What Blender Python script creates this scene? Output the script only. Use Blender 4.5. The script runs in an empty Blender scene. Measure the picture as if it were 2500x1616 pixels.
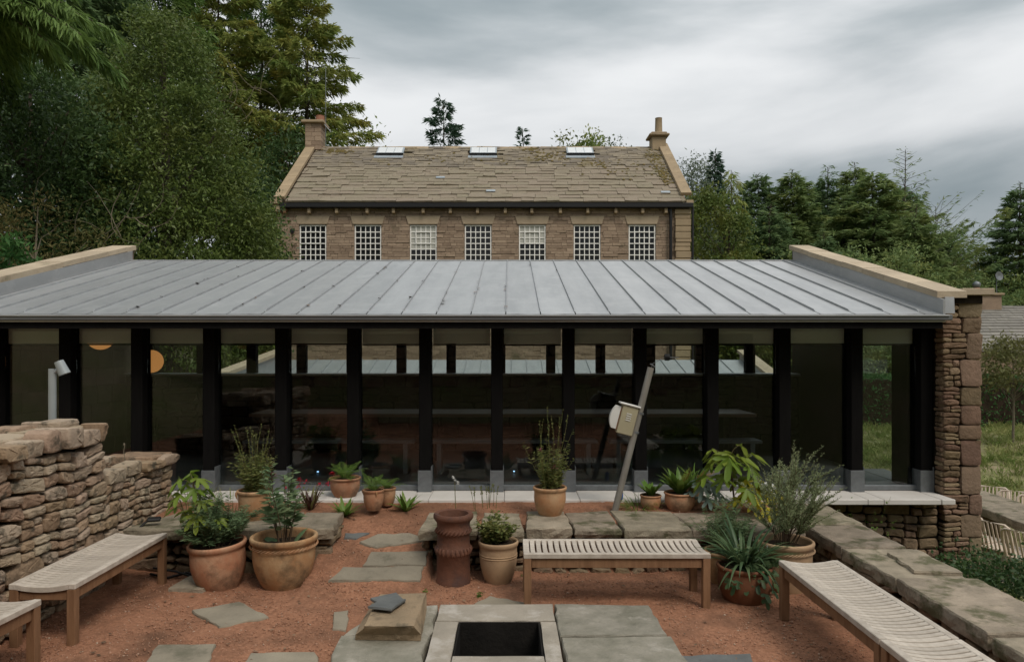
import bpy, math, random
import numpy as np
from math import radians, sin, cos, pi, sqrt

# ------------------------------------------------------------------ camera, sky, sun, exposure
scene = bpy.context.scene
col = scene.collection
F, CX, CY, EYE = 1737.0, 1245.0, 855.0, 2.08      # focal length and vanishing point in photograph pixels, eye height


def at(px, py, d):
    """A point of the place that stands d metres into the court and shows at photograph pixel (px, py)."""
    return ((px - CX) * d / F, d, EYE - (py - CY) * d / F)


cam_data = bpy.data.cameras.new('camera')
cam = bpy.data.objects.new('camera', cam_data)
col.objects.link(cam)
cam_data.sensor_width = 36.0
cam_data.lens = 36.0 * F / 2500.0
cam_data.shift_x = 5.0 / 2500.0
cam_data.shift_y = 47.0 / 2500.0
cam_data.clip_start = 0.05
cam_data.clip_end = 2000.0
cam.location = (0, 0, EYE)
cam.rotation_euler = (pi / 2, 0, 0)
scene.camera = cam

SUN_EL, SUN_AZ = radians(52), radians(145)        # azimuth from +Y (view direction) clockwise: behind and to the right
world = bpy.data.worlds.new('World')
scene.world = world
world.use_nodes = True
nt = world.node_tree
nt.nodes.clear()


def wn(kind, **kw):
    n = nt.nodes.new(kind)
    for k, v in kw.items():
        setattr(n, k, v)
    return n


def wl(a, b):
    nt.links.new(a, b)


w_out = wn('ShaderNodeOutputWorld')
w_bg = wn('ShaderNodeBackground')
w_bg.inputs['Strength'].default_value = 0.1
w_sky = wn('ShaderNodeTexSky', sky_type='NISHITA', sun_disc=False)
w_sky.sun_elevation = SUN_EL
w_sky.sun_rotation = SUN_AZ
w_tc = wn('ShaderNodeTexCoord')
w_sep = wn('ShaderNodeSeparateXYZ')
wl(w_tc.outputs['Generated'], w_sep.inputs[0])


def wmath(op, a, b=None, clamp=False):
    n = wn('ShaderNodeMath', operation=op)
    n.use_clamp = clamp
    for i, v in enumerate((a, b)):
        if v is None:
            continue
        if hasattr(v, 'links'):
            wl(v, n.inputs[i])
        else:
            n.inputs[i].default_value = v
    return n.outputs[0]


zc = wmath('MAXIMUM', w_sep.outputs[2], 0.0)
w_cmb = wn('ShaderNodeCombineXYZ')
wl(w_sep.outputs[0], w_cmb.inputs[0])
wl(w_sep.outputs[1], w_cmb.inputs[1])
wl(wmath('MULTIPLY', zc, 1.9), w_cmb.inputs[2])
w_map = wn('ShaderNodeMapping')
w_map.inputs['Location'].default_value = (0.86, 2.3, 1.10)
w_map.inputs['Rotation'].default_value = (0, radians(24), 0)
w_map.inputs['Scale'].default_value = (0.75, 1.0, 1.35)
wl(w_cmb.outputs[0], w_map.inputs[0])
w_n1 = wn('ShaderNodeTexNoise')
w_n1.inputs['Scale'].default_value = 2.3
w_n1.inputs['Detail'].default_value = 9.0
w_n1.inputs['Roughness'].default_value = 0.48
w_n1.inputs['Distortion'].default_value = 0.25
wl(w_map.outputs[0], w_n1.inputs['Vector'])
w_ramp = wn('ShaderNodeValToRGB')
els = w_ramp.color_ramp.elements
els[0].position, els[0].color = 0.36, (0.150, 0.178, 0.188, 1)
els[1].position, els[1].color = 0.66, (0.50, 0.505, 0.505, 1)
e = els.new(0.47); e.color = (0.262, 0.285, 0.293, 1)
e = els.new(0.56); e.color = (0.405, 0.415, 0.42, 1)
w_ramp.color_ramp.interpolation = 'B_SPLINE'
wl(w_n1.outputs['Fac'], w_ramp.inputs[0])
lift = wmath('ADD', wmath('MULTIPLY', zc, 15.0), 9.4)       # an overcast sky is brighter overhead; also cancels the strength
w_scale = wn('ShaderNodeVectorMath', operation='SCALE')
wl(w_ramp.outputs[0], w_scale.inputs[0])
wl(lift, w_scale.inputs['Scale'])
w_mix = wn('ShaderNodeMix', data_type='RGBA')
w_mix.inputs['Factor'].default_value = 0.93
wl(w_sky.outputs[0], w_mix.inputs['A'])
wl(w_scale.outputs[0], w_mix.inputs['B'])
wl(w_mix.outputs['Result'], w_bg.inputs['Color'])
wl(w_bg.outputs[0], w_out.inputs['Surface'])

sun_data = bpy.data.lights.new('sun', 'SUN')
sun = bpy.data.objects.new('sun', sun_data)
col.objects.link(sun)
sun_data.energy = 1.5
sun_data.angle = radians(22)
sun_data.color = (1.0, 0.91, 0.80)
sun.rotation_euler = (pi / 2 - SUN_EL, 0, pi - SUN_AZ)
sun.location = (6, -8, 14)

scene.view_settings.view_transform = 'Standard'
scene.view_settings.look = 'None'
scene.view_settings.gamma = 1.0
scene.view_settings.use_curve_mapping = False
scene.view_settings.exposure = 0.36
scene.render.engine = 'CYCLES'
scene.cycles.use_denoising = True
scene.cycles.max_bounces = 8
scene.cycles.transparent_max_bounces = 16
scene.cycles.caustics_reflective = False
scene.cycles.caustics_refractive = False

# ------------------------------------------------------------------ materials
M = {}


def mat(name, c1, c2=None, scale=4.0, rough=0.8, bump=0.0, bscale=30.0, rand=0.0, hue=0.0, spot=None, spot_at=0.62,
        spot_scale=3.0, metallic=0.0, spec=0.3, stretch=(1, 1, 1), tint=None, detail=6.0, gloss_noise=0.0, spot_soft=0.12,
        per=None):
    """Procedural surface: two colours mixed by noise, optional stain colour, per-object variation, bump and attribute tint."""
    m = bpy.data.materials.new(name)
    m.use_nodes = True
    t = m.node_tree
    t.nodes.clear()
    N = lambda k, **kw: _set(t.nodes.new(k), kw)
    L = t.links.new
    out = N('ShaderNodeOutputMaterial')
    b = N('ShaderNodeBsdfPrincipled')
    L(b.outputs[0], out.inputs[0])
    b.inputs['Roughness'].default_value = rough
    b.inputs['Metallic'].default_value = metallic
    b.inputs['Specular IOR Level'].default_value = spec
    tc = N('ShaderNodeTexCoord')
    mp = N('ShaderNodeMapping')
    mp.inputs['Scale'].default_value = stretch
    L(tc.outputs['Object'], mp.inputs[0])
    vec = mp.outputs[0]
    nz = N('ShaderNodeTexNoise')
    nz.inputs['Scale'].default_value = scale
    nz.inputs['Detail'].default_value = detail
    nz.inputs['Roughness'].default_value = 0.62
    L(vec, nz.inputs['Vector'])
    mix = N('ShaderNodeMix', data_type='RGBA')
    rp = N('ShaderNodeMapRange')
    rp.inputs['From Min'].default_value = 0.34
    rp.inputs['From Max'].default_value = 0.66
    L(nz.outputs['Fac'], rp.inputs[0])
    L(rp.outputs[0], mix.inputs['Factor'])
    mix.inputs['A'].default_value = (*c1, 1)
    mix.inputs['B'].default_value = (*(c2 or c1), 1)
    c = mix.outputs['Result']
    if per:                                   # a second pair of colours picked per object
        oi = N('ShaderNodeObjectInfo')
        mx = N('ShaderNodeMix', data_type='RGBA')
        mr = N('ShaderNodeMapRange')
        mr.inputs['From Min'].default_value = 0.25
        mr.inputs['From Max'].default_value = 0.75
        mr.inputs['To Max'].default_value = 0.85
        L(oi.outputs['Random'], mr.inputs[0])
        L(mr.outputs[0], mx.inputs['Factor'])
        L(c, mx.inputs['A'])
        mx.inputs['B'].default_value = (*per, 1)
        c = mx.outputs['Result']
    if tint is not None:                      # colour of single leaves / stones in one mesh
        at_ = N('ShaderNodeAttribute')
        at_.attribute_name = 'tint'
        mx = N('ShaderNodeMix', data_type='RGBA')
        L(at_.outputs['Fac'], mx.inputs['Factor'])
        L(c, mx.inputs['A'])
        mx.inputs['B'].default_value = (*tint, 1)
        c = mx.outputs['Result']
    if spot:
        n2 = N('ShaderNodeTexNoise')
        n2.inputs['Scale'].default_value = spot_scale
        n2.inputs['Detail'].default_value = 7.0
        n2.inputs['Roughness'].default_value = 0.65
        L(tc.outputs['Object'], n2.inputs['Vector'])
        r2 = N('ShaderNodeMapRange')
        r2.inputs['From Min'].default_value = spot_at - spot_soft / 2
        r2.inputs['From Max'].default_value = spot_at + spot_soft / 2
        L(n2.outputs['Fac'], r2.inputs[0])
        mx = N('ShaderNodeMix', data_type='RGBA')
        L(r2.outputs[0], mx.inputs['Factor'])
        L(c, mx.inputs['A'])
        mx.inputs['B'].default_value = (*spot, 1)
        c = mx.outputs['Result']
    if rand or hue:
        oi = N('ShaderNodeObjectInfo')
        hs = N('ShaderNodeHueSaturation')
        mr = N('ShaderNodeMapRange')
        mr.inputs['To Min'].default_value = 1.0 - rand
        mr.inputs['To Max'].default_value = 1.0 + rand
        L(oi.outputs['Random'], mr.inputs[0])
        L(mr.outputs[0], hs.inputs['Value'])
        if hue:
            wn_ = N('ShaderNodeTexWhiteNoise', noise_dimensions='1D')
            L(oi.outputs['Random'], wn_.inputs['W'])
            m3 = N('ShaderNodeMapRange')
            m3.inputs['To Min'].default_value = 0.5 - hue
            m3.inputs['To Max'].default_value = 0.5 + hue
            L(wn_.outputs['Value'], m3.inputs[0])
            L(m3.outputs[0], hs.inputs['Hue'])
        L(c, hs.inputs['Color'])
        c = hs.outputs[0]
    L(c, b.inputs['Base Color'])
    if gloss_noise:
        m4 = N('ShaderNodeMapRange')
        m4.inputs['To Min'].default_value = max(0.02, rough - gloss_noise)
        m4.inputs['To Max'].default_value = min(1.0, rough + gloss_noise)
        L(nz.outputs['Fac'], m4.inputs[0])
        L(m4.outputs[0], b.inputs['Roughness'])
    if bump:
        n3 = N('ShaderNodeTexNoise')
        n3.inputs['Scale'].default_value = bscale
        n3.inputs['Detail'].default_value = 8.0
        n3.inputs['Roughness'].default_value = 0.68
        L(vec, n3.inputs['Vector'])
        bp = N('ShaderNodeBump')
        bp.inputs['Strength'].default_value = bump
        bp.inputs['Distance'].default_value = 0.6 / bscale
        L(n3.outputs['Fac'], bp.inputs['Height'])
        L(bp.outputs[0], b.inputs['Normal'])
    M[name] = m
    return m


def _set(n, kw):
    for k, v in kw.items():
        setattr(n, k, v)
    return n


def leaf_mat(name, c1, c2, c3=None, rough=0.5, transl=0.32, spec=0.22):
    """Leaf: colour varies leaf by leaf (attribute) and in broad patches, a little light passes through."""
    m = bpy.data.materials.new(name)
    m.use_nodes = True
    t = m.node_tree
    t.nodes.clear()
    N = lambda k, **kw: _set(t.nodes.new(k), kw)
    L = t.links.new
    out = N('ShaderNodeOutputMaterial')
    b = N('ShaderNodeBsdfPrincipled')
    b.inputs['Roughness'].default_value = rough
    b.inputs['Specular IOR Level'].default_value = spec
    a = N('ShaderNodeAttribute')
    a.attribute_name = 'tint'
    mx = N('ShaderNodeMix', data_type='RGBA')
    L(a.outputs['Fac'], mx.inputs['Factor'])
    mx.inputs['A'].default_value = (*c1, 1)
    mx.inputs['B'].default_value = (*c2, 1)
    c = mx.outputs['Result']
    if c3:
        tc = N('ShaderNodeTexCoord')
        nz = N('ShaderNodeTexNoise')
        nz.inputs['Scale'].default_value = 0.9
        nz.inputs['Detail'].default_value = 3.0
        L(tc.outputs['Object'], nz.inputs['Vector'])
        r = N('ShaderNodeMapRange')
        r.inputs['From Min'].default_value = 0.48
        r.inputs['From Max'].default_value = 0.68
        r.inputs['To Max'].default_value = 0.8
        L(nz.outputs['Fac'], r.inputs[0])
        m2 = N('ShaderNodeMix', data_type='RGBA')
        L(r.outputs[0], m2.inputs['Factor'])
        L(c, m2.inputs['A'])
        m2.inputs['B'].default_value = (*c3, 1)
        c = m2.outputs['Result']
    L(c, b.inputs['Base Color'])
    tr = N('ShaderNodeBsdfTranslucent')
    L(c, tr.inputs['Color'])
    ms = N('ShaderNodeMixShader')
    ms.inputs[0].default_value = transl
    L(b.outputs[0], ms.inputs[1])
    L(tr.outputs[0], ms.inputs[2])
    L(ms.outputs[0], out.inputs[0])
    M[name] = m
    return m


def glass_mat(name, tint, ior=1.5, rough=0.0):
    m = bpy.data.materials.new(name)
    m.use_nodes = True
    t = m.node_tree
    t.nodes.clear()
    out = t.nodes.new('ShaderNodeOutputMaterial')
    fr = t.nodes.new('ShaderNodeFresnel')
    geo = t.nodes.new('ShaderNodeNewGeometry')
    mr = t.nodes.new('ShaderNodeMapRange')            # a thin sheet reflects the same from both of its sides
    mr.inputs['To Min'].default_value = ior
    mr.inputs['To Max'].default_value = 1.0 / ior
    t.links.new(geo.outputs['Backfacing'], mr.inputs[0])
    t.links.new(mr.outputs[0], fr.inputs[0])
    tr = t.nodes.new('ShaderNodeBsdfTransparent')
    tr.inputs[0].default_value = (*tint, 1)
    gl = t.nodes.new('ShaderNodeBsdfGlossy')
    gl.inputs['Roughness'].default_value = rough
    ms = t.nodes.new('ShaderNodeMixShader')
    t.links.new(fr.outputs[0], ms.inputs[0])
    t.links.new(tr.outputs[0], ms.inputs[1])
    t.links.new(gl.outputs[0], ms.inputs[2])
    t.links.new(ms.outputs[0], out.inputs[0])
    M[name] = m
    return m


mat('gravel', (0.355, 0.178, 0.106), (0.215, 0.10, 0.058), scale=38, rough=0.95, bump=1.0, bscale=90, spot=(0.13, 0.068, 0.042),
    spot_at=0.58, spot_scale=1.7, spot_soft=0.24, spec=0.15)
mat('pebble', (0.38, 0.185, 0.11), (0.21, 0.095, 0.055), scale=60, rough=0.9, tint=(0.42, 0.32, 0.24), spec=0.2)
mat('ground', (0.17, 0.18, 0.07), (0.26, 0.21, 0.13), scale=0.8, rough=0.95, bump=0.6, bscale=6)
mat('drystone', (0.45, 0.315, 0.21), (0.27, 0.185, 0.12), scale=13, rough=0.9, bump=1.0, bscale=38, rand=0.30, hue=0.012,
    spot=(0.12, 0.10, 0.072), spot_at=0.595, spot_scale=8, per=(0.31, 0.255, 0.19), spec=0.2)
mat('stone_core', (0.035, 0.028, 0.02), (0.02, 0.016, 0.012), scale=6, rough=1.0, bump=0.4, spec=0.1)
mat('wallstone', (0.28, 0.195, 0.125), (0.17, 0.118, 0.075), scale=12, rough=0.9, bump=0.95, bscale=36, rand=0.28, hue=0.015,
    spot=(0.085, 0.07, 0.04), spot_at=0.60, spot_scale=5, per=(0.17, 0.13, 0.085), spec=0.2)
mat('pierstone', (0.265, 0.175, 0.112), (0.165, 0.108, 0.07), scale=12, rough=0.9, bump=0.9, bscale=34, rand=0.26, hue=0.018,
    spot=(0.11, 0.08, 0.05), spot_at=0.62, spot_scale=5, per=(0.215, 0.155, 0.10), spec=0.2)
mat('quoin', (0.235, 0.158, 0.104), (0.165, 0.112, 0.073), scale=8, rough=0.88, bump=0.8, bscale=22, rand=0.25, hue=0.02, spec=0.2,
    per=(0.195, 0.145, 0.098))
mat('flag', (0.33, 0.275, 0.205), (0.195, 0.165, 0.12), scale=5.5, rough=0.85, bump=0.7, bscale=14, rand=0.17, hue=0.01,
    spot=(0.105, 0.10, 0.055), spot_at=0.575, spot_scale=3.4, spec=0.25, spot_soft=0.1)
mat('flag_grey', (0.275, 0.24, 0.18), (0.195, 0.17, 0.128), scale=3, rough=0.85, bump=0.35, bscale=16, rand=0.12,
    spot=(0.13, 0.12, 0.085), spot_at=0.64, spot_scale=3, spec=0.25)
mat('pit_pale', (0.37, 0.325, 0.265), (0.27, 0.24, 0.195), scale=3.4, rough=0.85, bump=0.35, bscale=14, rand=0.08,
    spot=(0.44, 0.40, 0.35), spot_at=0.58, spot_scale=4, spec=0.25)
mat('pit_flag', (0.30, 0.275, 0.225), (0.18, 0.17, 0.13), scale=4.2, rough=0.85, bump=0.6, bscale=9, rand=0.12,
    spot=(0.36, 0.33, 0.28), spot_at=0.62, spot_scale=5, spec=0.25)
mat('sandstone_block', (0.31, 0.225, 0.14), (0.22, 0.165, 0.105), scale=4, rough=0.9, bump=0.6, bscale=16,
    spot=(0.13, 0.10, 0.065), spot_at=0.6, spot_scale=5)
mat('soot', (0.012, 0.011, 0.010), (0.02, 0.018, 0.016), scale=6, rough=1.0, bump=0.5, spec=0.1)
mat('slate_dark', (0.135, 0.14, 0.135), (0.095, 0.10, 0.098), scale=6, rough=0.6, bump=0.25, bscale=20)
mat('teak_grey', (0.50, 0.445, 0.38), (0.37, 0.32, 0.265), scale=14, rough=0.7, bump=0.25, bscale=45, rand=0.10, stretch=(1, 1, 1),
    spec=0.3)
mat('teak_brown', (0.245, 0.135, 0.072), (0.17, 0.088, 0.045), scale=8, rough=0.65, bump=0.25, bscale=40, rand=0.12, stretch=(3, 3, 0.5))
mat('terracotta', (0.36, 0.175, 0.085), (0.42, 0.275, 0.16), scale=6, rough=0.85, bump=0.25, bscale=30, rand=0.14, hue=0.012,
    spot=(0.13, 0.085, 0.052), spot_at=0.59, spot_scale=4.5, spec=0.2, spot_soft=0.2)
mat('terracotta_pale', (0.42, 0.285, 0.17), (0.30, 0.20, 0.12), scale=5, rough=0.82, bump=0.2, bscale=35, rand=0.08,
    spot=(0.20, 0.14, 0.09), spot_at=0.66, spot_scale=3, spec=0.25)
mat('terracotta_dark', (0.20, 0.085, 0.042), (0.14, 0.06, 0.032), scale=4, rough=0.8, bump=0.25, bscale=30, rand=0.08,
    spot=(0.08, 0.045, 0.03), spot_at=0.6, spot_scale=3)
mat('redclay', (0.150, 0.064, 0.038), (0.085, 0.040, 0.027), scale=5, rough=0.75, bump=0.35, bscale=30,
    spot=(0.075, 0.04, 0.032), spot_at=0.58, spot_scale=5)
mat('soil', (0.028, 0.02, 0.014), (0.05, 0.036, 0.025), scale=30, rough=1.0, bump=1.0, bscale=50, spec=0.1)
mat('bark_mulch', (0.10, 0.062, 0.038), (0.05, 0.033, 0.022), scale=25, rough=0.95, bump=0.9, bscale=50, tint=(0.24, 0.16, 0.10))
mat('zinc', (0.435, 0.442, 0.445), (0.35, 0.36, 0.366), scale=1.6, rough=0.40, bump=0.05, bscale=3, metallic=0.5, spec=0.5,
    gloss_noise=0.10, rand=0.06, stretch=(2.2, 0.35, 1), spot=(0.47, 0.475, 0.475), spot_at=0.63, spot_scale=3.2, spot_soft=0.25)
mat('zinc_seam', (0.40, 0.41, 0.42), (0.30, 0.31, 0.315), scale=5, rough=0.45, metallic=0.5, spec=0.5)
mat('galv', (0.20, 0.215, 0.225), (0.15, 0.16, 0.17), scale=14, rough=0.5, metallic=0.55, bump=0.05, bscale=20)
mat('gutter', (0.17, 0.175, 0.18), (0.14, 0.145, 0.15), scale=2, rough=0.4, metallic=0.4)
mat('drip_edge', (0.60, 0.61, 0.62), (0.54, 0.55, 0.56), scale=3, rough=0.4, metallic=0.4)
mat('black_timber', (0.0055, 0.005, 0.005), (0.008, 0.0075, 0.007), scale=7, rough=0.9, bump=0.3, bscale=30, stretch=(3, 3, 0.4), spec=0.06)
mat('blind_cloth', (0.84, 0.87, 0.87), (0.78, 0.81, 0.81), scale=3, rough=0.9, rand=0.05)
mat('sill_stone', (0.62, 0.59, 0.55), (0.54, 0.51, 0.47), scale=2.5, rough=0.6, bump=0.08, bscale=20, rand=0.04,
    spot=(0.42, 0.33, 0.25), spot_at=0.72, spot_scale=3)
mat('coping', (0.46, 0.38, 0.275), (0.38, 0.305, 0.215), scale=3, rough=0.85, bump=0.3, bscale=18, rand=0.10,
    spot=(0.24, 0.21, 0.14), spot_at=0.66, spot_scale=3)
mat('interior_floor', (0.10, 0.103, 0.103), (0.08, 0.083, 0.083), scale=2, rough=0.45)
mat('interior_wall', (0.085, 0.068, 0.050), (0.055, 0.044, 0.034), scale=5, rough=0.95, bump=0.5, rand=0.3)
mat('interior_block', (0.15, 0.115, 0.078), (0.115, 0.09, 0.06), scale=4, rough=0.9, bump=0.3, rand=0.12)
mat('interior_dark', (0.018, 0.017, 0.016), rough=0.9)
mat('table_wood', (0.20, 0.115, 0.08), (0.15, 0.085, 0.06), scale=5, rough=0.45, stretch=(0.4, 3, 3))
mat('millstone', (0.285, 0.208, 0.148), (0.215, 0.155, 0.110), scale=2.2, rough=0.92, bump=0.5, bscale=12, tint=(0.38, 0.285, 0.205),
    spot=(0.17, 0.14, 0.09), spot_at=0.64, spot_scale=0.9)
mat('ashlar', (0.36, 0.275, 0.175), (0.29, 0.22, 0.14), scale=1.6, rough=0.88, bump=0.25, bscale=10, rand=0.10,
    spot=(0.20, 0.16, 0.11), spot_at=0.66, spot_scale=1.6)
mat('roofslate', (0.285, 0.238, 0.168), (0.205, 0.174, 0.128), scale=3.0, rough=0.9, bump=0.5, bscale=12, rand=0.15, hue=0.010,
    spot=(0.30, 0.27, 0.215), spot_at=0.64, spot_scale=2.8, per=(0.21, 0.175, 0.13))
mat('roofslate_small', (0.285, 0.238, 0.168), (0.205, 0.174, 0.128), scale=2.2, rough=0.9, bump=0.5, bscale=9, tint=(0.155, 0.132, 0.105),
    spot=(0.15, 0.12, 0.06), spot_at=0.60, spot_scale=0.75)
mat('lintel_stone', (0.40, 0.32, 0.225), (0.34, 0.27, 0.185), scale=2, rough=0.88, bump=0.2, bscale=12, rand=0.08,
    spot=(0.27, 0.215, 0.145), spot_at=0.66, spot_scale=2)
mat('cottage_slate', (0.27, 0.255, 0.225), (0.21, 0.20, 0.18), scale=3, rough=0.9, bump=0.4, bscale=10, tint=(0.17, 0.16, 0.145))
mat('moss', (0.085, 0.075, 0.025), (0.15, 0.105, 0.035), scale=6, rough=1.0, bump=0.8, bscale=20)
mat('lead', (0.36, 0.40, 0.43), (0.30, 0.34, 0.37), scale=3, rough=0.5, metallic=0.3)
mat('black_iron', (0.012, 0.012, 0.013), rough=0.5)
mat('white_paint', (0.86, 0.85, 0.81), (0.80, 0.79, 0.75), scale=5, rough=0.5)
mat('window_dark', (0.010, 0.011, 0.012), (0.016, 0.017, 0.018), scale=2, rough=0.12, spec=0.35)
mat('window_blind', (0.45, 0.45, 0.40), (0.38, 0.38, 0.34), scale=3, rough=0.6, spec=0.4)
mat('skylight_glass', (0.66, 0.68, 0.69), (0.60, 0.62, 0.63), scale=2, rough=0.15, spec=0.5)
mat('steel_post', (0.30, 0.285, 0.255), (0.22, 0.205, 0.18), scale=8, rough=0.5, metallic=0.35, bump=0.06, bscale=30, stretch=(1, 1, 0.3))
mat('box_beige', (0.36, 0.325, 0.215), (0.31, 0.275, 0.18), scale=6, rough=0.5)
mat('white_plastic', (0.62, 0.61, 0.57), (0.56, 0.55, 0.52), scale=6, rough=0.45)
mat('lamp_grey', (0.34, 0.37, 0.375), (0.30, 0.33, 0.335), scale=5, rough=0.4, metallic=0.2)
mat('rubber', (0.012, 0.012, 0.012), rough=0.55)
mat('blue_plastic', (0.02, 0.09, 0.36), rough=0.4)
mat('cream_plastic', (0.60, 0.50, 0.40), (0.56, 0.46, 0.37), scale=4, rough=0.5, rand=0.04)
mat('red_pot', (0.27, 0.12, 0.075), rough=0.7)
mat('bark', (0.105, 0.085, 0.062), (0.06, 0.048, 0.036), scale=5, rough=0.95, bump=0.8, bscale=14, stretch=(3, 3, 0.6))
mat('pale_twig', (0.20, 0.17, 0.12), (0.13, 0.11, 0.075), scale=8, rough=0.9)
mat('stem_brown', (0.10, 0.062, 0.035), (0.07, 0.045, 0.026), scale=20, rough=0.8)
mat('stem_green', (0.10, 0.13, 0.035), (0.12, 0.085, 0.035), scale=12, rough=0.7)
mat('dry_grass', (0.36, 0.29, 0.14), (0.20, 0.20, 0.075), scale=6, rough=0.9, tint=(0.14, 0.19, 0.05))
mat('white_petal', (0.80, 0.80, 0.76), rough=0.6)
mat('red_petal', (0.36, 0.012, 0.02), (0.24, 0.01, 0.03), scale=30, rough=0.6)
mat('plum_petal', (0.20, 0.03, 0.065), (0.12, 0.02, 0.05), scale=30, rough=0.6)
leaf_mat('lf_yew', (0.065, 0.110, 0.027), (0.156, 0.206, 0.051), (0.119, 0.137, 0.032), rough=0.42)
leaf_mat('lf_dark', (0.035, 0.071, 0.026), (0.082, 0.135, 0.042), None, rough=0.38)
leaf_mat('lf_cypress', (0.077, 0.148, 0.038), (0.158, 0.242, 0.061), None, rough=0.6)
leaf_mat('lf_larch', (0.155, 0.240, 0.063), (0.290, 0.319, 0.086), (0.324, 0.280, 0.057), rough=0.6, transl=0.35)
leaf_mat('lf_pine', (0.085, 0.151, 0.067), (0.175, 0.250, 0.099), None, rough=0.6)
leaf_mat('lf_spruce', (0.035, 0.075, 0.049), (0.075, 0.133, 0.082), None, rough=0.6)
leaf_mat('lf_fir', (0.125, 0.206, 0.079), (0.239, 0.302, 0.109), (0.224, 0.241, 0.066), rough=0.6)
leaf_mat('lf_beech', (0.075, 0.125, 0.03), (0.15, 0.185, 0.042), (0.19, 0.185, 0.04), rough=0.5, transl=0.35)
leaf_mat('lf_grey', (0.111, 0.143, 0.098), (0.195, 0.234, 0.163), None, rough=0.6)
leaf_mat('lf_bracken', (0.160, 0.120, 0.045), (0.120, 0.136, 0.045), None, rough=0.7)
leaf_mat('lf_olive', (0.12, 0.13, 0.045), (0.20, 0.19, 0.075), None, rough=0.6, transl=0.35)
leaf_mat('lf_hedge', (0.036, 0.108, 0.031), (0.066, 0.150, 0.041), None, rough=0.5)
leaf_mat('lf_grass', (0.149, 0.213, 0.050), (0.310, 0.310, 0.121), None, rough=0.7, transl=0.3)
leaf_mat('lf_fern', (0.09, 0.18, 0.03), (0.16, 0.235, 0.05), None, rough=0.4, transl=0.3)
leaf_mat('lf_bronze', (0.26, 0.155, 0.03), (0.30, 0.20, 0.05), None, rough=0.45, transl=0.3)
leaf_mat('lf_herb', (0.11, 0.155, 0.045), (0.22, 0.215, 0.07), None, rough=0.5, transl=0.3)
leaf_mat('lf_blue', (0.099, 0.166, 0.079), (0.178, 0.238, 0.116), None, rough=0.5)
leaf_mat('lf_rosemary', (0.180, 0.232, 0.115), (0.300, 0.338, 0.176), None, rough=0.6)
leaf_mat('lf_strap', (0.044, 0.092, 0.040), (0.116, 0.167, 0.075), None, rough=0.35)
leaf_mat('lf_fig', (0.122, 0.200, 0.025), (0.194, 0.244, 0.038), None, rough=0.4, transl=0.35)
leaf_mat('lf_yellow', (0.50, 0.42, 0.035), (0.34, 0.36, 0.035), None, rough=0.45, transl=0.35)
leaf_mat('lf_silver', (0.16, 0.22, 0.19), (0.22, 0.28, 0.24), None, rough=0.45)
leaf_mat('lf_plum', (0.055, 0.022, 0.022), (0.09, 0.05, 0.03), None, rough=0.45)
glass_mat('pane_glass', (0.84, 0.87, 0.86), 1.52)
glass_mat('rear_glass', (0.96, 0.98, 0.97), 1.3)
lamp_m = bpy.data.materials.new('lamp_globe')
lamp_m.use_nodes = True
pb = lamp_m.node_tree.nodes['Principled BSDF']
pb.inputs['Base Color'].default_value = (0.75, 0.36, 0.13, 1)
pb.inputs['Emission Color'].default_value = (1.0, 0.42, 0.12, 1)
pb.inputs['Emission Strength'].default_value = 0.34
M['lamp_globe'] = lamp_m
led = bpy.data.materials.new('socket_light')
led.use_nodes = True
pb = led.node_tree.nodes['Principled BSDF']
pb.inputs['Emission Color'].default_value = (0.35, 0.65, 1.0, 1)
pb.inputs['Emission Strength'].default_value = 2.0
M['socket_light'] = led

# ------------------------------------------------------------------ helpers
RNG = random.Random(7)


def tag(o, label=None, cat=None, group=None, kind=None):
    if label: o['label'] = label
    if cat: o['category'] = cat
    if group: o['group'] = group
    if kind: o['kind'] = kind
    return o


def empty(name, label, cat, loc=(0, 0, 0), rz=0.0, group=None, kind=None):
    o = bpy.data.objects.new(name, None)
    col.objects.link(o)
    o.location = loc
    o.rotation_euler = (0, 0, rz)
    o.empty_display_size = 0.2
    return tag(o, label, cat, group, kind)


def link(name, me, parent=None, loc=None, rot=None, scl=None):
    o = bpy.data.objects.new(name, me)
    col.objects.link(o)
    if parent is not None: o.parent = parent
    if loc is not None: o.location = loc
    if rot is not None: o.rotation_euler = rot
    if scl is not None: o.scale = scl
    return o


class MB:
    """Collects vertices and faces for one mesh."""
    def __init__(s):
        s.v, s.f, s.t = [], [], []

    def add(s, v, f, t=None):
        b = len(s.v)
        s.v.extend(v)
        s.f.extend([tuple(i + b for i in q) for q in f])
        s.t.extend([t if t is not None else 0.0] * len(f))
        return s

    def box(s, lo, hi, b=0.0, t=None):
        return s.add(*cbox(lo, hi, b), t)

    def tube(s, pts, r, n=6, t=None, cap=True):
        return s.add(*tube(pts, r, n, cap), t)

    def lathe(s, prof, n=32, c=(0, 0, 0), t=None):
        return s.add(*lathe(prof, n, c), t)

    def mesh(s, name, m, smooth=False):
        me = bpy.data.meshes.new(name)
        me.from_pydata(s.v, [], s.f)
        if any(s.t):
            a = me.attributes.new('tint', 'FLOAT', 'FACE')
            a.data.foreach_set('value', s.t)
        me.materials.append(M[m])
        if smooth:
            me.polygons.foreach_set('use_smooth', [True] * len(me.polygons))
        me.update()
        if smooth:
            me.set_sharp_from_angle(angle=radians(smooth if smooth is not True else 60))
        return me

    def obj(s, name, m, parent=None, smooth=False, **kw):
        return link(name, s.mesh(name, m, smooth), parent, **kw)


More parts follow.
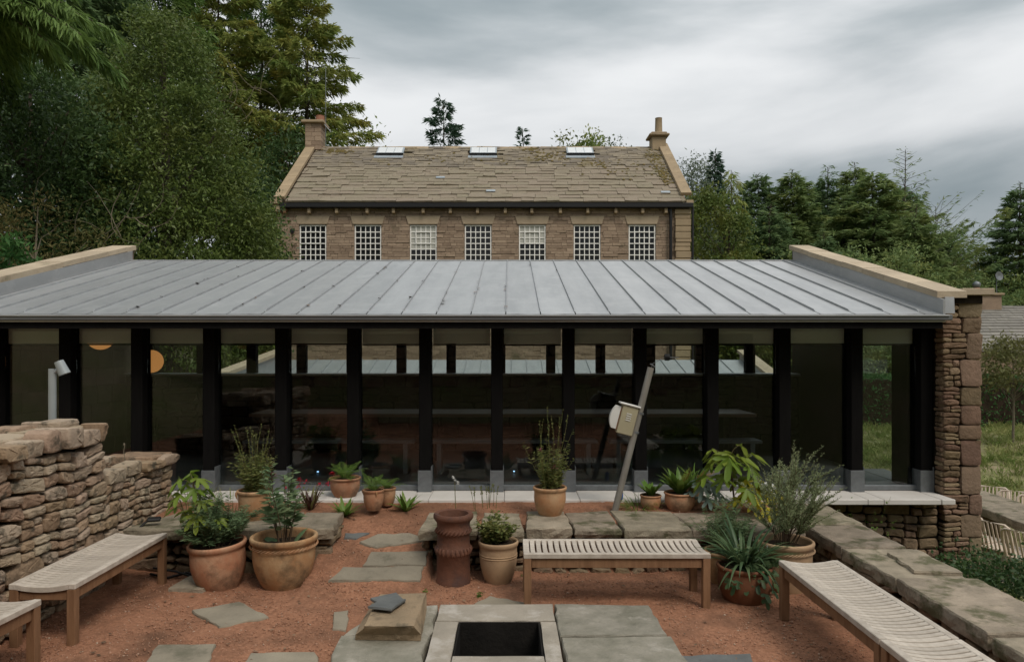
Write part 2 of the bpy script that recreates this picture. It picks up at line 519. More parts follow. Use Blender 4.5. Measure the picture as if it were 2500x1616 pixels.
def cbox(lo, hi, b=0.0):
    """Box with chamfered edges."""
    (x0, y0, z0), (x1, y1, z1) = lo, hi
    if b <= 0:
        v = [(x, y, z) for x in (x0, x1) for y in (y0, y1) for z in (z0, z1)]
        return v, [(0, 1, 3, 2), (4, 6, 7, 5), (0, 4, 5, 1), (2, 3, 7, 6), (0, 2, 6, 4), (1, 5, 7, 3)]
    v, idx = [], {}
    L, H = (x0, y0, z0), (x1, y1, z1)
    for c in range(8):
        s = [(c >> k) & 1 for k in range(3)]
        for ax in range(3):
            p = []
            for k in range(3):
                e = H[k] if s[k] else L[k]
                p.append(e if k == ax else (e - b if s[k] else e + b))
            idx[(c, ax)] = len(v)
            v.append(tuple(p))
    f = []
    for ax in range(3):
        a, bb = (ax + 1) % 3, (ax + 2) % 3
        for side in (0, 1):
            base = side << ax
            q = [base, base | 1 << a, base | 1 << a | 1 << bb, base | 1 << bb]
            if not side: q = q[::-1]
            f.append(tuple(idx[(c, ax)] for c in q))
    for ax in range(3):
        a, bb = (ax + 1) % 3, (ax + 2) % 3
        for sa in (0, 1):
            for sb in (0, 1):
                c0 = sa << a | sb << bb
                c1 = c0 | 1 << ax
                q = (idx[(c0, a)], idx[(c1, a)], idx[(c1, bb)], idx[(c0, bb)])
                f.append(q if sa ^ sb else q[::-1])
    for c in range(8):
        q = (idx[(c, 0)], idx[(c, 1)], idx[(c, 2)])
        n = bin(c).count('1')
        f.append(q if n % 2 else q[::-1])
    return v, f


def vsub(a, b): return (a[0] - b[0], a[1] - b[1], a[2] - b[2])
def vadd(a, b): return (a[0] + b[0], a[1] + b[1], a[2] + b[2])
def vmul(a, k): return (a[0] * k, a[1] * k, a[2] * k)
def cross(a, b): return (a[1] * b[2] - a[2] * b[1], a[2] * b[0] - a[0] * b[2], a[0] * b[1] - a[1] * b[0])
def norm(a):
    l = sqrt(a[0] ** 2 + a[1] ** 2 + a[2] ** 2) or 1.0
    return (a[0] / l, a[1] / l, a[2] / l)


def tube(pts, r, n=6, cap=True):
    k = len(pts)
    rs = r if isinstance(r, (list, tuple)) else [r] * k
    v, f = [], []
    ref = None
    for i in range(k):
        d = norm(vsub(pts[min(i + 1, k - 1)], pts[max(i - 1, 0)]))
        if ref is None:
            ref = (1, 0, 0) if abs(d[0]) < 0.8 else (0, 1, 0)
        a = norm(cross(d, ref))
        b = cross(d, a)
        ref = cross(a, d) if False else ref
        for j in range(n):
            t = 2 * pi * j / n
            v.append(tuple(pts[i][q] + rs[i] * (cos(t) * a[q] + sin(t) * b[q]) for q in range(3)))
    for i in range(k - 1):
        for j in range(n):
            j2 = (j + 1) % n
            f.append((i * n + j, i * n + j2, (i + 1) * n + j2, (i + 1) * n + j))
    if cap:
        f.append(tuple(range(n))[::-1])
        f.append(tuple(range((k - 1) * n, k * n)))
    return v, f


def lathe(prof, n=32, c=(0, 0, 0)):
    v, f = [], []
    k = len(prof)
    for r, z in prof:
        for j in range(n):
            t = 2 * pi * j / n
            v.append((c[0] + r * cos(t), c[1] + r * sin(t), c[2] + z))
    for i in range(k - 1):
        for j in range(n):
            j2 = (j + 1) % n
            f.append((i * n + j, i * n + j2, (i + 1) * n + j2, (i + 1) * n + j))
    f.append(tuple(range(n))[::-1])
    f.append(tuple(range((k - 1) * n, k * n)))
    return v, f


def np_obj(name, V, Fq, m, parent=None, tint=None, smooth=False, **kw):
    """Mesh object from numpy arrays of vertices and equal-sized faces."""
    me = bpy.data.meshes.new(name)
    V = np.asarray(V, np.float32)
    Fq = np.asarray(Fq, np.int32)
    nf, k = Fq.shape
    me.vertices.add(len(V))
    me.vertices.foreach_set('co', V.ravel())
    me.loops.add(nf * k)
    me.loops.foreach_set('vertex_index', Fq.ravel())
    me.polygons.add(nf)
    me.polygons.foreach_set('loop_start', np.arange(0, nf * k, k, dtype=np.int32))
    me.polygons.foreach_set('loop_total', np.full(nf, k, np.int32))
    if smooth:
        me.polygons.foreach_set('use_smooth', np.ones(nf, bool))
    if tint is not None:
        a = me.attributes.new('tint', 'FLOAT', 'FACE')
        a.data.foreach_set('value', np.asarray(tint, np.float32))
    me.materials.append(M[m])
    me.update(calc_edges=True)
    return link(name, me, parent, **kw)


def kites(P, D, L, W, rs, bend=0.0, flat=None):
    """One four-cornered leaf for each base point P, direction D, length L and width W."""
    n = len(P)
    D = D / (np.linalg.norm(D, axis=1, keepdims=True) + 1e-9)
    R = rs.normal(size=(n, 3))
    if flat is not None:
        R = R * (1 - flat) + np.array([0, 0, 1.0]) * flat
    S = np.cross(D, R)
    S /= (np.linalg.norm(S, axis=1, keepdims=True) + 1e-9)
    L = np.broadcast_to(L, (n,))[:, None]
    W = np.broadcast_to(W, (n,))[:, None]
    mid = P + D * L * 0.45
    tip = P + D * L
    tip[:, 2] -= bend * L[:, 0]
    V = np.stack([P, mid + S * W / 2, tip, mid - S * W / 2], axis=1).reshape(-1, 3)
    return V, np.arange(4 * n).reshape(n, 4)


def stone_verts(quad, depth, bulge, rng, n=16, gap=0.007, rough=0.16, edge=0.011, facet=0.0065):
    """A stone in (u, v, w): squarish broken outline fitted in a quad, an uneven face standing out by w."""
    cu = sum(p[0] for p in quad) / 4
    cv = sum(p[1] for p in quad) / 4
    size = max(0.02, min(abs(quad[1][0] - quad[0][0]), abs(quad[3][1] - quad[0][1])))
    cut = [rng.uniform(0, 1) ** 2 * rough * 1.6 for _ in range(4)]       # broken corners
    ring = []
    per = max(3, n // 4)
    n = per * 4
    for side in range(4):
        for j in range(per):
            t = -0.93 + 1.86 * j / (per - 1)
            x_, y_ = ((t, -1), (1, t), (-t, 1), (-1, -t))[side]
            near = abs(t) ** 4                                            # corners are knocked off more or less
            q = cut[(x_ < 0) + 2 * (y_ < 0)]
            k = 1.0 - near * (0.06 + q) - rough * 0.20 * rng.random()
            a, b = (x_ * k + 1) / 2, (y_ * k + 1) / 2
            pt = [(1 - a) * (1 - b) * quad[0][m] + a * (1 - b) * quad[1][m] + a * b * quad[2][m] + (1 - a) * b * quad[3][m] for m in (0, 1)]
            du, dv = cu - pt[0], cv - pt[1]
            l = sqrt(du * du + dv * dv) or 1
            g = min(gap, l * 0.3)
            ring.append((pt[0] + du / l * g, pt[1] + dv / l * g))
    e = min(0.2 * size, edge)
    tx, ty = rng.uniform(-.12, .12), rng.uniform(-.16, .16)
    rough_w = min(0.06 * size, facet)
    v = []
    for kind in range(5):
        for i, (a, b) in enumerate(ring):
            du, dv = a - cu, b - cv
            l = sqrt(du * du + dv * dv) or 1
            face = bulge + du * tx + dv * ty
            if kind == 0: sc, w = 0.97, -depth
            elif kind == 1: sc, w = 1.0, face - e * 1.6 - rng.random() * e * 0.5
            elif kind == 2: sc, w = 1 - 0.45 * e / l, face - e * 0.5 + rng.uniform(-.25, .1) * e
            elif kind == 3: sc, w = 1 - 1.5 * e / l - 0.03, face + rng.uniform(-.6, .6) * rough_w
            else: sc, w = 0.48, bulge + 0.48 * (du * tx + dv * ty) + rng.uniform(-.8, 1.1) * rough_w
            v.append((cu + du * sc, cv + dv * sc, w))
    v.append((cu, cv, bulge + rng.uniform(-.5, 1.2) * rough_w))
    f = []
    for k in range(4):
        for i in range(n):
            j = (i + 1) % n
            f.append((k * n + i, k * n + j, (k + 1) * n + j, (k + 1) * n + i))
    for i in range(n):
        f.append((4 * n + i, 4 * n + (i + 1) % n, 5 * n))
    return v, f


def guillotine(u0, v0, u1, v1, rng, tw, th, out):
    w, h = u1 - u0, v1 - v0
    if w <= tw * rng.uniform(0.8, 1.7) and h <= th * rng.uniform(0.75, 1.5):
        out.append((u0, v0, u1, v1))
        return
    if w / tw > h / th * rng.uniform(0.8, 1.25):
        c = u0 + w * rng.uniform(0.33, 0.67)
        guillotine(u0, v0, c, v1, rng, tw, th, out)
        guillotine(c, v0, u1, v1, rng, tw, th, out)
    else:
        c = v0 + h * rng.uniform(0.36, 0.64)
        guillotine(u0, v0, u1, c, rng, tw, th, out)
        guillotine(u0, c, u1, v1, rng, tw, th, out)


def warp(u, v, amp, ph):
    return (u + amp * (sin(5.1 * v + ph) + 0.6 * sin(9.7 * u + 6.3 * v + 2 * ph)),
            v + amp * (sin(3.7 * u + 1.7 * ph) + 0.7 * sin(11.3 * u - 4 * v + ph)))


def rubble(parent, O, U, N, rects, m, seed, tw=0.22, th=0.13, depth=0.12, bulge=0.03, amp=0.012, gap=0.007, name='stone', n=14, rough=0.16,
           course=0.30, V=(0, 0, 1)):
    """Fills rectangles (u0, v0, u1, v1) of a wall face with single stones."""
    rng = random.Random(seed)
    cells = []
    for (u0, v0, u1, v1) in rects:
        z = v0
        while z < v1 - 1e-3:
            h = course * rng.uniform(0.7, 1.3)
            if z + h > v1 - course * 0.45: h = v1 - z
            guillotine(u0, z, u1, z + h, rng, tw, th, cells)
            z += h
    ph = rng.uniform(0, 6)
    for (a, b, c, d) in cells:
        q = [warp(p, r, amp, ph) for p, r in ((a, b), (c, b), (c, d), (a, d))]
        vv, ff = stone_verts(q, depth, bulge * rng.uniform(0.5, 1.4), rng, n=n, gap=gap, rough=rough)
        P = [tuple(O[k] + p[0] * U[k] + p[1] * V[k] + p[2] * N[k] for k in range(3)) for p in vv]
        mb = MB()
        mb.add(P, ff)
        mb.obj(name, m, parent, smooth=26)
    return len(cells)


def slab(name, m, parent, poly, z0, z1, seed=0, rough=0.02, sub=6, bevel=0.012, lumpy=0.006, chip=0.0):
    """A thick irregular flagstone: polygon corners (x, y), riven top and broken edges."""
    rng = random.Random(seed)
    pts = []
    k = len(poly)
    for i in range(k):
        a, b = poly[i], poly[(i + 1) % k]
        L = sqrt((b[0] - a[0]) ** 2 + (b[1] - a[1]) ** 2)
        s = max(2, min(sub, int(L / 0.07)))
        for j in range(s):
            t = j / s
            nx, ny = (b[1] - a[1]) / L, -(b[0] - a[0]) / L
            o = rng.uniform(-rough, rough) if j else rng.uniform(-rough, rough) * .5
            pts.append((a[0] + (b[0] - a[0]) * t + nx * o, a[1] + (b[1] - a[1]) * t + ny * o))
    cx = sum(p[0] for p in pts) / len(pts)
    cy = sum(p[1] for p in pts) / len(pts)
    n = len(pts)
    v, f = [], []

    def ring(inset, z, jz, out=0.0):
        for (x, y) in pts:
            dx, dy = cx - x, cy - y
            l = sqrt(dx * dx + dy * dy)
            o = inset + rng.uniform(-out, out)
            v.append((x + dx / l * o, y + dy / l * o, z + rng.uniform(-jz, jz)))
    ring(chip, z0, 0, chip)
    ring(0.0, z0 + (z1 - z0) * 0.45, 0.004, 0.4 * chip + 0.004)
    ring(0.002, z1 - bevel, 0.003, 0.003)
    ring(bevel, z1, lumpy * 0.25)
    for r in range(3):
        for i in range(n):
            j = (i + 1) % n
            f.append((r * n + i, r * n + j, (r + 1) * n + j, (r + 1) * n + i))
    f.append(tuple(range(3 * n, 4 * n)))
    f.append(tuple(range(n))[::-1])
    area = sum(pts[i][0] * pts[(i + 1) % n][1] - pts[(i + 1) % n][0] * pts[i][1] for i in range(n))
    if area < 0:
        f = [q[::-1] for q in f]
    mb = MB()
    mb.add(v, f)
    return mb.obj(name, m, parent)

# ------------------------------------------------------------------ terrain and gravel court


def sstep(a, b, x):
    t = np.clip((np.asarray(x, float) - a) / (b - a), 0, 1)
    return t * t * (3 - 2 * t)


def terrain_h(x, y):
    x = np.asarray(x, float)
    y = np.asarray(y, float)
    z = np.full(np.broadcast(x, y).shape, -1.6)
    right = -1.0 - 0.45 * sstep(4, 8, x) + 0.95 * sstep(13, 22, y) + 3.8 * sstep(26, 70, y)
    z = z + (right - z) * sstep(3.3, 5.5, x)
    left = 0.45 * np.clip(-6.6 - x, 0, 14) + 0.2 * np.clip(-20 - x, 0, 60)
    z = z + (left + 0.2 - z) * sstep(-6.4, -7.6, x)
    front = sstep(9.5, 8.0, y) * sstep(3.4, 3.0, x) * sstep(-6.9, -6.5, x)
    z = z + (-0.75 - z) * front
    far = 3.0 * sstep(45, 90, y)
    z = np.maximum(z, np.minimum(far + (-1.6), 3))
    back = sstep(-3.6, -4.2, y)
    hill = 2.3 + 0.35 * np.clip(-4 - y, 0, 40)
    z = z + (hill - z) * back
    z = z + 0.05 * np.sin(1.3 * x + 0.7 * y) * np.cos(0.9 * y - 0.4 * x)
    return z


def grid_axis(parts):
    out = []
    for a, b, s in parts:
        out += list(np.arange(a, b, s))
    return np.array(out + [parts[-1][1]])


gx = grid_axis([(-500, -60, 40), (-60, -20, 4), (-20, -8, 1.0), (-8, 10, 0.25), (10, 30, 0.8), (30, 80, 5), (80, 500, 42)])
gy = grid_axis([(-300, -40, 40), (-40, -6, 3), (-6, 14, 0.25), (14, 30, 0.8), (30, 100, 5), (100, 700, 60)])
X, Y = np.meshgrid(gx, gy)
Z = terrain_h(X, Y)
nx, ny = len(gx), len(gy)
ii = np.arange(nx * ny).reshape(ny, nx)
quads = np.stack([ii[:-1, :-1], ii[:-1, 1:], ii[1:, 1:], ii[1:, :-1]], -1).reshape(-1, 4)
o = np_obj('ground', np.stack([X, Y, Z], -1).reshape(-1, 3), quads, 'ground', smooth=True)
tag(o, 'grassy earth falling away round the stone terraces and rising to the woods', kind='structure')

GAP0, GAP1 = -1.68, -0.86          # the opening between the two low walls


def court_h(x, y):
    x = np.asarray(x, float)
    y = np.asarray(y, float)
    terrace = 0.40 + 0.035 * np.clip((y - 7.0) / 0.7, 0, 1)
    low = 0.02 * np.sin(1.9 * x) * np.cos(1.3 * y) + 0.01
    step = sstep(6.72, 6.98, y)
    z = low + (terrace - low) * step
    ramp = np.clip(0.02 + 0.235 * (y - 5.98), 0, 0.435)
    inside = sstep(GAP0 - 0.42, GAP0 - 0.1, x) * sstep(GAP1 + 0.42, GAP1 + 0.1, x)
    strict = ((x > GAP0 - 0.12) & (x < GAP1 + 0.12)).astype(float)
    w = np.where(y > 7.22, inside, strict)
    z = z + (np.where(y > 5.98, ramp, low) - z) * w * (y > 5.9)
    z = np.where(x < -3.75, np.maximum(z, 0.45), z)
    return z


gx = np.arange(-6.35, 3.011, 0.04)
gy = np.arange(-4.0, 7.741, 0.04)
X, Y = np.meshgrid(gx, gy)
rs = np.random.RandomState(3)
Z = court_h(X, Y) + rs.normal(0, 0.0024, X.shape) + 0.006 * np.sin(7 * X + 3 * np.sin(2 * Y)) * np.sin(5 * Y)
nx, ny = len(gx), len(gy)
ii = np.arange(nx * ny).reshape(ny, nx)
quads = np.stack([ii[:-1, :-1], ii[:-1, 1:], ii[1:, 1:], ii[1:, :-1]], -1).reshape(-1, 4)
o = np_obj('gravel_court', np.stack([X, Y, Z], -1).reshape(-1, 3), quads, 'gravel', smooth=True)
tag(o, 'reddish gravel of the courtyard, rising through the gap between the low walls', kind='structure')

# loose stones of the gravel: uncountable, one object
n = 32000
px_ = rs.uniform(-3.6, 3.0, n)
py_ = 7.7 - 3.9 * rs.power(1.6, n) * 1.0
keep = ~((px_ > -1.2) & (px_ < 1.18) & (py_ < 5.6))
px_, py_ = px_[keep], py_[keep]
n = len(px_)
pz_ = court_h(px_, py_)
sz = rs.gamma(2.0, 0.0016, n) + 0.0025
octa = np.array([[1, 0, 0], [-1, 0, 0], [0, 1, 0], [0, -1, 0], [0, 0, 1], [0, 0, -1]], float)
tri = np.array([[0, 2, 4], [2, 1, 4], [1, 3, 4], [3, 0, 4], [2, 0, 5], [1, 2, 5], [3, 1, 5], [0, 3, 5]])
V = octa[None] * rs.uniform(0.6, 1.3, (n, 6, 1)) * sz[:, None, None]
ang = rs.uniform(0, 6.28, n)
ca, sa = np.cos(ang)[:, None], np.sin(ang)[:, None]
Vx = V[..., 0] * ca - V[..., 1] * sa
Vy = V[..., 0] * sa + V[..., 1] * ca
V = np.stack([Vx + px_[:, None], Vy + py_[:, None], V[..., 2] * 0.7 + pz_[:, None] + 0.003], -1)
Ft = (tri[None] + 6 * np.arange(n)[:, None, None]).reshape(-1, 3)
tn = np.where(rs.rand(n) < 0.10, rs.uniform(0.4, 1.0, n), rs.uniform(0, 0.25, n))
o = np_obj('loose_gravel', V.reshape(-1, 3), Ft, 'pebble', tint=np.repeat(tn, 8))
tag(o, 'loose reddish stones scattered over the courtyard gravel', kind='stuff')

# ------------------------------------------------------------------ stepping stones and path
def on_ground(pts, dz=0.0):
    return [at(px, py, d)[:2] for px, py, d in pts]


def flat_stone(label, pix, z_guess, seed, m='flag_grey', group='flat stepping stones in the gravel', slope=False, thick=0.05):
    """Photograph corners laid on the court surface."""
    poly = []
    for px, py in pix:
        z = z_guess
        for _ in range(12):
            d = (EYE - z) * F / (py - CY)
            x = (px - CX) * d / F
            z = float(court_h(x, d)) + 0.012
        poly.append((x, d))
    zs = [float(court_h(x, y)) for x, y in poly]
    o = slab('stepping_stone', m, None, poly, -thick, 0.012, seed, rough=0.012, bevel=0.008, lumpy=0.004)
    cx = sum(p[0] for p in poly) / len(poly)
    cy = sum(p[1] for p in poly) / len(poly)
    # follow the rise of the gravel
    me = o.data
    for v in me.vertices:
        v.co.z += float(court_h(v.co.x, v.co.y)) + 0.006
    tag(o, label, 'paving stone', group)
    return o


flat_stone('four-sided grey flagstone alone in the gravel beside the left bench', [(468, 1490), (585, 1469), (656, 1506), (533, 1532)], 0, 11)
flat_stone('grey flagstone cut by the bottom edge left of the fire pit', [(345, 1628), (385, 1575), (528, 1572), (505, 1628)], 0, 12)
flat_stone('pale flagstone at the bottom edge touching the fire pit slabs', [(590, 1625), (612, 1594), (770, 1592), (785, 1640)], 0, 13)
flat_stone('blue-grey flagstone at the bottom edge right of the fire pit', [(1672, 1630), (1655, 1601), (1832, 1596), (1850, 1640)], 0, 14, m='slate_dark')
flat_stone('flat stone tucked behind the back edge of the fire pit', [(1152, 1478), (1195, 1455), (1300, 1474), (1290, 1488)], 0, 15)
flat_stone('pale corner of flagstone poking out left of the fire pit', [(812, 1535), (815, 1494), (850, 1490), (845, 1540)], 0, 16)
flat_stone('long rectangular threshold stone lowest in the gap between the low walls', [(800, 1418), (836, 1384), (1034, 1382), (1026, 1417)], 0.1, 17, m='flag_grey')
flat_stone('second rectangular stone up the path between the low walls', [(886, 1381), (905, 1345), (1044, 1342), (1040, 1381)], 0.15, 18, m='flag_grey')
flat_stone('large lozenge shaped path stone above the two rectangular ones', [(876, 1325), (922, 1296), (1000, 1290), (1046, 1318), (920, 1339)], 0.25, 19)
flat_stone('small dark path stone beside the end of the left low wall', [(838, 1313), (842, 1288), (903, 1285), (870, 1314)], 0.25, 20, m='slate_dark')

# ------------------------------------------------------------------ tall dry stone wall on the left
WX = -3.60
wall = empty('dry_stone_wall', 'tall stepped dry stone wall of tan stones behind the left benches', 'stone wall', (WX, 5.5, 0))
inv = lambda p: (p[0] - WX, p[1] - 5.5, p[2])


def child_shift(o, par):
    """Meshes here are modelled in world space: undo the parent's place."""
    l = par.location
    o.location = (o.location[0] - l[0], o.location[1] - l[1], o.location[2] - l[2])


kids_before = set(bpy.data.objects)
rubble(wall, (WX, 0, 0), (0, 1, 0), (1, 0, 0), [(3.9, 0.0, 6.30, 1.27)], 'drystone', 21, tw=0.25, th=0.125, depth=0.16, bulge=0.028, amp=0.022, gap=0.004, rough=0.30, n=20, course=0.26)
rubble(wall, (WX, 0, 0), (0, 1, 0), (1, 0, 0), [(6.30, 0.2, 7.58, 0.88)], 'drystone', 22, tw=0.21, th=0.105, depth=0.16, bulge=0.026, amp=0.016, gap=0.004, rough=0.30, n=20)
# cap stones, front rim and back rim
rng = random.Random(5)


def caps(u0, u1, z0, z1, x0, x1, seed, wmin=0.13, wmax=0.36):
    rng = random.Random(seed)
    u = u0
    while u < u1 - 0.04:
        w = min(rng.uniform(wmin, wmax), u1 - u)
        if u1 - u - w < 0.08: w = u1 - u
        h = z1 + rng.uniform(-0.035, 0.035)
        lo = z0 + rng.uniform(-0.012, 0.012)
        q = [(u, lo), (u + w, lo + rng.uniform(-.01, .01)), (u + w, h + rng.uniform(-.02, .02)), (u, h)]
        out = rng.uniform(-0.03, 0.05)
        vv, ff = stone_verts(q, abs(x1 - x0) * rng.uniform(0.75, 1.1) + out, 0.045, rng, n=16, gap=0.005, rough=0.2)
        mb = MB()
        mb.add([(x1 + out + p[2], p[0], p[1]) for p in vv], ff)
        mb.obj('cap_stone', 'drystone', wall, smooth=26)
        u += w


caps(3.9, 6.32, 1.27, 1.44, WX - 0.17, WX, 6, 0.14, 0.40)
caps(3.9, 6.30, 1.26, 1.45, WX - 0.62, WX - 0.42, 7, 0.25, 0.5)
caps(6.32, 7.60, 0.88, 0.985, WX - 0.16, WX + 0.01, 8, 0.22, 0.5)
caps(6.34, 7.58, 0.88, 0.97, WX - 0.62, WX - 0.46, 9, 0.25, 0.5)
for k in range(3):       # flat stones lying on the top
    y = (4.75, 5.35, 6.02)[k]
    slab('top_stone', 'drystone', wall, [(WX - 0.46, y - 0.3), (WX - 0.12, y - 0.34), (WX - 0.13, y + 0.27), (WX - 0.45, y + 0.3)], 1.28, 1.42, 30 + k, rough=0.02, lumpy=0.012)
slab('top_stone', 'drystone', wall, [(WX - 0.4, 6.02), (WX - 0.2, 6.0), (WX - 0.21, 6.3), (WX - 0.42, 6.33)], 1.42, 1.475, 36, rough=0.02)
slab('top_stone', 'drystone', wall, [(WX - 0.45, 7.22), (WX - 0.02, 7.2), (WX - 0.0, 7.58), (WX - 0.46, 7.6)], 0.93, 1.0, 37, rough=0.02)
MB().box((WX - 0.60, 3.9, -0.2), (WX - 0.10, 6.29, 1.30)).obj('rubble_core', 'stone_core', wall)
MB().box((WX - 0.60, 6.29, -0.2), (WX - 0.10, 7.55, 0.90)).obj('rubble_core', 'stone_core', wall)
# end face towards the glass and step face
rubble(wall, (WX - 0.6, 7.56, 0), (1, 0, 0), (0, 1, 0), [(0, 0.3, 0.6, 0.9)], 'drystone', 23, depth=0.1, bulge=0.03)
# bark between the rims of the lower part
mb = MB()
rng = random.Random(12)
for i in range(420):
    x = WX + rng.uniform(-0.46, -0.14)
    y = rng.uniform(6.33, 7.22)
    a, l, w = rng.uniform(0, 6.28), rng.uniform(0.02, 0.055), rng.uniform(0.006, 0.014)
    z = 0.915 + rng.uniform(0, 0.03)
    t = rng.uniform(-.3, .3)
    ca, sa = cos(a), sin(a)
    mb.add([(x + ca * l * p - sa * w * q, y + sa * l * p + ca * w * q, z + t * l * p + r) for p in (-.5, .5) for q in (-.5, .5) for r in (0, .006)],
           cbox((0, 0, 0), (1, 1, 1))[1], rng.random())
o = mb.obj('bark_chips', 'bark_mulch', wall)
o['kind'] = 'stuff'
for ob in set(bpy.data.objects) - kids_before:
    if ob.parent is wall: child_shift(ob, wall)

# ------------------------------------------------------------------ low walls with flagstone seats
def low_wall(label, x0, x1, end_right=False, seed=1):
    w = empty('low_stone_wall', label, 'low wall', ((x0 + x1) / 2, 6.9, 0), group='low flag topped walls of the court')
    before = set(bpy.data.objects)
    rubble(w, (0, 6.70, 0), (1, 0, 0), (0, -1, 0), [(x0, -0.03, x1, 0.325)], 'wallstone', seed, tw=0.23, th=0.13, depth=0.14, bulge=0.035, amp=0.018, gap=0.008, rough=0.4, course=0.17)
    MB().box((x0 + 0.05, 6.76, -0.2), (x1 - 0.05, 7.2, 0.325)).obj('rubble_core', 'stone_core', w)
    if end_right:
        rubble(w, (x1 - 0.02, 0, 0), (0, 1, 0), (1, 0, 0), [(6.62, 0.0, 7.22, 0.325)], 'wallstone', seed + 3, tw=0.27, th=0.12, depth=0.14, bulge=0.04, amp=0.012, gap=0.008, rough=0.25, course=0.11)
    return w, before


def settle(w, before):
    for ob in set(bpy.data.objects) - before:
        if ob.parent is w: child_shift(ob, w)


CT = 0.43
w, before = low_wall('low left wall with wide flagstones, behind the two big terracotta pots', -3.62, -1.70, True, 41)
for k, (a, b, c, d) in enumerate([(-3.58, -2.58, -2.62, -3.36), (-2.56, -2.12, -2.10, -2.60), (-2.10, -1.64, -1.70, -2.08)]):
    slab('flagstone', 'flag', w, [(a, 6.56), (b, 6.54 + 0.03 * k), (c, 7.27), (d, 7.26)], CT - 0.10, CT, 50 + k, rough=0.016, lumpy=0.005, chip=0.012, bevel=0.012)
settle(w, before)
w, before = low_wall('low right wall with five big flagstones, behind the middle bench', -0.84, 2.72, False, 44)
xs = [(1022, 1166), (1169, 1281), (1284, 1400), (1404, 1521), (1524, 1690), (1693, 1975)]
for k, (p0, p1) in enumerate(xs):
    a, b = (p0 - CX) * 6.57 / F, (p1 - CX) * 6.57 / F
    sh = 0.02
    a2 = a + (0.02 if k == 0 else -0.04 if k > 2 else 0.02)
    b2 = b - 0.035
    if k == 5: b, b2 = 2.74, 2.74
    slab('flagstone', 'flag', w, [(a, 6.58 + RNG.uniform(-.03, .02)), (b - 0.006, 6.58 + RNG.uniform(-.03, .02)), (b2, 7.30 + RNG.uniform(-.05, .05)), (a2, 7.30 + RNG.uniform(-.05, .05))],
         CT - 0.105 + RNG.uniform(-.02, .02), CT + RNG.uniform(-.012, .012), 60 + k, rough=0.012, lumpy=0.006, chip=0.018, bevel=0.014)
settle(w, before)

# long wall running towards the camera on the right
w = empty('low_stone_wall', 'long low wall with mossy riven flagstones running beside the right benches', 'low wall', (3.05, 5.0, 0), group='low flag topped walls of the court')
before = set(bpy.data.objects)
rubble(w, (2.86, 0, 0), (0, 1, 0), (-1, 0, 0), [(3.2, -0.03, 6.75, 0.325)], 'wallstone', 71, tw=0.24, th=0.13, depth=0.14, bulge=0.035, amp=0.018, gap=0.008, rough=0.4, course=0.17)
rubble(w, (3.28, 0, 0), (0, 1, 0), (1, 0, 0), [(5.2, -0.9, 7.6, 0.325)], 'wallstone', 72, tw=0.3, th=0.16, depth=0.14, bulge=0.04, course=0.25)
MB().box((2.93, 2.4, -1.2), (3.22, 7.6, 0.325)).obj('rubble_core', 'stone_core', w)
ys = [7.62, 6.74, 5.97, 5.16, 4.13, 3.3, 2.5]
for k in range(6):
    y1, y0 = ys[k], ys[k + 1] + 0.02
    a = 2.78 if k else 2.76
    slab('flagstone', 'flag', w, [(a + RNG.uniform(-.04, .03), y0), (3.36 + RNG.uniform(-.04, .03), y0 + RNG.uniform(-.03, .03)), (3.36 + RNG.uniform(-.03, .03), y1 + RNG.uniform(-.01, .01)), (a + RNG.uniform(-.03, .04), y1)],
         CT - 0.11, CT + RNG.uniform(-.012, .012), 80 + k, rough=0.011, lumpy=0.009, chip=0.012, sub=14)
    if k in (2, 4):    # broken second layer lying on the riven top
        slab('flagstone', 'flag', w, [(3.0, y0 + 0.1), (3.33, y0 + 0.06), (3.34, y1 - 0.12), (3.06, y1 - 0.2)], CT - 0.01, CT + 0.016, 90 + k, rough=0.02, lumpy=0.006, sub=12, bevel=0.006)
settle(w, before)

# ------------------------------------------------------------------ fire pit
PZ = 0.10
pit = empty('fire_pit', 'square stone fire pit set in large flags at the bottom centre', 'fire pit', (-0.08, 4.9, 0))
before = set(bpy.data.objects)


def pw(px, py, z=PZ):
    d = (EYE - z) * F / (py - CY)
    return ((px - CX) * d / F, d)


hx0, hx1, hy0, hy1 = -0.375, 0.222, 4.615, 5.215
fx0, fx1, fy1 = -0.545, 0.335, 5.56
fy0 = 4.05
slab('frame_stone', 'pit_pale', pit, [(fx0, hy1), (hx0 + 0.3, hy1 + 0.002), (fx1, hy1), (fx1, fy1), (fx0, fy1 - 0.01)], -0.05, PZ, 101, rough=0.003, lumpy=0.003, bevel=0.006)
slab('frame_stone', 'pit_pale', pit, [(hx1 + 0.004, fy0), (fx1 + 0.008, fy0), (fx1, hy1 - 0.01), (hx1 + 0.004, hy1 - 0.008)], -0.05, PZ - 0.003, 102, rough=0.003, lumpy=0.003, bevel=0.006)
slab('frame_stone', 'pit_pale', pit, [(fx0, fy0), (hx0 - 0.003, fy0), (hx0 - 0.003, hy1 - 0.006), (fx0, hy1 - 0.006)], -0.05, PZ - 0.002, 103, rough=0.003, lumpy=0.003, bevel=0.006)
slab('frame_stone', 'pit_pale', pit, [(hx0, fy0), (hx1, fy0), (hx1, hy0), (hx0, hy0)], -0.05, PZ, 104, rough=0.003, lumpy=0.003, bevel=0.006)
slab('flagstone', 'pit_flag', pit, [(0.348, 4.94), (1.10, 4.955), (1.08, 5.53), (0.348, 5.55)], -0.05, PZ + 0.004, 105, rough=0.012, lumpy=0.006, bevel=0.01)
slab('flagstone', 'pit_flag', pit, [(0.36, 4.05), (1.15, 4.05), (1.12, 4.935), (0.352, 4.92)], -0.05, PZ, 106, rough=0.012, lumpy=0.006, bevel=0.01)
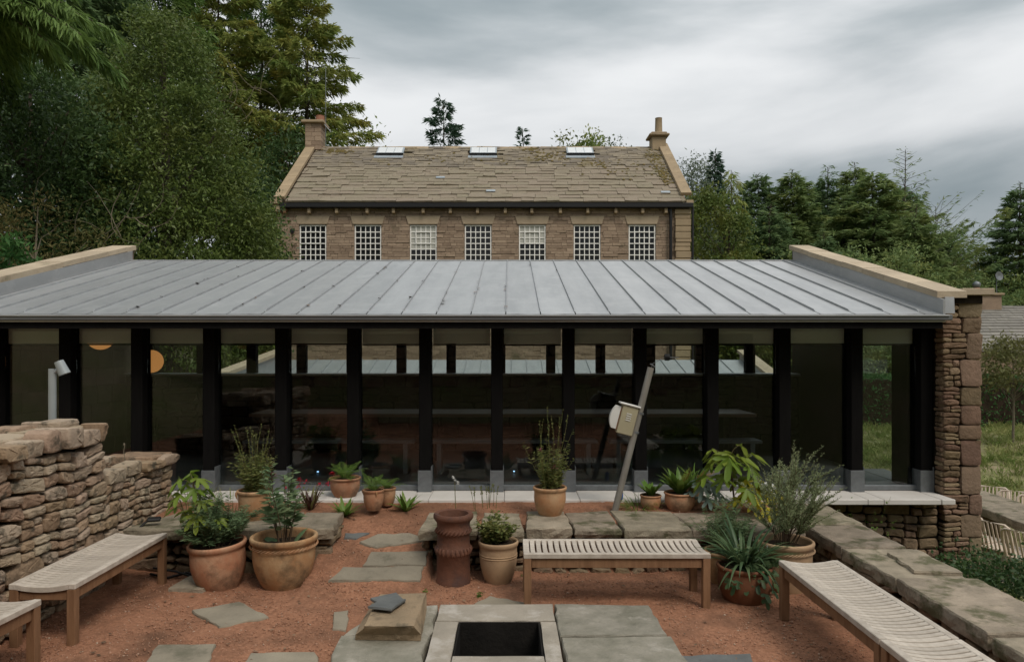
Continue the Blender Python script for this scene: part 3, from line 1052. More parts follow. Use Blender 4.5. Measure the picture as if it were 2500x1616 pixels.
slab('flagstone', 'pit_flag', pit, [(-1.16, 4.95), (-0.56, 4.95), (-0.56, 5.54), (-1.02, 5.52)], -0.05, PZ, 107, rough=0.02, lumpy=0.006, bevel=0.01)
slab('flagstone', 'pit_flag', pit, [(-1.14, 4.05), (-0.56, 4.05), (-0.56, 4.94), (-1.17, 4.94)], -0.05, PZ + 0.003, 108, rough=0.02, lumpy=0.006, bevel=0.01)
mb = MB()
mb.box((hx0 + 0.003, hy0 + 0.003, -0.5), (hx0 + 0.015, hy1 - 0.012, PZ - 0.004))
mb.box((hx1 - 0.015, hy0 + 0.003, -0.5), (hx1 - 0.003, hy1 - 0.012, PZ - 0.004))
mb.box((hx0 + 0.016, hy0 + 0.003, -0.5), (hx1 - 0.016, hy0 + 0.015, PZ - 0.004))
mb.box((hx0 + 0.016, hy1 - 0.026, -0.5), (hx1 - 0.016, hy1 - 0.012, PZ - 0.004))
mb.box((hx0, hy0, -0.54), (hx1, hy1, -0.502))
mb.obj('sooty_lining', 'soot', pit)
settle(pit, before)
# the gravel stops at the pit: drop the faces under its opening
import bmesh
gc = bpy.data.objects['gravel_court'].data
bmg = bmesh.new()
bmg.from_mesh(gc)
doomed = [q for q in bmg.faces if hx0 - 0.12 < q.calc_center_median().x < hx1 + 0.12 and hy0 - 0.12 < q.calc_center_median().y < hy1 + 0.12]
bmesh.ops.delete(bmg, geom=doomed, context='FACES')
bmg.to_mesh(gc)
bmg.free()
# block of stone with bevelled edges, two slates on it
zb = PZ + 0.006
blk = MB()
bl = [pw(866, 1561, zb), pw(1027, 1564, zb), pw(1040, 1500, zb), pw(905, 1484, zb)]
zt = PZ + 0.125
tp = [pw(889, 1528, zt), pw(1010, 1528, zt), pw(1040, 1447, zt), pw(928, 1450, zt)]
rngb = random.Random(77)
rings = []
for t_ in (0.0, 0.35, 0.85, 1.0):
    ring = []
    for i in range(4):
        a0, a1 = bl[i], bl[(i + 1) % 4]
        b0, b1 = tp[i], tp[(i + 1) % 4]
        for j in range(5):
            s = j / 5
            pa = (a0[0] + (a1[0] - a0[0]) * s, a0[1] + (a1[1] - a0[1]) * s)
            pb_ = (b0[0] + (b1[0] - b0[0]) * s, b0[1] + (b1[1] - b0[1]) * s)
            k = 0 if t_ == 0 else (0.12 if t_ == 0.35 else (0.9 if t_ == 0.85 else 1.0))
            jj = 0.008 if 0 < t_ < 1 else 0.002
            ring.append((pa[0] + (pb_[0] - pa[0]) * k + rngb.uniform(-jj, jj), pa[1] + (pb_[1] - pa[1]) * k + rngb.uniform(-jj, jj), zb + (zt - zb) * t_ + rngb.uniform(-jj, jj) * 0.5))
    rings.append(ring)
v = [p for r in rings for p in r]
f = []
for r in range(3):
    for i in range(20):
        j = (i + 1) % 20
        f.append((r * 20 + i, r * 20 + j, (r + 1) * 20 + j, (r + 1) * 20 + i))
f.append(tuple(range(60, 80)))
blk.add(v, f)
o = blk.obj('stone_block', 'sandstone_block')
tag(o, 'thick tan sandstone block with sloping sides lying on the fire pit flags', 'stone block')
s1 = slab('slate', 'slate_dark', None, [pw(904, 1466, zt), pw(968, 1452, zt), pw(989, 1472, zt), pw(925, 1478, zt)], zt + 0.004, zt + 0.022, 3, rough=0.004, bevel=0.004, lumpy=0.001)
tag(s1, 'rear of the two dark slate pieces on the sandstone block', 'slate', 'slate pieces on the stone block')
s2 = slab('slate', 'slate_dark', None, [pw(898, 1493, zt), pw(930, 1476, zt), pw(990, 1474, zt), pw(955, 1500, zt)], zt + 0.024, zt + 0.040, 4, rough=0.004, bevel=0.004, lumpy=0.001)
tag(s2, 'front dark slate piece overlapping the other on the sandstone block', 'slate', 'slate pieces on the stone block')

# ------------------------------------------------------------------ pavilion
PV = (-0.9, 10.0, 0.0)
pav = empty('glass_pavilion', 'long low glazed pavilion with black posts and a grey standing seam roof', 'pavilion', PV)
before_pav = set(bpy.data.objects)
RY0, RZ0, RY1, RZ1 = 7.72, 2.475, 11.75, 3.555
SL = (RZ1 - RZ0) / (RY1 - RY0)
rz = lambda y: RZ0 + SL * (y - RY0)
XL, XR = -6.26, 4.70
FLOOR = 0.46
POST_Y = 8.13
posts = [-4.268 + 0.8237 * k for k in range(-2, 11)] + [4.765]

roof = MB().add([(XL, RY0, rz(RY0) - 0.16), (XR, RY0, rz(RY0) - 0.16), (XR, RY1, rz(RY1) - 0.16), (XL, RY1, rz(RY1) - 0.16),
                 (XL, RY0 + .02, rz(RY0 + .02) - 0.006), (XR, RY0 + .02, rz(RY0 + .02) - 0.006), (XR, RY1, rz(RY1) - 0.006), (XL, RY1, rz(RY1) - 0.006)],
                [(0, 3, 2, 1), (4, 5, 6, 7), (0, 1, 5, 4), (1, 2, 6, 5), (2, 3, 7, 6), (3, 0, 4, 7)]).obj('roof', 'black_timber', pav)
seam_x = [-0.045 + 0.3785 * k for k in range(-16, 13)]
edges = [XL] + [s for s in seam_x if XL + 0.1 < s < XR - 0.1] + [XR]
prng = random.Random(9)
for a, b in zip(edges[:-1], edges[1:]):
    m_ = 8
    v, f = [], []
    ph = prng.uniform(0, 6)
    for j in range(m_ + 1):
        y = RY0 - 0.01 + (RY1 - RY0 + 0.02) * j / m_
        for i in range(4):
            x = a + 0.006 + (b - a - 0.012) * i / 3
            oil = 0.0022 * sin(ph + 4.5 * j + 2 * i) if 0 < i < 3 else 0
            v.append((x, y, rz(y) + oil))
    for j in range(m_):
        for i in range(3):
            q = j * 4 + i
            f.append((q, q + 1, q + 5, q + 4))
    k = len(v)
    v += [(p[0], p[1], p[2] - 0.005) for p in v]
    f += [tuple(i + k for i in q[::-1]) for q in f]
    f += [(0, k, k + 1, 1), (1, k + 1, k + 2, 2), (2, k + 2, k + 3, 3)]
    MB().add(v, f).obj('roof_panel', 'zinc', roof, smooth=True)
for x in edges[1:-1]:
    y0, y1 = RY0 + 0.13, RY1
    v = []
    for y, h in ((y0 - 0.03, 0.003), (y0 + 0.02, 0.022), (y1, 0.022)):
        for dx in (-0.006, 0.006):
            v += [(x + dx, y, rz(y) - 0.004), (x + dx * 0.6, y, rz(y) + h)]
    f = []
    for s in range(2):
        a = s * 4
        f += [(a, a + 4, a + 5, a + 1), (a + 2, a + 3, a + 7, a + 6), (a + 1, a + 5, a + 7, a + 3)]
    MB().add(v, f).obj('standing_seam', 'zinc_seam', roof)
# zinc apron at the eave, gutter, drip edge, ridge flashing
MB().add(*cbox((XL, RY0 - 0.06, rz(RY0) - 0.03), (XR + 0.04, RY0 + 0.0, rz(RY0) - 0.012), 0.004)).obj('eave_apron', 'zinc', roof)
g = MB().box((XL, RY0 - 0.045, 2.404), (XR + 0.08, RY0 + 0.06, 2.462), 0.006).obj('gutter', 'gutter', pav)
MB().box((XL, RY0 - 0.012, 2.386), (XR + 0.02, RY0 + 0.05, 2.402), 0.003).obj('drip_edge', 'drip_edge', pav)
MB().box((XL, RY1 - 0.03, rz(RY1) - 0.05), (XR, RY1 + 0.09, rz(RY1) + 0.012), 0.005).obj('ridge_flashing', 'zinc', roof)
for k in range(46):      # leaves and grit caught against the seams
    x = prng.choice(edges[6:20]) + prng.uniform(-0.02, 0.02)
    y = prng.uniform(RY0 + 0.1, RY1 - 0.3)
    if k == 0: debris = MB()
    a = prng.uniform(0, 6.28)
    l = prng.uniform(0.012, 0.03)
    debris.add([(x + l * cos(a + q) , y + l * sin(a + q) * 1.4, rz(y) + 0.01 + 0.012 * (q % 2 > 1)) for q in (0, 1.6, 3.1, 4.7)], [(0, 1, 2, 3)], prng.random())
o = debris.obj('fallen_leaves', 'bark_mulch', roof)
o['kind'] = 'stuff'
# beam and soffit
MB().box((XL + 0.02, POST_Y - 0.02, 2.335), (XR + 0.06, POST_Y + 0.24, 2.50), 0.005).obj('eave_beam', 'black_timber', pav)
MB().box((XL + 0.02, RY0 + 0.07, 2.44), (XR + 0.02, POST_Y - 0.03, 2.462)).obj('soffit', 'black_timber', pav)
shoe_mesh = MB()
shoe_mesh.box((-0.078, -0.014, 0.0), (0.078, -0.006, 0.245), 0.002)
shoe_mesh.box((-0.078, -0.0055, 0.0), (-0.070, 0.16, 0.245), 0.002)
shoe_mesh.box((0.070, -0.0055, 0.0), (0.078, 0.16, 0.285), 0.002)
shoe_me = shoe_mesh.mesh('shoe', 'galv')
post_me = MB().box((-0.067, 0, 0.03), (0.067, 0.20, 1.874), 0.006).mesh('post', 'black_timber')
for x in posts:
    if abs(x) > 6.3: continue
    p = link('post', post_me, pav, (x, POST_Y, FLOOR))
    s_ = link('post_shoe', shoe_me, p, (0, 0, 0.004))
# panes, bottom rails, blinds, sill slabs between the posts
for a, b in zip(posts[:-1], posts[1:]):
    x0, x1 = a + 0.069, b - 0.069
    if x1 < XL: continue
    x0 = max(x0, XL + 0.05)
    MB().box((x0, POST_Y + 0.115, FLOOR + 0.066), (x1, POST_Y + 0.125, 2.333)).obj('window_pane', 'pane_glass', pav)
    MB().box((x0, POST_Y + 0.07, FLOOR + 0.008), (x1, POST_Y + 0.16, FLOOR + 0.064), 0.004).obj('bottom_rail', 'galv', pav)
    hb = 0.175 + prng.uniform(-.004, .004)
    MB().box((x0 + 0.012, POST_Y + 0.15, 2.333 - hb), (x1 - 0.012, POST_Y + 0.158, 2.332)).obj('roller_blind', 'blind_cloth', pav)
    MB().box((x0 + 0.012, POST_Y + 0.146, 2.333 - hb - 0.022), (x1 - 0.012, POST_Y + 0.164, 2.333 - hb - 0.002), 0.003).obj('blind_rail', 'black_timber', pav)
for k, (a, b) in enumerate(zip(posts[:-1], posts[1:])):
    for s0, s1 in ((a - 0.085, a + 0.085), (a + 0.089, b - 0.089)):
        x0, x1 = max(s0, XL - 0.3), min(s1, 4.80)
        if x1 - x0 < 0.05: continue
        MB().box((x0, 7.71, FLOOR - 0.055), (x1, 8.32, FLOOR + 0.003), 0.006).obj('sill_slab', 'sill_stone', pav)
MB().box((4.684, 7.71, FLOOR - 0.055), (4.832, 8.32, FLOOR + 0.003), 0.006).obj('sill_slab', 'sill_stone', pav)
# floor, base, interior
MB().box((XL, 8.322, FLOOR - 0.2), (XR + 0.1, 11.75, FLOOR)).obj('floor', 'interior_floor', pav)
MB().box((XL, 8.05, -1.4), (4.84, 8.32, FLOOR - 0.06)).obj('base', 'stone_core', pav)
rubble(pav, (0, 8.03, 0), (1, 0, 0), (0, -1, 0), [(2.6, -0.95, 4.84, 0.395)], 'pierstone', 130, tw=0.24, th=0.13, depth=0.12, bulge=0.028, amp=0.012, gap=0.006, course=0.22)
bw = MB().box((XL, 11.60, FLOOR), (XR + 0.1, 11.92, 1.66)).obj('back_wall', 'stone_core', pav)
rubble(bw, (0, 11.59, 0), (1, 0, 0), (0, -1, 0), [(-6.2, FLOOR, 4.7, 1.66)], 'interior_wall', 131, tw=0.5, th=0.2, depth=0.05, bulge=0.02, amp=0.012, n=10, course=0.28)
MB().box((XL, 11.50, 1.664), (XR, 11.90, 1.70), 0.004).obj('rear_sill', 'drip_edge', pav)
MB().box((XL, 11.70, 3.05), (XR, 11.92, 3.38)).obj('rear_beam', 'black_timber', pav)
for a, b in zip(posts[:-1], posts[1:]):
    if a > XL:
        MB().box((a - 0.075, 11.72, 1.702), (a + 0.075, 11.86, 3.05), 0.004).obj('rear_mullion', 'black_timber', pav)
    x0, x1 = max(a, XL) + 0.077, min(b, XR) - 0.077
    if x1 > x0:
        MB().box((x0, 11.79, 1.704), (x1, 11.798, 3.048)).obj('rear_pane', 'rear_glass', pav)
# gable walls with zinc upstand and stone coping
for side, (xa, xb, xi, c0, c1) in (('left', (-6.62, -6.29, -6.27, -6.66, -6.26)), ('right', (4.72, 4.98, 4.70, 4.675, 5.0))):
    yg0 = 8.46 if side == 'right' else 7.95
    v = []
    for x in (xa, xb):
        v += [(x, yg0, -1.2), (x, 11.9, -1.2), (x, 11.9, rz(11.9) + 0.155), (x, yg0, rz(yg0) + 0.155)]
    f = [(0, 1, 2, 3), (4, 7, 6, 5), (0, 4, 5, 1), (1, 5, 6, 2), (2, 6, 7, 3), (3, 7, 4, 0)]
    if side == 'left':
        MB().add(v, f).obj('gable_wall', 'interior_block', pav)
    else:       # leave a glazed doorway
        def seg(y0, y1, z0, top):
            vv = []
            for x in (xa, xa + 0.08):
                vv += [(x, y0, z0), (x, y1, z0), (x, y1, top(y1)), (x, y0, top(y0))]
            return vv, f
        t0 = lambda y: rz(y) + 0.155
        MB().add(*seg(8.46, 8.80, -1.2, t0)).add(*seg(9.72, 11.9, -1.2, t0)).add(*seg(8.802, 9.718, -1.2, lambda y: FLOOR - 0.02)).add(*seg(8.802, 9.718, 2.42, t0)).obj('gable_wall', 'black_timber', pav)
        MB().box((xa + 0.03, 8.81, FLOOR + 0.006), (xa + 0.038, 9.71, 2.41)).obj('end_pane', 'rear_glass', pav)
        MB().box((xa + 0.04, 8.804, FLOOR - 0.018), (xb + 0.12, 9.716, FLOOR + 0.004)).obj('end_threshold', 'interior_floor', pav)
    y0 = RY0 - 0.02 if side == 'right' else 7.7
    v = []
    for x in (xi - 0.012, xi + 0.012):
        v += [(x, y0, rz(y0) - 0.03), (x, RY1 + 0.05, rz(RY1 + 0.05) - 0.03), (x, RY1 + 0.05, rz(RY1 + 0.05) + 0.16), (x, y0, rz(y0) + 0.16)]
    MB().add(v, f).obj('zinc_upstand', 'zinc', pav)
    y = 7.78
    yend = 11.92
    k = 0
    while y < yend - 0.1:
        l = min(0.56 + prng.uniform(-.05, .05), yend - y)
        if yend - y - l < 0.2: l = yend - y
        ya, yb = y + 0.003, y + l - 0.003
        dz = prng.uniform(-.004, .004)
        v = []
        for x in (c0, c1):
            v += [(x, ya, rz(ya) + 0.163 + dz), (x, yb, rz(yb) + 0.163 + dz), (x, yb, rz(yb) + 0.235 + dz), (x, ya, rz(ya) + 0.235 + dz)]
        MB().add(v, f).obj('coping_stone', 'coping', pav)
        y += l
        k += 1
# inner face of the left gable in squared blocks
for r in range(8):
    z0 = FLOOR + r * 0.27
    y = 8.4 - (r % 2) * 0.2
    while y < 11.5:
        l = prng.uniform(0.35, 0.5)
        if z0 + 0.27 < rz(y) - 0.2 and y > 8.35:
            MB().box((-6.292, y + 0.004, z0 + 0.004), (-6.262 + prng.uniform(0, .006), min(y + l, 11.55) - 0.004, z0 + 0.266), 0.004).obj('wall_block', 'interior_block', pav)
        y += l
# zinc apron corner at the pier
MB().add([(4.70, 7.74, 2.48), (4.84, 7.74, 2.48), (4.845, 7.76, 2.66), (4.75, 7.76, 2.66), (4.70, 7.83, 2.50), (4.84, 7.83, 2.50), (4.845, 7.83, 2.67), (4.75, 7.83, 2.67)],
         [(0, 1, 2, 3), (4, 7, 6, 5), (0, 3, 7, 4), (1, 5, 6, 2), (3, 2, 6, 7), (0, 4, 5, 1)]).obj('corner_flashing', 'zinc', pav)
# stone pier at the right end
pier = MB().box((4.87, 8.0, -1.25), (5.25, 8.44, 2.68)).obj('end_pier', 'stone_core', pav)
zq = -0.95
k = 0
cells_front = []
while zq < 2.66:
    h = min(prng.uniform(0.16, 0.34), 2.68 - zq)
    if 2.68 - zq - h < 0.1: h = 2.68 - zq
    wq = prng.choice((0.11, 0.14, 0.22, 0.24)) if k % 2 else prng.choice((0.17, 0.24, 0.26))
    q = [(5.28 - wq, zq), (5.28, zq), (5.28, zq + h), (5.28 - wq, zq + h)]
    rq = random.Random(400 + k)
    vv, ff = stone_verts(q, 0.2, 0.012, rq, n=20, gap=0.003, rough=0.05, edge=0.007, facet=0.002)
    MB().add([(p[0], 7.965 - p[2], p[1]) for p in vv], [t[::-1] for t in ff]).obj('quoin', 'quoin', pier, smooth=40)
    cells_front.append((4.845, zq, 5.28 - wq, zq + h))
    zq += h
    k += 1
for i, c in enumerate(cells_front):
    rubble(pier, (0, 7.965, 0), (1, 0, 0), (0, -1, 0), [c], 'pierstone', 500 + i, tw=0.19, th=0.08, depth=0.1, bulge=0.02, amp=0.007, gap=0.003, n=16, rough=0.24, course=0.17)
rubble(pier, (4.86, 0, 0), (0, 1, 0), (-1, 0, 0), [(7.97, FLOOR, 8.13, 2.42)], 'pierstone', 560, tw=0.2, th=0.08, depth=0.1, bulge=0.015, amp=0.005, gap=0.004, n=12, course=0.14)
rubble(pier, (5.27, 0, 0), (0, 1, 0), (1, 0, 0), [(7.97, -0.9, 8.44, 2.66)], 'pierstone', 561, tw=0.24, th=0.12, depth=0.1, bulge=0.015, amp=0.005, gap=0.004, n=10, course=0.2)
MB().box((5.0, 7.86, 2.69), (5.36, 8.46, 2.765), 0.006).obj('pier_cap', 'coping', pav)
MB().box((4.86, 7.93, 2.60), (5.27, 8.44, 2.689), 0.004).obj('pier_cap_bed', 'stone_core', pav)
# ceiling
settle(pav, before_pav)
# children of children were modelled in world space too: their parents now sit shifted, so nothing else to undo

# interior furniture seen dimly through the glass
t = empty('dining_table', 'long timber table inside the pavilion seen dimly through the glass', 'table', (0, 10.2, FLOOR))
MB().box((-3.6, -0.4, 0.70), (3.4, 0.4, 0.745), 0.006).obj('tabletop', 'table_wood', t)
for x in (-3.3, -1.1, 1.1, 3.1):
    MB().box((x - 0.04, -0.34, 0), (x + 0.04, -0.26, 0.698), 0.004).obj('leg', 'black_timber', t)
    MB().box((x - 0.04, 0.26, 0), (x + 0.04, 0.34, 0.698), 0.004).obj('leg', 'black_timber', t)
for k, (x0, x1, where) in enumerate(((-3.5, -1.25, 'left half'), (-1.05, 1.15, 'middle'), (1.3, 3.3, 'right half'))):
    b = empty('indoor_bench', 'pale backless bench inside along the %s of the long timber table' % where, 'bench', ((x0 + x1) / 2, 9.45, FLOOR), group='benches inside the pavilion')
    h = (x1 - x0) / 2
    MB().box((-h, -0.16, 0.40), (h, 0.16, 0.44), 0.006).obj('seat', 'gutter', b)
    for x in (-h + 0.12, h - 0.12):
        MB().box((x - 0.03, -0.14, 0), (x + 0.03, 0.14, 0.399), 0.004).obj('leg', 'galv', b)


def pendant(label, px, py, d, r):
    x, y, z = at(px, py, d)
    o = empty('pendant_lamp', label, 'lamp', (x, y, z), group='glowing globe lamps inside')
    MB().lathe([(r * sin(pi * i / 16) + 0.0005, -r * cos(pi * i / 16)) for i in range(17)], 28).obj('globe', 'lamp_globe', o, smooth=True)
    MB().lathe([(0.03, r - 0.01), (0.03, r + 0.05), (0.006, r + 0.06), (0.006, rz(d) - 0.17 - z)], 12).obj('flex', 'rubber', o)


pendant('round glowing orange globe lamp inside, half hidden by a black post', 369, 882, 9.5, 0.152)
pendant('higher glowing globe lamp inside whose base shows under the blind', 245, 822, 9.3, 0.17)
for px, py in ((776, 1151), (1255, 1150)):
    x, y, z = at(px, py, 9.4)
    o = MB().box((x - 0.011, y - 0.008, z - 0.006), (x + 0.011, y + 0.008, z + 0.006), 0.002).obj('floor_socket', 'socket_light')
    tag(o, 'tiny blue socket light on the pavilion floor, %s of the pair' % ('left' if px < 1000 else 'right'), 'light', 'blue indicator lights inside')

# ------------------------------------------------------------------ second pavilion roof, seen through the glass
sp = empty('rear_pavilion', 'lower second pavilion roof beyond, seen through the glass', 'pavilion', (0.2, 17.5, -1.5))
bf = set(bpy.data.objects)
y0, y1, z0, z1 = 15.3, 19.6, 0.66, 1.815
s2 = (z1 - z0) / (y1 - y0)
rz2 = lambda y: z0 + s2 * (y - y0)
x0, x1 = -6.1, 6.35
rf = MB().add([(x0, y0, rz2(y0) - .1), (x1, y0, rz2(y0) - .1), (x1, y1, rz2(y1) - .1), (x0, y1, rz2(y1) - .1), (x0, y0, rz2(y0)), (x1, y0, rz2(y0)), (x1, y1, rz2(y1)), (x0, y1, rz2(y1))],
              [(0, 3, 2, 1), (4, 5, 6, 7), (0, 1, 5, 4), (1, 2, 6, 5), (2, 3, 7, 6), (3, 0, 4, 7)]).obj('roof', 'zinc', sp)
x = x0 + 0.4
while x < x1 - 0.2:
    v = []
    for y in (y0 + .1, y1):
        v += [(x - .009, y, rz2(y) - .003), (x - .005, y, rz2(y) + .03), (x + .009, y, rz2(y) - .003), (x + .005, y, rz2(y) + .03)]
    MB().add(v, [(0, 4, 5, 1), (2, 3, 7, 6), (1, 5, 7, 3), (0, 1, 3, 2)]).obj('standing_seam', 'zinc_seam', rf)
    x += 0.41
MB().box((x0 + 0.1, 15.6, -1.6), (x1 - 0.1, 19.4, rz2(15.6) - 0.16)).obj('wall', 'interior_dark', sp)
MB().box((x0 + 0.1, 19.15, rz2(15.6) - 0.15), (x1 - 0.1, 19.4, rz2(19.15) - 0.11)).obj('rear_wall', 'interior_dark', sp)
f6 = [(0, 1, 2, 3), (4, 7, 6, 5), (0, 4, 5, 1), (1, 5, 6, 2), (2, 6, 7, 3), (3, 7, 4, 0)]
for xa, up in ((-6.3, 0.33), (6.36, 0.26)):
    v, c = [], []
    for x in (xa, xa + 0.2):
        v += [(x, y0, -1.5), (x, y1 + .1, -1.5), (x, y1 + .1, rz2(y1) + up - 0.06), (x, y0, rz2(y0) + up + (0.6 if xa < 0 else 0) - 0.06)]
    for x in (xa - 0.06, xa + 0.26):
        za, zb_ = rz2(y0) + up + (0.6 if xa < 0 else 0) - 0.057, rz2(y1) + up - 0.057
        c += [(x, y0 - .05, za), (x, y1 + .15, zb_), (x, y1 + .15, zb_ + .08), (x, y0 - .05, za + .08)]
    MB().add(v, f6).obj('parapet', 'zinc', sp)
    MB().add(c, f6).obj('parapet_coping', 'coping', sp)
settle(sp, bf)

# ------------------------------------------------------------------ stone mill behind
D = 29.0
mx = lambda px: (px - CX) * D / F
mz = lambda py: EYE - (py - CY) * D / F
mill = empty('stone_mill', 'old stone mill with seven white gridded windows under a mossy slate roof', 'building', (-1.0, 31.5, -1.6))
bf = set(bpy.data.objects)
MX0, MX1 = -9.53, 7.36
EZ = 7.86            # wall top
RDY, RDZ = 33.6, 11.62
win_px = [763, 897.5, 1033, 1167, 1299.5, 1433.5, 1568]
WW, WTOP, WBOT = 1.085, 7.19, 5.22
wins = [(mx(p) - WW / 2, mx(p) + WW / 2) for p in win_px]
# masonry core with the window openings left free
core = MB()
core.box((MX0 + 0.05, D + 0.08, -1.6), (MX1 - 0.05, D + 0.5, WBOT))
core.box((MX0 + 0.05, D + 0.08, WTOP), (MX1 - 0.05, D + 0.5, EZ))
xs_ = [MX0 + 0.05] + [e for w_ in wins for e in w_] + [MX1 - 0.05]
for a, b in zip(xs_[0::2], xs_[1::2]):
    core.box((a, D + 0.08, WBOT), (b, D + 0.5, WTOP))
core.box((MX0 + 0.06, D + 0.7, -1.6), (MX1 - 0.06, D + 9.0, EZ - 0.02))
wallm = core.obj('wall', 'millstone', mill)
for xa in (MX0 + 0.02, MX1 - 0.42):     # gable triangles
    v = []
    for x in (xa, xa + 0.4):
        v += [(x, D + 0.1, EZ - 0.03), (x, RDY, RDZ + 0.02), (x, 2 * RDY - D, EZ - 0.03)]
    MB().add(v, [(0, 1, 2), (5, 4, 3), (0, 3, 4, 1), (1, 4, 5, 2), (2, 5, 3, 0)]).obj('gable', 'millstone', mill)
# coursed stones: hundreds of thin ones, joined
rng = random.Random(61)
mb = MB()
z = 1.2
blocked = [(a - 0.01, b + 0.01, WBOT - 0.02, WTOP + 0.02) for a, b in wins]
while z < EZ - 0.02:
    h = rng.uniform(0.065, 0.13) if z < 6.9 else rng.uniform(0.09, 0.16)
    x = MX0 + 0.02 - rng.uniform(0, 0.3)
    while x < MX1 - 0.02:
        l = rng.uniform(0.18, 0.62)
        segs = [(max(x, MX0), min(x + l, MX1))]
        for (a, b, c, d) in blocked:
            if z + h > c and z < d:
                ns = []
                for (p, q) in segs:
                    if q <= a or p >= b: ns.append((p, q))
                    else:
                        if p < a: ns.append((p, a))
                        if q > b: ns.append((b, q))
                segs = ns
        for (p, q) in segs:
            if q - p > 0.03:
                o_ = rng.uniform(0.0, 0.03)
                mb.box((p + 0.006, D + 0.045 - o_, z + 0.006), (q - 0.006, D + 0.1, min(z + h, EZ) - 0.004), 0.0, min(1, max(0, rng.gauss(0.35, 0.3))))
        x += l
    z += h
o = mb.obj('coursed_stone', 'millstone', wallm)
o['kind'] = 'stuff'
# end quoin strips
MB().box((MX0 - 0.02, D - 0.015, 1.2), (MX0 + 0.62, D + 0.012, 7.0), 0.01).obj('rendered_quoin', 'millstone', mill)
rq = random.Random(3)
z = 1.2
while z < EZ - 0.1:
    h = rq.uniform(0.14, 0.3)
    MB().box((6.72 + rq.uniform(-.02, .02), D - 0.10 + rq.uniform(-.03, .03), z + 0.008), (MX1 + rq.uniform(-.03, .02), D + 0.03, min(z + h, EZ) - 0.006), 0.02).obj('quoin', 'ashlar', mill)
    z += h
# windows
pane_me = MB().box((-0.098, -0.004, -0.112), (0.098, 0.004, 0.112)).mesh('pane', 'window_dark')
pane_blind = MB().box((-0.098, -0.004, -0.112), (0.098, 0.004, 0.112)).mesh('pane', 'window_blind')
for k, (a, b) in enumerate(wins):
    w_ = MB()
    yb = D + 0.105
    hh = WTOP - WBOT
    for x in (a, b - 0.045):
        w_.box((x, yb - 0.04, WBOT), (x + 0.045, yb + 0.04, WTOP), 0.004)
    for zz in (WBOT, WTOP - 0.05):
        w_.box((a + 0.046, yb - 0.038, zz), (b - 0.046, yb + 0.038, zz + 0.05), 0.004)
    wo = w_.obj('window', 'white_paint', mill)
    bars = MB()
    ix0, ix1, iz0, iz1 = a + 0.045, b - 0.045, WBOT + 0.05, WTOP - 0.05
    nc, nr = 5, 8
    for i in range(1, nc):
        x = ix0 + (ix1 - ix0) * i / nc
        bars.box((x - 0.017, yb - 0.022, iz0), (x + 0.017, yb + 0.02, iz1))
    for j in range(1, nr):
        zz = iz0 + (iz1 - iz0) * j / nr
        bars.box((ix0, yb - 0.024, zz - 0.017), (ix1, yb + 0.018, zz + 0.017))
    bars.obj('glazing_bars', 'white_paint', wo)
    if k in (0, 2, 4, 6):   # opening light in the middle
        s0, s1 = ix0 + (ix1 - ix0) / nc, ix0 + (ix1 - ix0) * 4 / nc
        q0, q1 = iz0 + (iz1 - iz0) * 5 / nr, iz0 + (iz1 - iz0) * 7 / nr
        op = MB()
        for x in (s0 - .02, s1 - .02):
            op.box((x, yb - 0.05, q0), (x + 0.04, yb - 0.026, q1))
        for zz in (q0 - .02, q1 - .02):
            op.box((s0 - 0.02, yb - 0.052, zz), (s1 + 0.02, yb - 0.028, zz + 0.04))
        op.obj('casement', 'white_paint', wo)
    for i in range(nc):
        for j in range(nr):
            blind = (k == 2 and j >= 4) or (k == 4 and 5 <= j)
            x = ix0 + (ix1 - ix0) * (i + .5) / nc
            zz = iz0 + (iz1 - iz0) * (j + .5) / nr
            link('pane', pane_blind if blind else pane_me, wo, (x, yb + 0.006, zz), scl=((ix1 - ix0) / nc / 0.2, 1, (iz1 - iz0) / nr / 0.235))
    # splayed lintel
    lx0, lx1, lz0, lz1 = a - 0.06, b + 0.06, WTOP + 0.03, WTOP + 0.36
    v = []
    for y in (D - 0.012, D + 0.09):
        v += [(lx0, y, lz0), (lx1, y, lz0), (lx1 + 0.10, y, lz1), (lx0 - 0.10, y, lz1)]
    MB().add(v, [(0, 1, 2, 3), (4, 7, 6, 5), (0, 4, 5, 1), (1, 5, 6, 2), (2, 6, 7, 3), (3, 7, 4, 0)]).obj('lintel', 'lintel_stone', mill)
# gutter, brackets, downpipes, vent
MB().box((MX0 + 0.25, D - 0.30, EZ - 0.02), (MX1 + 0.05, D - 0.12, EZ + 0.17), 0.02).obj('gutter', 'black_iron', mill)
MB().box((MX0 + 0.25, D - 0.11, EZ - 0.0), (MX1 - 0.05, D + 0.07, EZ + 0.14)).obj('eaves_board', 'black_iron', mill)
bx = [698, 757, 824, 898, 962, 1034, 1100, 1166, 1233.5, 1298, 1367.5, 1434, 1502, 1567.5, 1624]
for p in bx:
    x = mx(p)
    MB().box((x - 0.06, D - 0.20, EZ - 0.23), (x + 0.06, D + 0.05, EZ - 0.022), 0.015).obj('bracket', 'teak_brown' if p < 700 else 'ashlar', mill)
MB().tube([(mx(1636), D - 0.12, -1.5), (mx(1636), D - 0.12, EZ - 0.06)], 0.065, 10).tube([(mx(1636) - .2, D - 0.12, EZ + .05), (mx(1636), D - 0.12, EZ - 0.2)], 0.05, 8).obj('downpipe', 'black_iron', mill, smooth=True)
MB().tube([(MX1 + 0.06, D - 0.1, -1.5), (MX1 + 0.06, D - 0.1, EZ)], 0.045, 10).obj('downpipe', 'black_iron', mill, smooth=True)
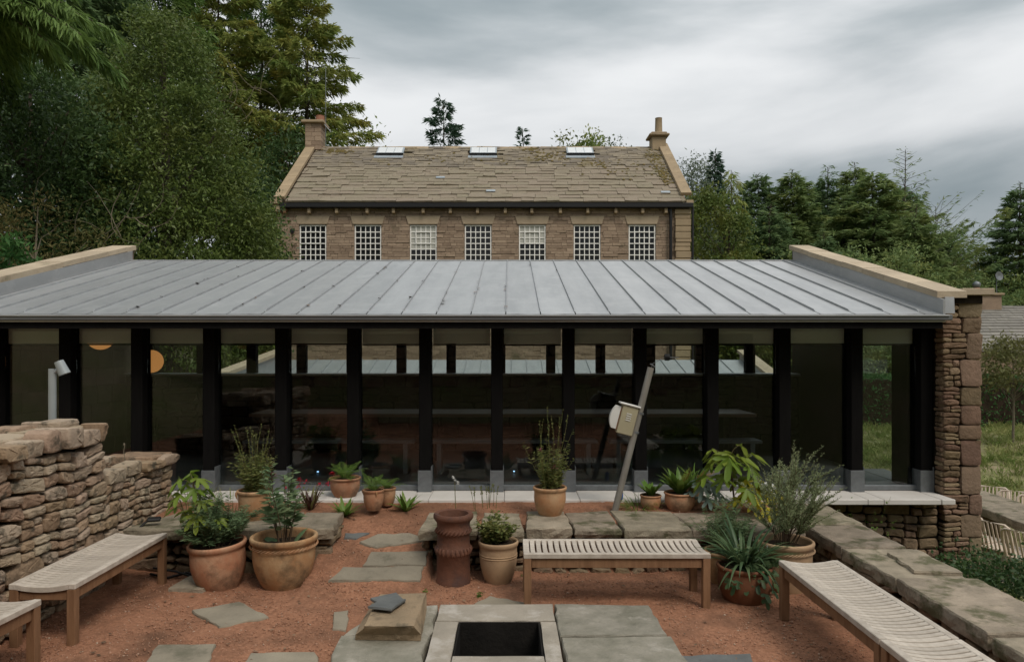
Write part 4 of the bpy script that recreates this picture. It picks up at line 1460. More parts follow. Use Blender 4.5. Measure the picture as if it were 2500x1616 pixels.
MB().lathe([(0.09, 0), (0.10, 0.02), (0.001, 0.03)], 16).obj('wall_tie_plate', 'black_iron', mill, loc=(mx(714), D - 0.02, mz(564)), rot=(pi / 2, 0, 0))
# roof
EY, EZr = D - 0.28, EZ + 0.19
rise, run = RDZ - EZr, RDY - EY
slen = sqrt(rise * rise + run * run)
sdir = (0, run / slen, rise / slen)
snrm = (0, -rise / slen, run / slen)
RX0, RX1 = -9.06, 7.08
base = MB()
v = []
for x in (RX0, RX1):
    v += [(x, EY + .02, EZr - 0.10), (x, RDY, RDZ - 0.09), (x, 2 * RDY - EY, EZr - 0.1), (x, RDY, RDZ - 0.35)]
base.add(v, [(0, 3, 1), (4, 5, 7), (1, 3, 2), (5, 6, 7), (0, 1, 5, 4), (1, 2, 6, 5), (2, 3, 7, 6), (3, 0, 4, 7)])
mroof = base.obj('roof', 'roofslate', mill)
rng = random.Random(88)
sl_me = []
for k in range(7):
    v, f = [], []
    jit = lambda a: rng.uniform(-a, a)
    c = [(-.5, -.02 + jit(.03)), (-.17, jit(.035)), (.17, jit(.035)), (.5, jit(.03)), (.5, 1.0), (-.5, 1.0)]
    for w_ in (0, 1):
        for i, (p, q) in enumerate(c):
            v.append((p + jit(.012), q, w_ + (jit(.18) if w_ else 0)))
    f = [(6, 7, 8, 9, 10, 11), (5, 4, 3, 2, 1, 0)] + [(i, (i + 1) % 6, (i + 1) % 6 + 6, i + 6) for i in range(6)]
    sl_me.append(MB().add(v, f).mesh('slate', 'roofslate'))
skyl = [(mx(955) , 1.0), (mx(1180), 1.0), (mx(1417), 1.0)]
skyx = [(((px - CX) * 32.9 / F) - 0.66, ((px - CX) * 32.9 / F) + 0.66) for px in (953, 1180, 1416)]
s = 0.0
row = 0
n_single = 0
small = MB()
from mathutils import Matrix
pitch = math.atan2(rise, run)
while s < slen - 0.05:
    t = s / slen
    e = 0.345 * (1 - t) + 0.19 * t
    e *= rng.uniform(0.93, 1.07)
    x = RX0 - rng.uniform(0, 0.5)
    while x < RX1:
        w_ = rng.uniform(0.40, 1.0) * (1.0 if t < 0.4 else 0.8)
        a, b = max(x, RX0), min(x + w_, RX1)
        if b - a > 0.06:
            cx_ = (a + b) / 2
            sk = any(p - 0.02 < cx_ < q + 0.02 for p, q in skyx) and slen - 1.25 < s < slen - 0.25
            if not sk:
                lift = rng.uniform(0.0, 0.012)
                yy, zz = EY + sdir[1] * s, EZr + sdir[2] * s
                dx = rng.uniform(-.012, .012)
                th = rng.uniform(0.05, 0.085)
                me = rng.choice(sl_me)
                rot = (pitch - 0.075 + rng.uniform(-.012, .012), rng.uniform(-.01, .01), 0)
                scl = (b - a - 0.008, e * 1.25, th)
                loc = (cx_, yy + snrm[1] * (lift + .012), zz + snrm[2] * (lift + .012) - 0.02)
                if n_single < 298 and t < 0.75:
                    link('slate', me, mroof, loc, rot, scl)
                    n_single += 1
                else:
                    mt = Matrix.LocRotScale(loc, __import__('mathutils').Euler(rot), scl)
                    small.add([tuple(mt @ vv.co) for vv in me.vertices], [tuple(p.vertices) for p in me.polygons], rng.random())
        x += w_
    s += e
    row += 1
o = small.obj('small_slates', 'roofslate_small', mroof)
o['kind'] = 'stuff'
# ridge
x = RX0
while x < RX1:
    l = min(0.75, RX1 - x)
    v = []
    for xx in (x + .004, x + l - .004):
        dz = rng.uniform(-.015, .015)
        v += [(xx, RDY - 0.24, RDZ - 0.13 + dz), (xx, RDY, RDZ + 0.07 + dz), (xx, RDY + 0.24, RDZ - 0.13 + dz), (xx, RDY, RDZ - 0.05)]
    MB().add(v, [(0, 4, 5, 1), (1, 5, 6, 2), (2, 6, 7, 3), (3, 7, 4, 0), (0, 1, 3), (1, 2, 3), (4, 7, 5), (5, 7, 6)]).obj('ridge_stone', 'ashlar', mroof)
    x += l


def on_roof(x, s, lift=0.05):
    return (x, EY + sdir[1] * s + snrm[1] * lift, EZr + sdir[2] * s + snrm[2] * lift)


for k, (a, b) in enumerate(skyx):
    sk = link('skylight', MB().box((-0.62, 0, 0), (0.62, 0.80, 0.13), 0.01).mesh('skylight', 'lead'), mroof, on_roof((a + b) / 2, slen - 1.08, 0.02), (pitch, 0, 0))
    for i in range(3):
        MB().box((-0.55 + i * 0.375, 0.07, 0.131), (-0.55 + i * 0.375 + 0.35, 0.74, 0.142)).obj('pane', 'skylight_glass', sk)
    MB().box((-0.63, -0.05, 0.0), (0.63, -0.002, 0.155)).obj('lower_edge', 'black_iron', sk)
    MB().box((-0.68, -0.34, 0.03), (0.64, -0.054, 0.06)).obj('apron', 'lead', sk)
for px, s in ((1075, 2.25), (1198, 0.85), (1625, 0.72)):     # metal patches
    d_ = EY + sdir[1] * s
    link('metal_patch', MB().box((-0.19, 0, 0), (0.19, 0.16, 0.03), 0.006).mesh('metal_patch', 'lead'), mroof, on_roof((px - CX) * d_ / F, s, 0.075), (pitch, 0, 0))
mossm = MB()
rm = random.Random(4)
for cx_, cs, rx, rs_, n_ in ((-8.1, 5.45, 0.6, 0.25, 90), (1.6, 4.9, 1.0, 0.7, 90), (6.6, 4.5, 0.35, 1.4, 130), (5.0, 3.2, 1.6, 1.2, 50), (-2.0, 4.6, 2.5, 0.8, 40), (4.0, 4.0, 0.5, 0.5, 40), (0.9, 5.7, 0.5, 0.15, 40), (6.7, 2.6, 0.25, 0.8, 80)):
    for _ in range(n_):
        px, ps = cx_ + rm.gauss(0, rx * .55), cs + rm.gauss(0, rs_ * .55)
        if not (RX0 < px < RX1 and 0.1 < ps < slen): continue
        p = on_roof(px, ps, 0.07)
        r = rm.uniform(0.02, 0.075)
        v, f = lathe([(r, 0), (r * .75, r * .28), (0.001, r * .42)], 6)
        mossm.add([(p[0] + a, p[1] + b * .8, p[2] + c + b * .6) for a, b, c in v], f)
o = mossm.obj('moss_tufts', 'moss', mroof)
o['kind'] = 'stuff'
# copings, kneelers
for xa in (MX0 - 0.02, MX1 - 0.38):
    s = 0.12 if xa < 0 else 0.5
    while s < slen + 0.05:
        l = min(1.05, slen + 0.12 - s)
        m_ = MB().box((0, 0.004, 0), (0.44, l - 0.006, 0.14), 0.012)
        link('coping_stone', m_.mesh('coping_stone', 'ashlar'), mroof, on_roof(xa, s, 0.06), (pitch, 0, 0))
        s += l
MB().box((MX0 - 0.14, D - 0.32, EZ + 0.12), (MX0 + 0.30, D + 0.4, EZ + 0.36), 0.02).box((MX0 - 0.06, D - 0.24, EZ - 0.18), (MX0 + 0.22, D + 0.3, EZ + 0.119), 0.03).obj('kneeler', 'ashlar', mill)
MB().box((MX1 - 0.22, D - 0.2, EZ + 0.16), (MX1 + 0.08, D + 0.5, EZ + 0.30), 0.02).obj('kneeler', 'ashlar', mill)
# chimneys
cm = MB()
cz = RDZ - 0.2
for r in range(6):
    h0 = cz + r * 0.205
    x = MX0 - 0.02
    for q, (a, b) in enumerate(((0, .30), (.30, .74)) if r % 2 else ((0, .44), (.44, .74))):
        cm.box((x + a + .004, RDY - 0.45, h0), (x + b - .004, RDY + 0.35, h0 + 0.2), 0.01, (r * 3 + q) % 4 / 4)
ch = cm.obj('chimney', 'millstone', mill)
MB().box((MX0 - 0.17, RDY - 0.6, cz + 1.235), (MX0 + 0.88, RDY + 0.5, cz + 1.36), 0.02).obj('chimney_cap', 'ashlar', ch)
MB().box((MX0 + 0.1, RDY - 0.3, cz + 1.361), (MX0 + 0.75, RDY + 0.2, cz + 1.46), 0.05).lathe([(0.22, 0), (0.2, 0.22), (0.21, 0.25), (0.16, 0.25), (0.15, 0.05)], 16, (MX0 + 0.58, RDY - 0.05, cz + 1.44)).obj('chimney_pot', 'red_pot', ch)
MB().tube([(MX0 + 0.88, RDY - 0.2, cz + 0.3), (MX0 + 0.88, RDY - 0.2, cz + 3.9)], 0.014, 6).tube([(MX0 + 0.9, RDY - 0.5, cz + 1.15), (MX0 + 1.2, RDY - 0.5, cz + 0.8)], 0.02, 6).obj('aerial', 'galv', ch)
cx0 = MX1 - 0.72
ch = MB().box((cx0, RDY - 0.35, RDZ - 0.4), (cx0 + 0.66, RDY + 0.35, RDZ + 0.46), 0.03).obj('chimney', 'ashlar', mill)
MB().box((cx0 - 0.14, RDY - 0.5, RDZ + 0.461), (cx0 + 0.80, RDY + 0.5, RDZ + 0.57), 0.03).box((cx0 - 0.04, RDY - 0.4, RDZ + 0.571), (cx0 + 0.70, RDY + 0.4, RDZ + 0.66), 0.03).obj('chimney_cap', 'ashlar', ch)
MB().lathe([(0.19, 0), (0.175, 0.1), (0.16, 0.72), (0.17, 0.74), (0.13, 0.74), (0.12, 0.3)], 18, (cx0 + 0.38, RDY, RDZ + 0.66)).obj('chimney_pot', 'ashlar', ch, smooth=True)
settle(mill, bf)

# ------------------------------------------------------------------ house beyond on the right
hs = empty('stone_cottage', 'stone cottage low down at the right edge with grey slate roof', 'building', (27, 37, 0))
bf = set(bpy.data.objects)
MB().box((20.5, 35.2, -0.5), (33, 41, 2.25)).obj('wall', 'millstone', hs)
hy0, hz0, hy1, hz1 = 34.9, 2.12, 38.0, 4.45
hr = MB().add([(20, hy0, hz0 - .1), (33.5, hy0, hz0 - .1), (33.5, hy1, hz1 - .1), (20, hy1, hz1 - .1), (20, 41, hz0 - .1), (33.5, 41, hz0 - .1)],
              [(0, 1, 2, 3), (3, 2, 5, 4), (0, 4, 5, 1), (0, 3, 4), (1, 5, 2)]).obj('roof', 'cottage_slate', hs)
mb = MB()
rng = random.Random(14)
sl = sqrt((hy1 - hy0) ** 2 + (hz1 - hz0) ** 2)
s = 0
while s < sl:
    e = 0.30 - 0.1 * s / sl
    x = 20 - rng.uniform(0, .4)
    while x < 33.4:
        w_ = rng.uniform(.35, .8)
        t0_, t1_ = s / sl, min(1, (s + e * 1.2) / sl)
        l0 = rng.uniform(.05, .08)
        ya, yb, za, zb_ = hy0 + (hy1 - hy0) * t0_, hy0 + (hy1 - hy0) * t1_, hz0 + (hz1 - hz0) * t0_, hz0 + (hz1 - hz0) * t1_
        mb.add([(x + .005, ya, za - .03), (x + w_ - .005, ya, za - .03), (x + w_ - .005, ya - .02, za + l0), (x + .005, ya - .02, za + l0), (x + .005, yb, zb_ + .01), (x + w_ - .005, yb, zb_ + .01)],
               [(0, 1, 2, 3), (3, 2, 5, 4)], rng.random() * .7)
        x += w_
    s += e
o = mb.obj('roof_slates', 'cottage_slate', hr)
o['kind'] = 'stuff'
ch = MB().box((23.4, 37.6, 3.8), (26.0, 38.3, 4.98), 0.02).obj('chimney', 'millstone', hs)
MB().box((23.3, 37.5, 4.981), (26.1, 38.4, 5.10), 0.02).obj('chimney_cap', 'ashlar', ch)
MB().lathe([(0.16, 0), (0.15, 0.3), (0.001, 0.3)], 12, (24.85, 37.9, 5.10)).obj('chimney_pot', 'red_pot', ch)
MB().lathe([(0.06, .28), (0.17, .36), (0.2, .47), (0.17, .58), (0.02, .66)], 12, (24.85, 37.9, 5.10)).obj('cowl', 'galv', ch, smooth=True)
MB().tube([(25.85, 37.8, 5.0), (25.85, 37.8, 6.2)], 0.02, 6).obj('aerial', 'galv', ch)
MB().lathe([(0.02, 0), (0.18, .03), (0.24, .09), (0.24, .1), (0.01, .05)], 14).obj('satellite_dish', 'galv', ch, loc=(25.85, 37.7, 6.0), rot=(1.5, 0, 0.2))
MB().add([(27.0, 34.6, 2.0), (29.5, 34.6, 2.0), (28.25, 34.6, 3.5), (27.0, 36.5, 2.0), (29.5, 36.5, 2.0), (28.25, 37.6, 3.5)], [(0, 1, 2), (0, 2, 5, 3), (1, 4, 5, 2), (0, 3, 4, 1), (3, 5, 4)]).obj('dormer_gable', 'ashlar', hs)
settle(hs, bf)

# ------------------------------------------------------------------ teak benches
SL_N = 27


def bench_meshes():
    L, W, H = 1.5, 0.46, 0.45
    r = {}
    dip = 0.020
    r['leg'] = MB().box((-0.03, -0.03, 0), (0.03, 0.03, H - 0.04), 0.004).mesh('leg', 'teak_brown')
    r['apron'] = MB().box((-L / 2 + 0.065, -0.012, H - 0.118), (L / 2 - 0.065, 0.012, H - 0.041), 0.003).mesh('apron', 'teak_brown')
    r['end'] = MB().box((-0.012, -W / 2 + 0.065, H - 0.118), (0.012, W / 2 - 0.065, H - 0.050), 0.003).mesh('end_apron', 'teak_brown')
    r['rail'] = MB().box((-L / 2, -0.024, H - 0.0395), (L / 2, 0.024, H), 0.004).mesh('rail', 'teak_grey')

    def curved(w, t):
        v, f = [], []
        n = 8
        y0, y1 = -W / 2 + 0.047, W / 2 - 0.047
        for i in range(n + 1):
            u_ = i / n
            y = y0 + (y1 - y0) * u_
            z = H - 0.002 - dip * (1 - (2 * u_ - 1) ** 2)
            b = 0.003
            v += [(-w / 2, y, z - t), (w / 2, y, z - t), (w / 2, y, z - b), (w / 2 - b, y, z), (-w / 2 + b, y, z), (-w / 2, y, z - b)]
        for i in range(n):
            for j in range(6):
                j2 = (j + 1) % 6
                f.append((i * 6 + j, i * 6 + j2, (i + 1) * 6 + j2, (i + 1) * 6 + j))
        f += [tuple(range(6))[::-1], tuple(range(n * 6, n * 6 + 6))]
        return MB().add(v, [q[::-1] for q in f])
    r['slat'] = curved(0.0375, 0.018).mesh('slat', 'teak_grey')
    r['endrail'] = curved(0.050, 0.036).mesh('end_rail', 'teak_grey')
    return r


BM = bench_meshes()


def bench(label, loc, rot, sx=1.0):
    b = empty('slatted_bench', label, 'bench', loc, rot, 'slatted teak benches in the court')
    b.scale = (sx, 1, 1)
    L, W = 1.5, 0.46
    for x in (-L / 2 + 0.032, L / 2 - 0.032):
        for y in (-W / 2 + 0.032, W / 2 - 0.032):
            link('leg', BM['leg'], b, (x, y, 0))
    for y in (-W / 2 + 0.03, W / 2 - 0.03):
        link('apron', BM['apron'], b, (0, y, 0))
    for x in (-L / 2 + 0.03, L / 2 - 0.03):
        link('end_apron', BM['end'], b, (x, 0, 0))
    for y in (-W / 2 + 0.024, W / 2 - 0.024):
        link('rail', BM['rail'], b, (0, y, 0))
    for x in (-L / 2 + 0.0255, L / 2 - 0.0255):
        link('end_rail', BM['endrail'], b, (x, 0, 0))
    span = L - 0.105
    for k in range(SL_N):
        link('slat', BM['slat'], b, (-span / 2 + span * (k + 0.5) / SL_N, 0, 0))
    return b


bench('weathered slatted teak bench in the middle, standing before the low right wall', (0.86, 5.93, 0), 0.0)
bench('slatted teak bench on the right standing beside the mossy flagstone wall', (2.32, 4.785, 0), pi / 2)
bench('nearest right slatted bench, cut by the bottom edge, end to end with another', (2.32, 3.27, 0), pi / 2)
bench('brown slatted teak bench on the left beside the tall dry stone wall', (-3.28, 5.66, 0), pi / 2 + 0.02, 0.93)
bench('nearest left slatted bench, only its corner showing at the bottom left', (-3.34, 3.93, 0), pi / 2 - 0.05, 1.0)

# ------------------------------------------------------------------ plants
def curve_pts(p0, d0, L, droop, n=7, rng=RNG, wob=0.0):
    """Points of a stem that leaves p0 in direction d0 and bends down by gravity."""
    pts = [p0]
    d = norm(d0)
    p = p0
    for i in range(n):
        d = norm((d[0] + rng.uniform(-wob, wob), d[1] + rng.uniform(-wob, wob), d[2] - droop / n))
        p = vadd(p, vmul(d, L / n))
        pts.append(p)
    return pts


def strip(pts, widths, side=None, fold=0.0, rng=RNG):
    """A strap leaf along pts, with a folded midrib."""
    v, f = [], []
    for i, p in enumerate(pts):
        d = norm(vsub(pts[min(i + 1, len(pts) - 1)], pts[max(i - 1, 0)]))
        s = side or norm(cross(d, (0, 0, 1)))
        up = cross(s, d)
        w = widths[i] / 2
        v += [vadd(p, vadd(vmul(s, w), vmul(up, fold * w))), p, vadd(p, vadd(vmul(s, -w), vmul(up, fold * w)))]
    for i in range(len(pts) - 1):
        a = i * 3
        f += [(a, a + 3, a + 4, a + 1), (a + 1, a + 4, a + 5, a + 2)]
    return v, f


def pot_profile(R, H, base=0.66, rim=0.10, belly=0.12):
    pr = [(0.001, 0.0), (R * base, 0.0), (R * base * 1.02, H * 0.02)]
    for i in range(1, 10):
        t = i / 10
        r = R * (base + (0.93 - base) * t ** 0.8) + R * belly * sin(pi * t) ** 1.2
        pr.append((r, H * 0.88 * t))
    pr += [(R * 0.93, H * 0.86)]
    return pr


def potted(label, x, y, z, R, H, mname, base=0.66, belly=0.12, rope=False, group='potted plants of the court', soil=0.82, tilt=(0, 0), name='potted_plant', band=None, lugs=0, oval=1.0):
    o = empty(name, label, 'potted plant', (x, y, z), 0.0, group)
    o.rotation_euler = (tilt[0], tilt[1], RNG.uniform(0, 6.28) if oval == 1.0 else 0)
    o.scale = (oval, 1, 1)
    pr = pot_profile(R, H, base, belly=belly)
    pr += [(R * 0.98, H * 0.885), (R * 1.0, H * 0.915), (R * 1.015, H * 0.955), (R * 1.0, H * 0.985), (R * 0.96, H), (R * 0.91, H * 0.99), (R * 0.88, H * 0.95), (R * 0.86, H * 0.8), (0.001, H * (soil - 0.06))]
    p = MB().lathe(pr, 40).obj('pot', mname, o, smooth=True)
    if rope:
        mb = MB()
        n = 44
        rr = R * 0.985
        for k in range(n):
            a = 2 * pi * k / n
            da = 2 * pi / n
            mb.tube([(rr * cos(a), rr * sin(a), H * 0.79), (rr * 1.02 * cos(a + da * .7), rr * 1.02 * sin(a + da * .7), H * 0.815), (rr * cos(a + 1.3 * da), rr * sin(a + 1.3 * da), H * 0.845)], [R * .012, R * .026, R * .012], 5)
        mb.obj('rope_band', mname, p, smooth=True)
    if band:
        for t in band:
            r = R * (base + (0.93 - base) * t ** 0.8) + R * belly * sin(pi * t) ** 1.2
            MB().lathe([(r * .99, H * .88 * t - .006), (r * 1.02, H * .88 * t - .003), (r * 1.02, H * .88 * t + .003), (r * .99, H * .88 * t + .006)], 40).obj('band', mname, p, smooth=True)
    for k in range(lugs):
        a = 2 * pi * k / lugs + 0.6
        MB().tube([(R * 1.02 * cos(a), R * 1.02 * sin(a), H * 0.96), (R * 1.05 * cos(a), R * 1.05 * sin(a), H * 0.86), (R * 0.97 * cos(a), R * 0.97 * sin(a), H * 0.70)], [R * .09, R * .07, R * .02], 7).obj('lug', mname, p, smooth=True)
    prng_ = random.Random(int(x * 100) + 7)
    v, f = [], []
    n = 20
    rs_ = [0.0, 0.35, 0.7, 0.985]
    for r in rs_[1:]:
        for j in range(n):
            t = 2 * pi * j / n
            v.append((R * 0.87 * r * cos(t), R * 0.87 * r * sin(t), H * soil + prng_.uniform(-.008, .01) + 0.012 * (1 - r)))
    v.append((0, 0, H * soil + 0.015))
    for k in range(2):
        for j in range(n):
            j2 = (j + 1) % n
            f.append((k * n + j, (k + 1) * n + j, (k + 1) * n + j2, k * n + j2))
    for j in range(n):
        f.append((j, (j + 1) % n, 3 * n))
    MB().add(v, f).obj('soil', 'soil', o, smooth=True)
    return o, H * soil


def stems(o, z0, n, h, spread, seed, leafm='lf_herb', leafL=0.06, leafW=0.014, per=26, stemm='stem_green', r=0.004, droop=0.3, base_r=0.05,
          flower=None, flower_n=0, wob=0.06, start=0.12, lj=0.35, up=0.35, leafname='foliage', lean=(0, 0), sub=0):
    """Upright leafy stems growing from one point."""
    rng = random.Random(seed)
    rs = np.random.RandomState(seed)
    mb = MB()
    P, Dv, Ls = [], [], []
    fl = MB()
    for k in range(n):
        a = rng.uniform(0, 6.28)
        q = rng.uniform(0, 1) ** 0.7
        hh = h * rng.uniform(0.55, 1.05) * (1 - 0.3 * q * (spread > 0.5))
        d0 = (cos(a) * spread * q + lean[0], sin(a) * spread * q + lean[1], 1.0)
        p0 = (cos(a) * base_r * rng.random(), sin(a) * base_r * rng.random(), z0 - 0.01)
        runs = [curve_pts(p0, d0, hh, droop * q, 8, rng, wob)]
        for _ in range(sub):
            i0 = rng.randint(2, 6)
            dd = norm(vsub(runs[0][i0 + 1], runs[0][i0]))
            b = rng.uniform(0, 6.28)
            runs.append(curve_pts(runs[0][i0], (dd[0] + .5 * cos(b), dd[1] + .5 * sin(b), dd[2] * 0.9), hh * rng.uniform(.25, .5), 0.1, 8, rng, wob))
        for ri, pts in enumerate(runs):
            rr = r if ri == 0 else r * .6
            mb.tube(pts, [rr * (1 - 0.75 * i / 8) for i in range(9)], 4, cap=False)
            m_ = per if ri == 0 else per // 2
            for _ in range(m_):
                t = rng.uniform(start if ri == 0 else 0.05, 0.999) * 8
                i = int(t)
                p = tuple(pts[i][c] + (pts[i + 1][c] - pts[i][c]) * (t - i) for c in range(3))
                dd = norm(vsub(pts[i + 1], pts[i]))
                b = rng.uniform(0, 6.28)
                P.append(p)
                Dv.append((cos(b) + dd[0] * up, sin(b) + dd[1] * up, dd[2] * up + rng.uniform(-.2, .3)))
                Ls.append(leafL * rng.uniform(1 - lj, 1 + lj) * (1.0 - 0.45 * (t / 8) ** 2))
        if flower and k < flower_n:
            tip = runs[0][-1]
            for _ in range(9):
                b, e_ = rng.uniform(0, 6.28), rng.uniform(-.4, 1.2)
                d = (cos(b) * cos(e_), sin(b) * cos(e_), sin(e_))
                fl.add([tip, vadd(tip, vadd(vmul(d, .028), (-d[1] * .012, d[0] * .012, 0))), vadd(tip, vmul(d, .042)), vadd(tip, vadd(vmul(d, .028), (d[1] * .012, -d[0] * .012, 0)))], [(0, 1, 2, 3)])
    mb.obj('stems', stemm, o, smooth=True)
    P, Dv, Ls = np.array(P), np.array(Dv), np.array(Ls)
    V, Fq = kites(P, Dv, Ls, Ls * (leafW / leafL), rs, bend=0.12, flat=0.5)
    f_ = np_obj(leafname, V, Fq, leafm, o, tint=rs.rand(len(Fq)))
    if flower and fl.v: fl.obj('flowers', flower, o)
    return f_


def spikes(o, z0, n, h, seed, base_r=0.06, spread=0.3, m='lf_herb'):
    """Thin seed spikes standing above the leaves."""
    rng = random.Random(seed)
    rs = np.random.RandomState(seed)
    mb = MB()
    P, Dv, L = [], [], []
    for k in range(n):
        a = rng.uniform(0, 6.28)
        q = rng.random()
        pts = curve_pts((cos(a) * base_r * q, sin(a) * base_r * q, z0), (cos(a) * spread * q, sin(a) * spread * q, 1), h * rng.uniform(.75, 1.03), -0.05, 10, rng, .07)
        mb.tube(pts, [0.0032 * (1 - .6 * i / 10) for i in range(11)], 4, cap=False)
        for i in range(6, 10):
            for j in range(7):
                t = rng.random()
                p = tuple(pts[i][c] + (pts[i + 1][c] - pts[i][c]) * t for c in range(3))
                b = rng.uniform(0, 6.28)
                P.append(p)
                Dv.append((cos(b), sin(b), 0.9))
                L.append(rng.uniform(.010, .022))
    mb.obj('stems', 'stem_green', o, smooth=True)
    V, Fq = kites(np.array(P), np.array(Dv), np.array(L), np.array(L) * .5, rs)
    np_obj('seed_heads', V, Fq, m, o, tint=rs.rand(len(Fq)))['kind'] = 'stuff'


def fern(o, z0, n, L, seed, m='lf_fern', arch=1.1, wid=0.30, pin=16, lift=0.9, plain=False, spread=(0, 6.28), name='frond'):
    """Arching fronds, each an object; plain makes undivided tongue leaves."""
    rng = random.Random(seed)
    for k in range(n):
        a = spread[0] + (spread[1] - spread[0]) * (k + rng.uniform(-.3, .3)) / n
        ll = L * rng.uniform(0.6, 1.05)
        pts = curve_pts((0.01 * cos(a), 0.01 * sin(a), z0), (cos(a), sin(a), lift * rng.uniform(.7, 1.7)), ll, arch * rng.uniform(.7, 1.2), 10, rng, .02)
        mb = MB()
        side = norm((-sin(a), cos(a), rng.uniform(-.15, .15)))
        if plain:
            ws = [ll * wid * (0.35 + 0.65 * sin(pi * min(1, 0.12 + i / 10 * 0.9)) ** .6) * (1 - (i / 10) ** 5) * (1 + .12 * (-1) ** i) + 0.003 for i in range(11)]
            mb.add(*strip(pts, ws, side, 0.25), rng.random())
        else:
            mb.tube(pts, [0.0026 * (1 - .7 * i / 10) for i in range(11)], 4, t=0.3, cap=False)
            for j in range(pin):
                t = (0.14 + 0.86 * j / pin) * 10
                i = min(9, int(t))
                p = tuple(pts[i][c] + (pts[i + 1][c] - pts[i][c]) * (t - i) for c in range(3))
                d = norm(vsub(pts[i + 1], pts[i]))
                wl = ll * wid * sin(pi * min(1.0, 0.15 + 0.85 * t / 10)) ** 0.8 * 0.75 + 0.004
                for sg in (-1, 1):
                    dv = norm(vadd(vmul(side, sg), vadd(vmul(d, 0.35), (0, 0, rng.uniform(-.15, .1)))))
                    w_ = ll / pin * 0.22
                    mb.add([p, vadd(p, vadd(vmul(dv, wl * .5), vmul(d, w_))), vadd(p, vmul(dv, wl)), vadd(p, vadd(vmul(dv, wl * .45), vmul(d, -w_)))], [(0, 1, 2, 3)], rng.random())
        mb.obj(name, m, o, smooth=plain)


def straps(o, z0, n, L, seed, m='lf_strap', w=0.02, arch=1.6, lift=1.0, base_r=0.02, name='leaf'):
    rng = random.Random(seed)
    for k in range(n):
        a = 2.4 * k + rng.uniform(-.4, .4)
        ll = L * rng.uniform(.55, 1.05)
        pts = curve_pts((base_r * cos(a), base_r * sin(a), z0), (cos(a), sin(a), lift * rng.uniform(.5, 2.4)), ll, arch * rng.uniform(.6, 1.2), 9, rng, .02)
        ww = w * rng.uniform(.7, 1.2)
        ws = [ww * (0.55 + 0.45 * sin(pi * i / 9)) * (1 - (i / 9) ** 3) + 0.0015 for i in range(10)]
        MB().add(*strip(pts, ws, norm((-sin(a), cos(a), 0)), 0.35), rng.random()).obj(name, m, o, smooth=True)


def lobed_leaf(size, rng, lobes=5):
    """A palmate leaf blade with toothed lobes, domed a little; stalk end at the origin, tip along +X."""
    pts = []
    for k in range(lobes):
        a = (k - (lobes - 1) / 2) * (2.35 / (lobes - 1) * 2) * 0.55
        ln = size * (1.0 - 0.32 * abs(k - (lobes - 1) / 2) / ((lobes - 1) / 2)) * rng.uniform(.92, 1.06)
        da = 0.62 * 2.35 / (lobes - 1) * 0.6
        if k == 0: pts.append((size * .08, a - da * 1.2))
        pts += [(ln * .62, a - da * .95), (ln * .86, a - da * .62), (ln, a), (ln * .86, a + da * .6), (ln * .6, a + da * .95)]
        pts.append((ln * (.40 if k < lobes - 1 else .08), a + da * 1.35))
    v = [(0, 0, 0)]
    for r, a in pts:
        x, y = r * cos(a), r * sin(a)
        v.append((x, y, -0.35 * r * r / size + rng.uniform(-.012, .012) * size * 2 + 0.1 * size * sin(3 * a)))
    n = len(pts)
    return v, [(0, i + 1, i + 2) for i in range(n - 1)]


def lobed_plant(o, z0, h, leaves, seed, m='lf_fig', size=0.16, stem_r=0.012, spread=0.28, tone=None, off=(0, 0), lean=0.0):
    rng = random.Random(seed)
    pts = curve_pts((off[0], off[1], z0 - .02), (lean + rng.uniform(-.1, .1), rng.uniform(-.1, .1), 1), h, 0.0, 8, rng, .06)
    MB().tube(pts, [stem_r * (1 - .5 * i / 8) for i in range(9)], 7).obj('stem', 'stem_brown', o, smooth=True)
    for k in range(leaves):
        t = 8 * (0.45 + 0.55 * (k + 0.5) / leaves)
        i = min(7, int(t))
        p = tuple(pts[i][c] + (pts[i + 1][c] - pts[i][c]) * (t - i) for c in range(3))
        a = 2.4 * k + rng.uniform(-.3, .3)
        e_ = 0.75 * (k / leaves) + rng.uniform(-.1, .25)
        L = spread * rng.uniform(.55, 1.1) * (1.1 - 0.5 * k / leaves)
        q = vadd(p, (cos(a) * cos(e_) * L, sin(a) * cos(e_) * L, sin(e_) * L))
        mid = vadd(vmul(vadd(p, q), .5), (0, 0, .04 * L / .3))
        lf = MB()
        sz = size * rng.uniform(.7, 1.15)
        v, f = lobed_leaf(sz, rng)
        tip = rng.uniform(-.75, -.15)
        roll = rng.uniform(-.3, .3)
        ce, se = cos(tip), sin(tip)
        out = []
        for (x, y, zz) in v:
            y2, z2 = y * cos(roll) - zz * sin(roll), y * sin(roll) + zz * cos(roll)
            x3, z3 = x * ce - z2 * se, x * se + z2 * ce
            out.append((q[0] + x3 * cos(a) - y2 * sin(a), q[1] + x3 * sin(a) + y2 * cos(a), q[2] + z3))
        lf.add(out, f, rng.random() if tone is None else tone)
        lo = lf.obj('leaf', m if rng.random() > 0.12 else m, o, smooth=True)
        MB().tube([p, mid, q], 0.0028, 4, t=0.4).obj('leaf_stalk', 'stem_green', lo)


def daisy(o, c, r, m, n=40, seed=1):
    rng = random.Random(seed)
    mb = MB()
    for k in range(n):
        a = 2.4 * k
        e_ = -0.2 + 1.4 * (k / n)
        l = r * (1 - .35 * k / n)
        d = (cos(a) * cos(e_), sin(a) * cos(e_), sin(e_))
        s = (-sin(a) * r * .16, cos(a) * r * .16, 0)
        mb.add([c, vadd(vadd(c, vmul(d, l * .6)), s), vadd(c, vmul(d, l)), vsub(vadd(c, vmul(d, l * .6)), s)], [(0, 1, 2, 3)])
    return mb.obj('flower', m, o)


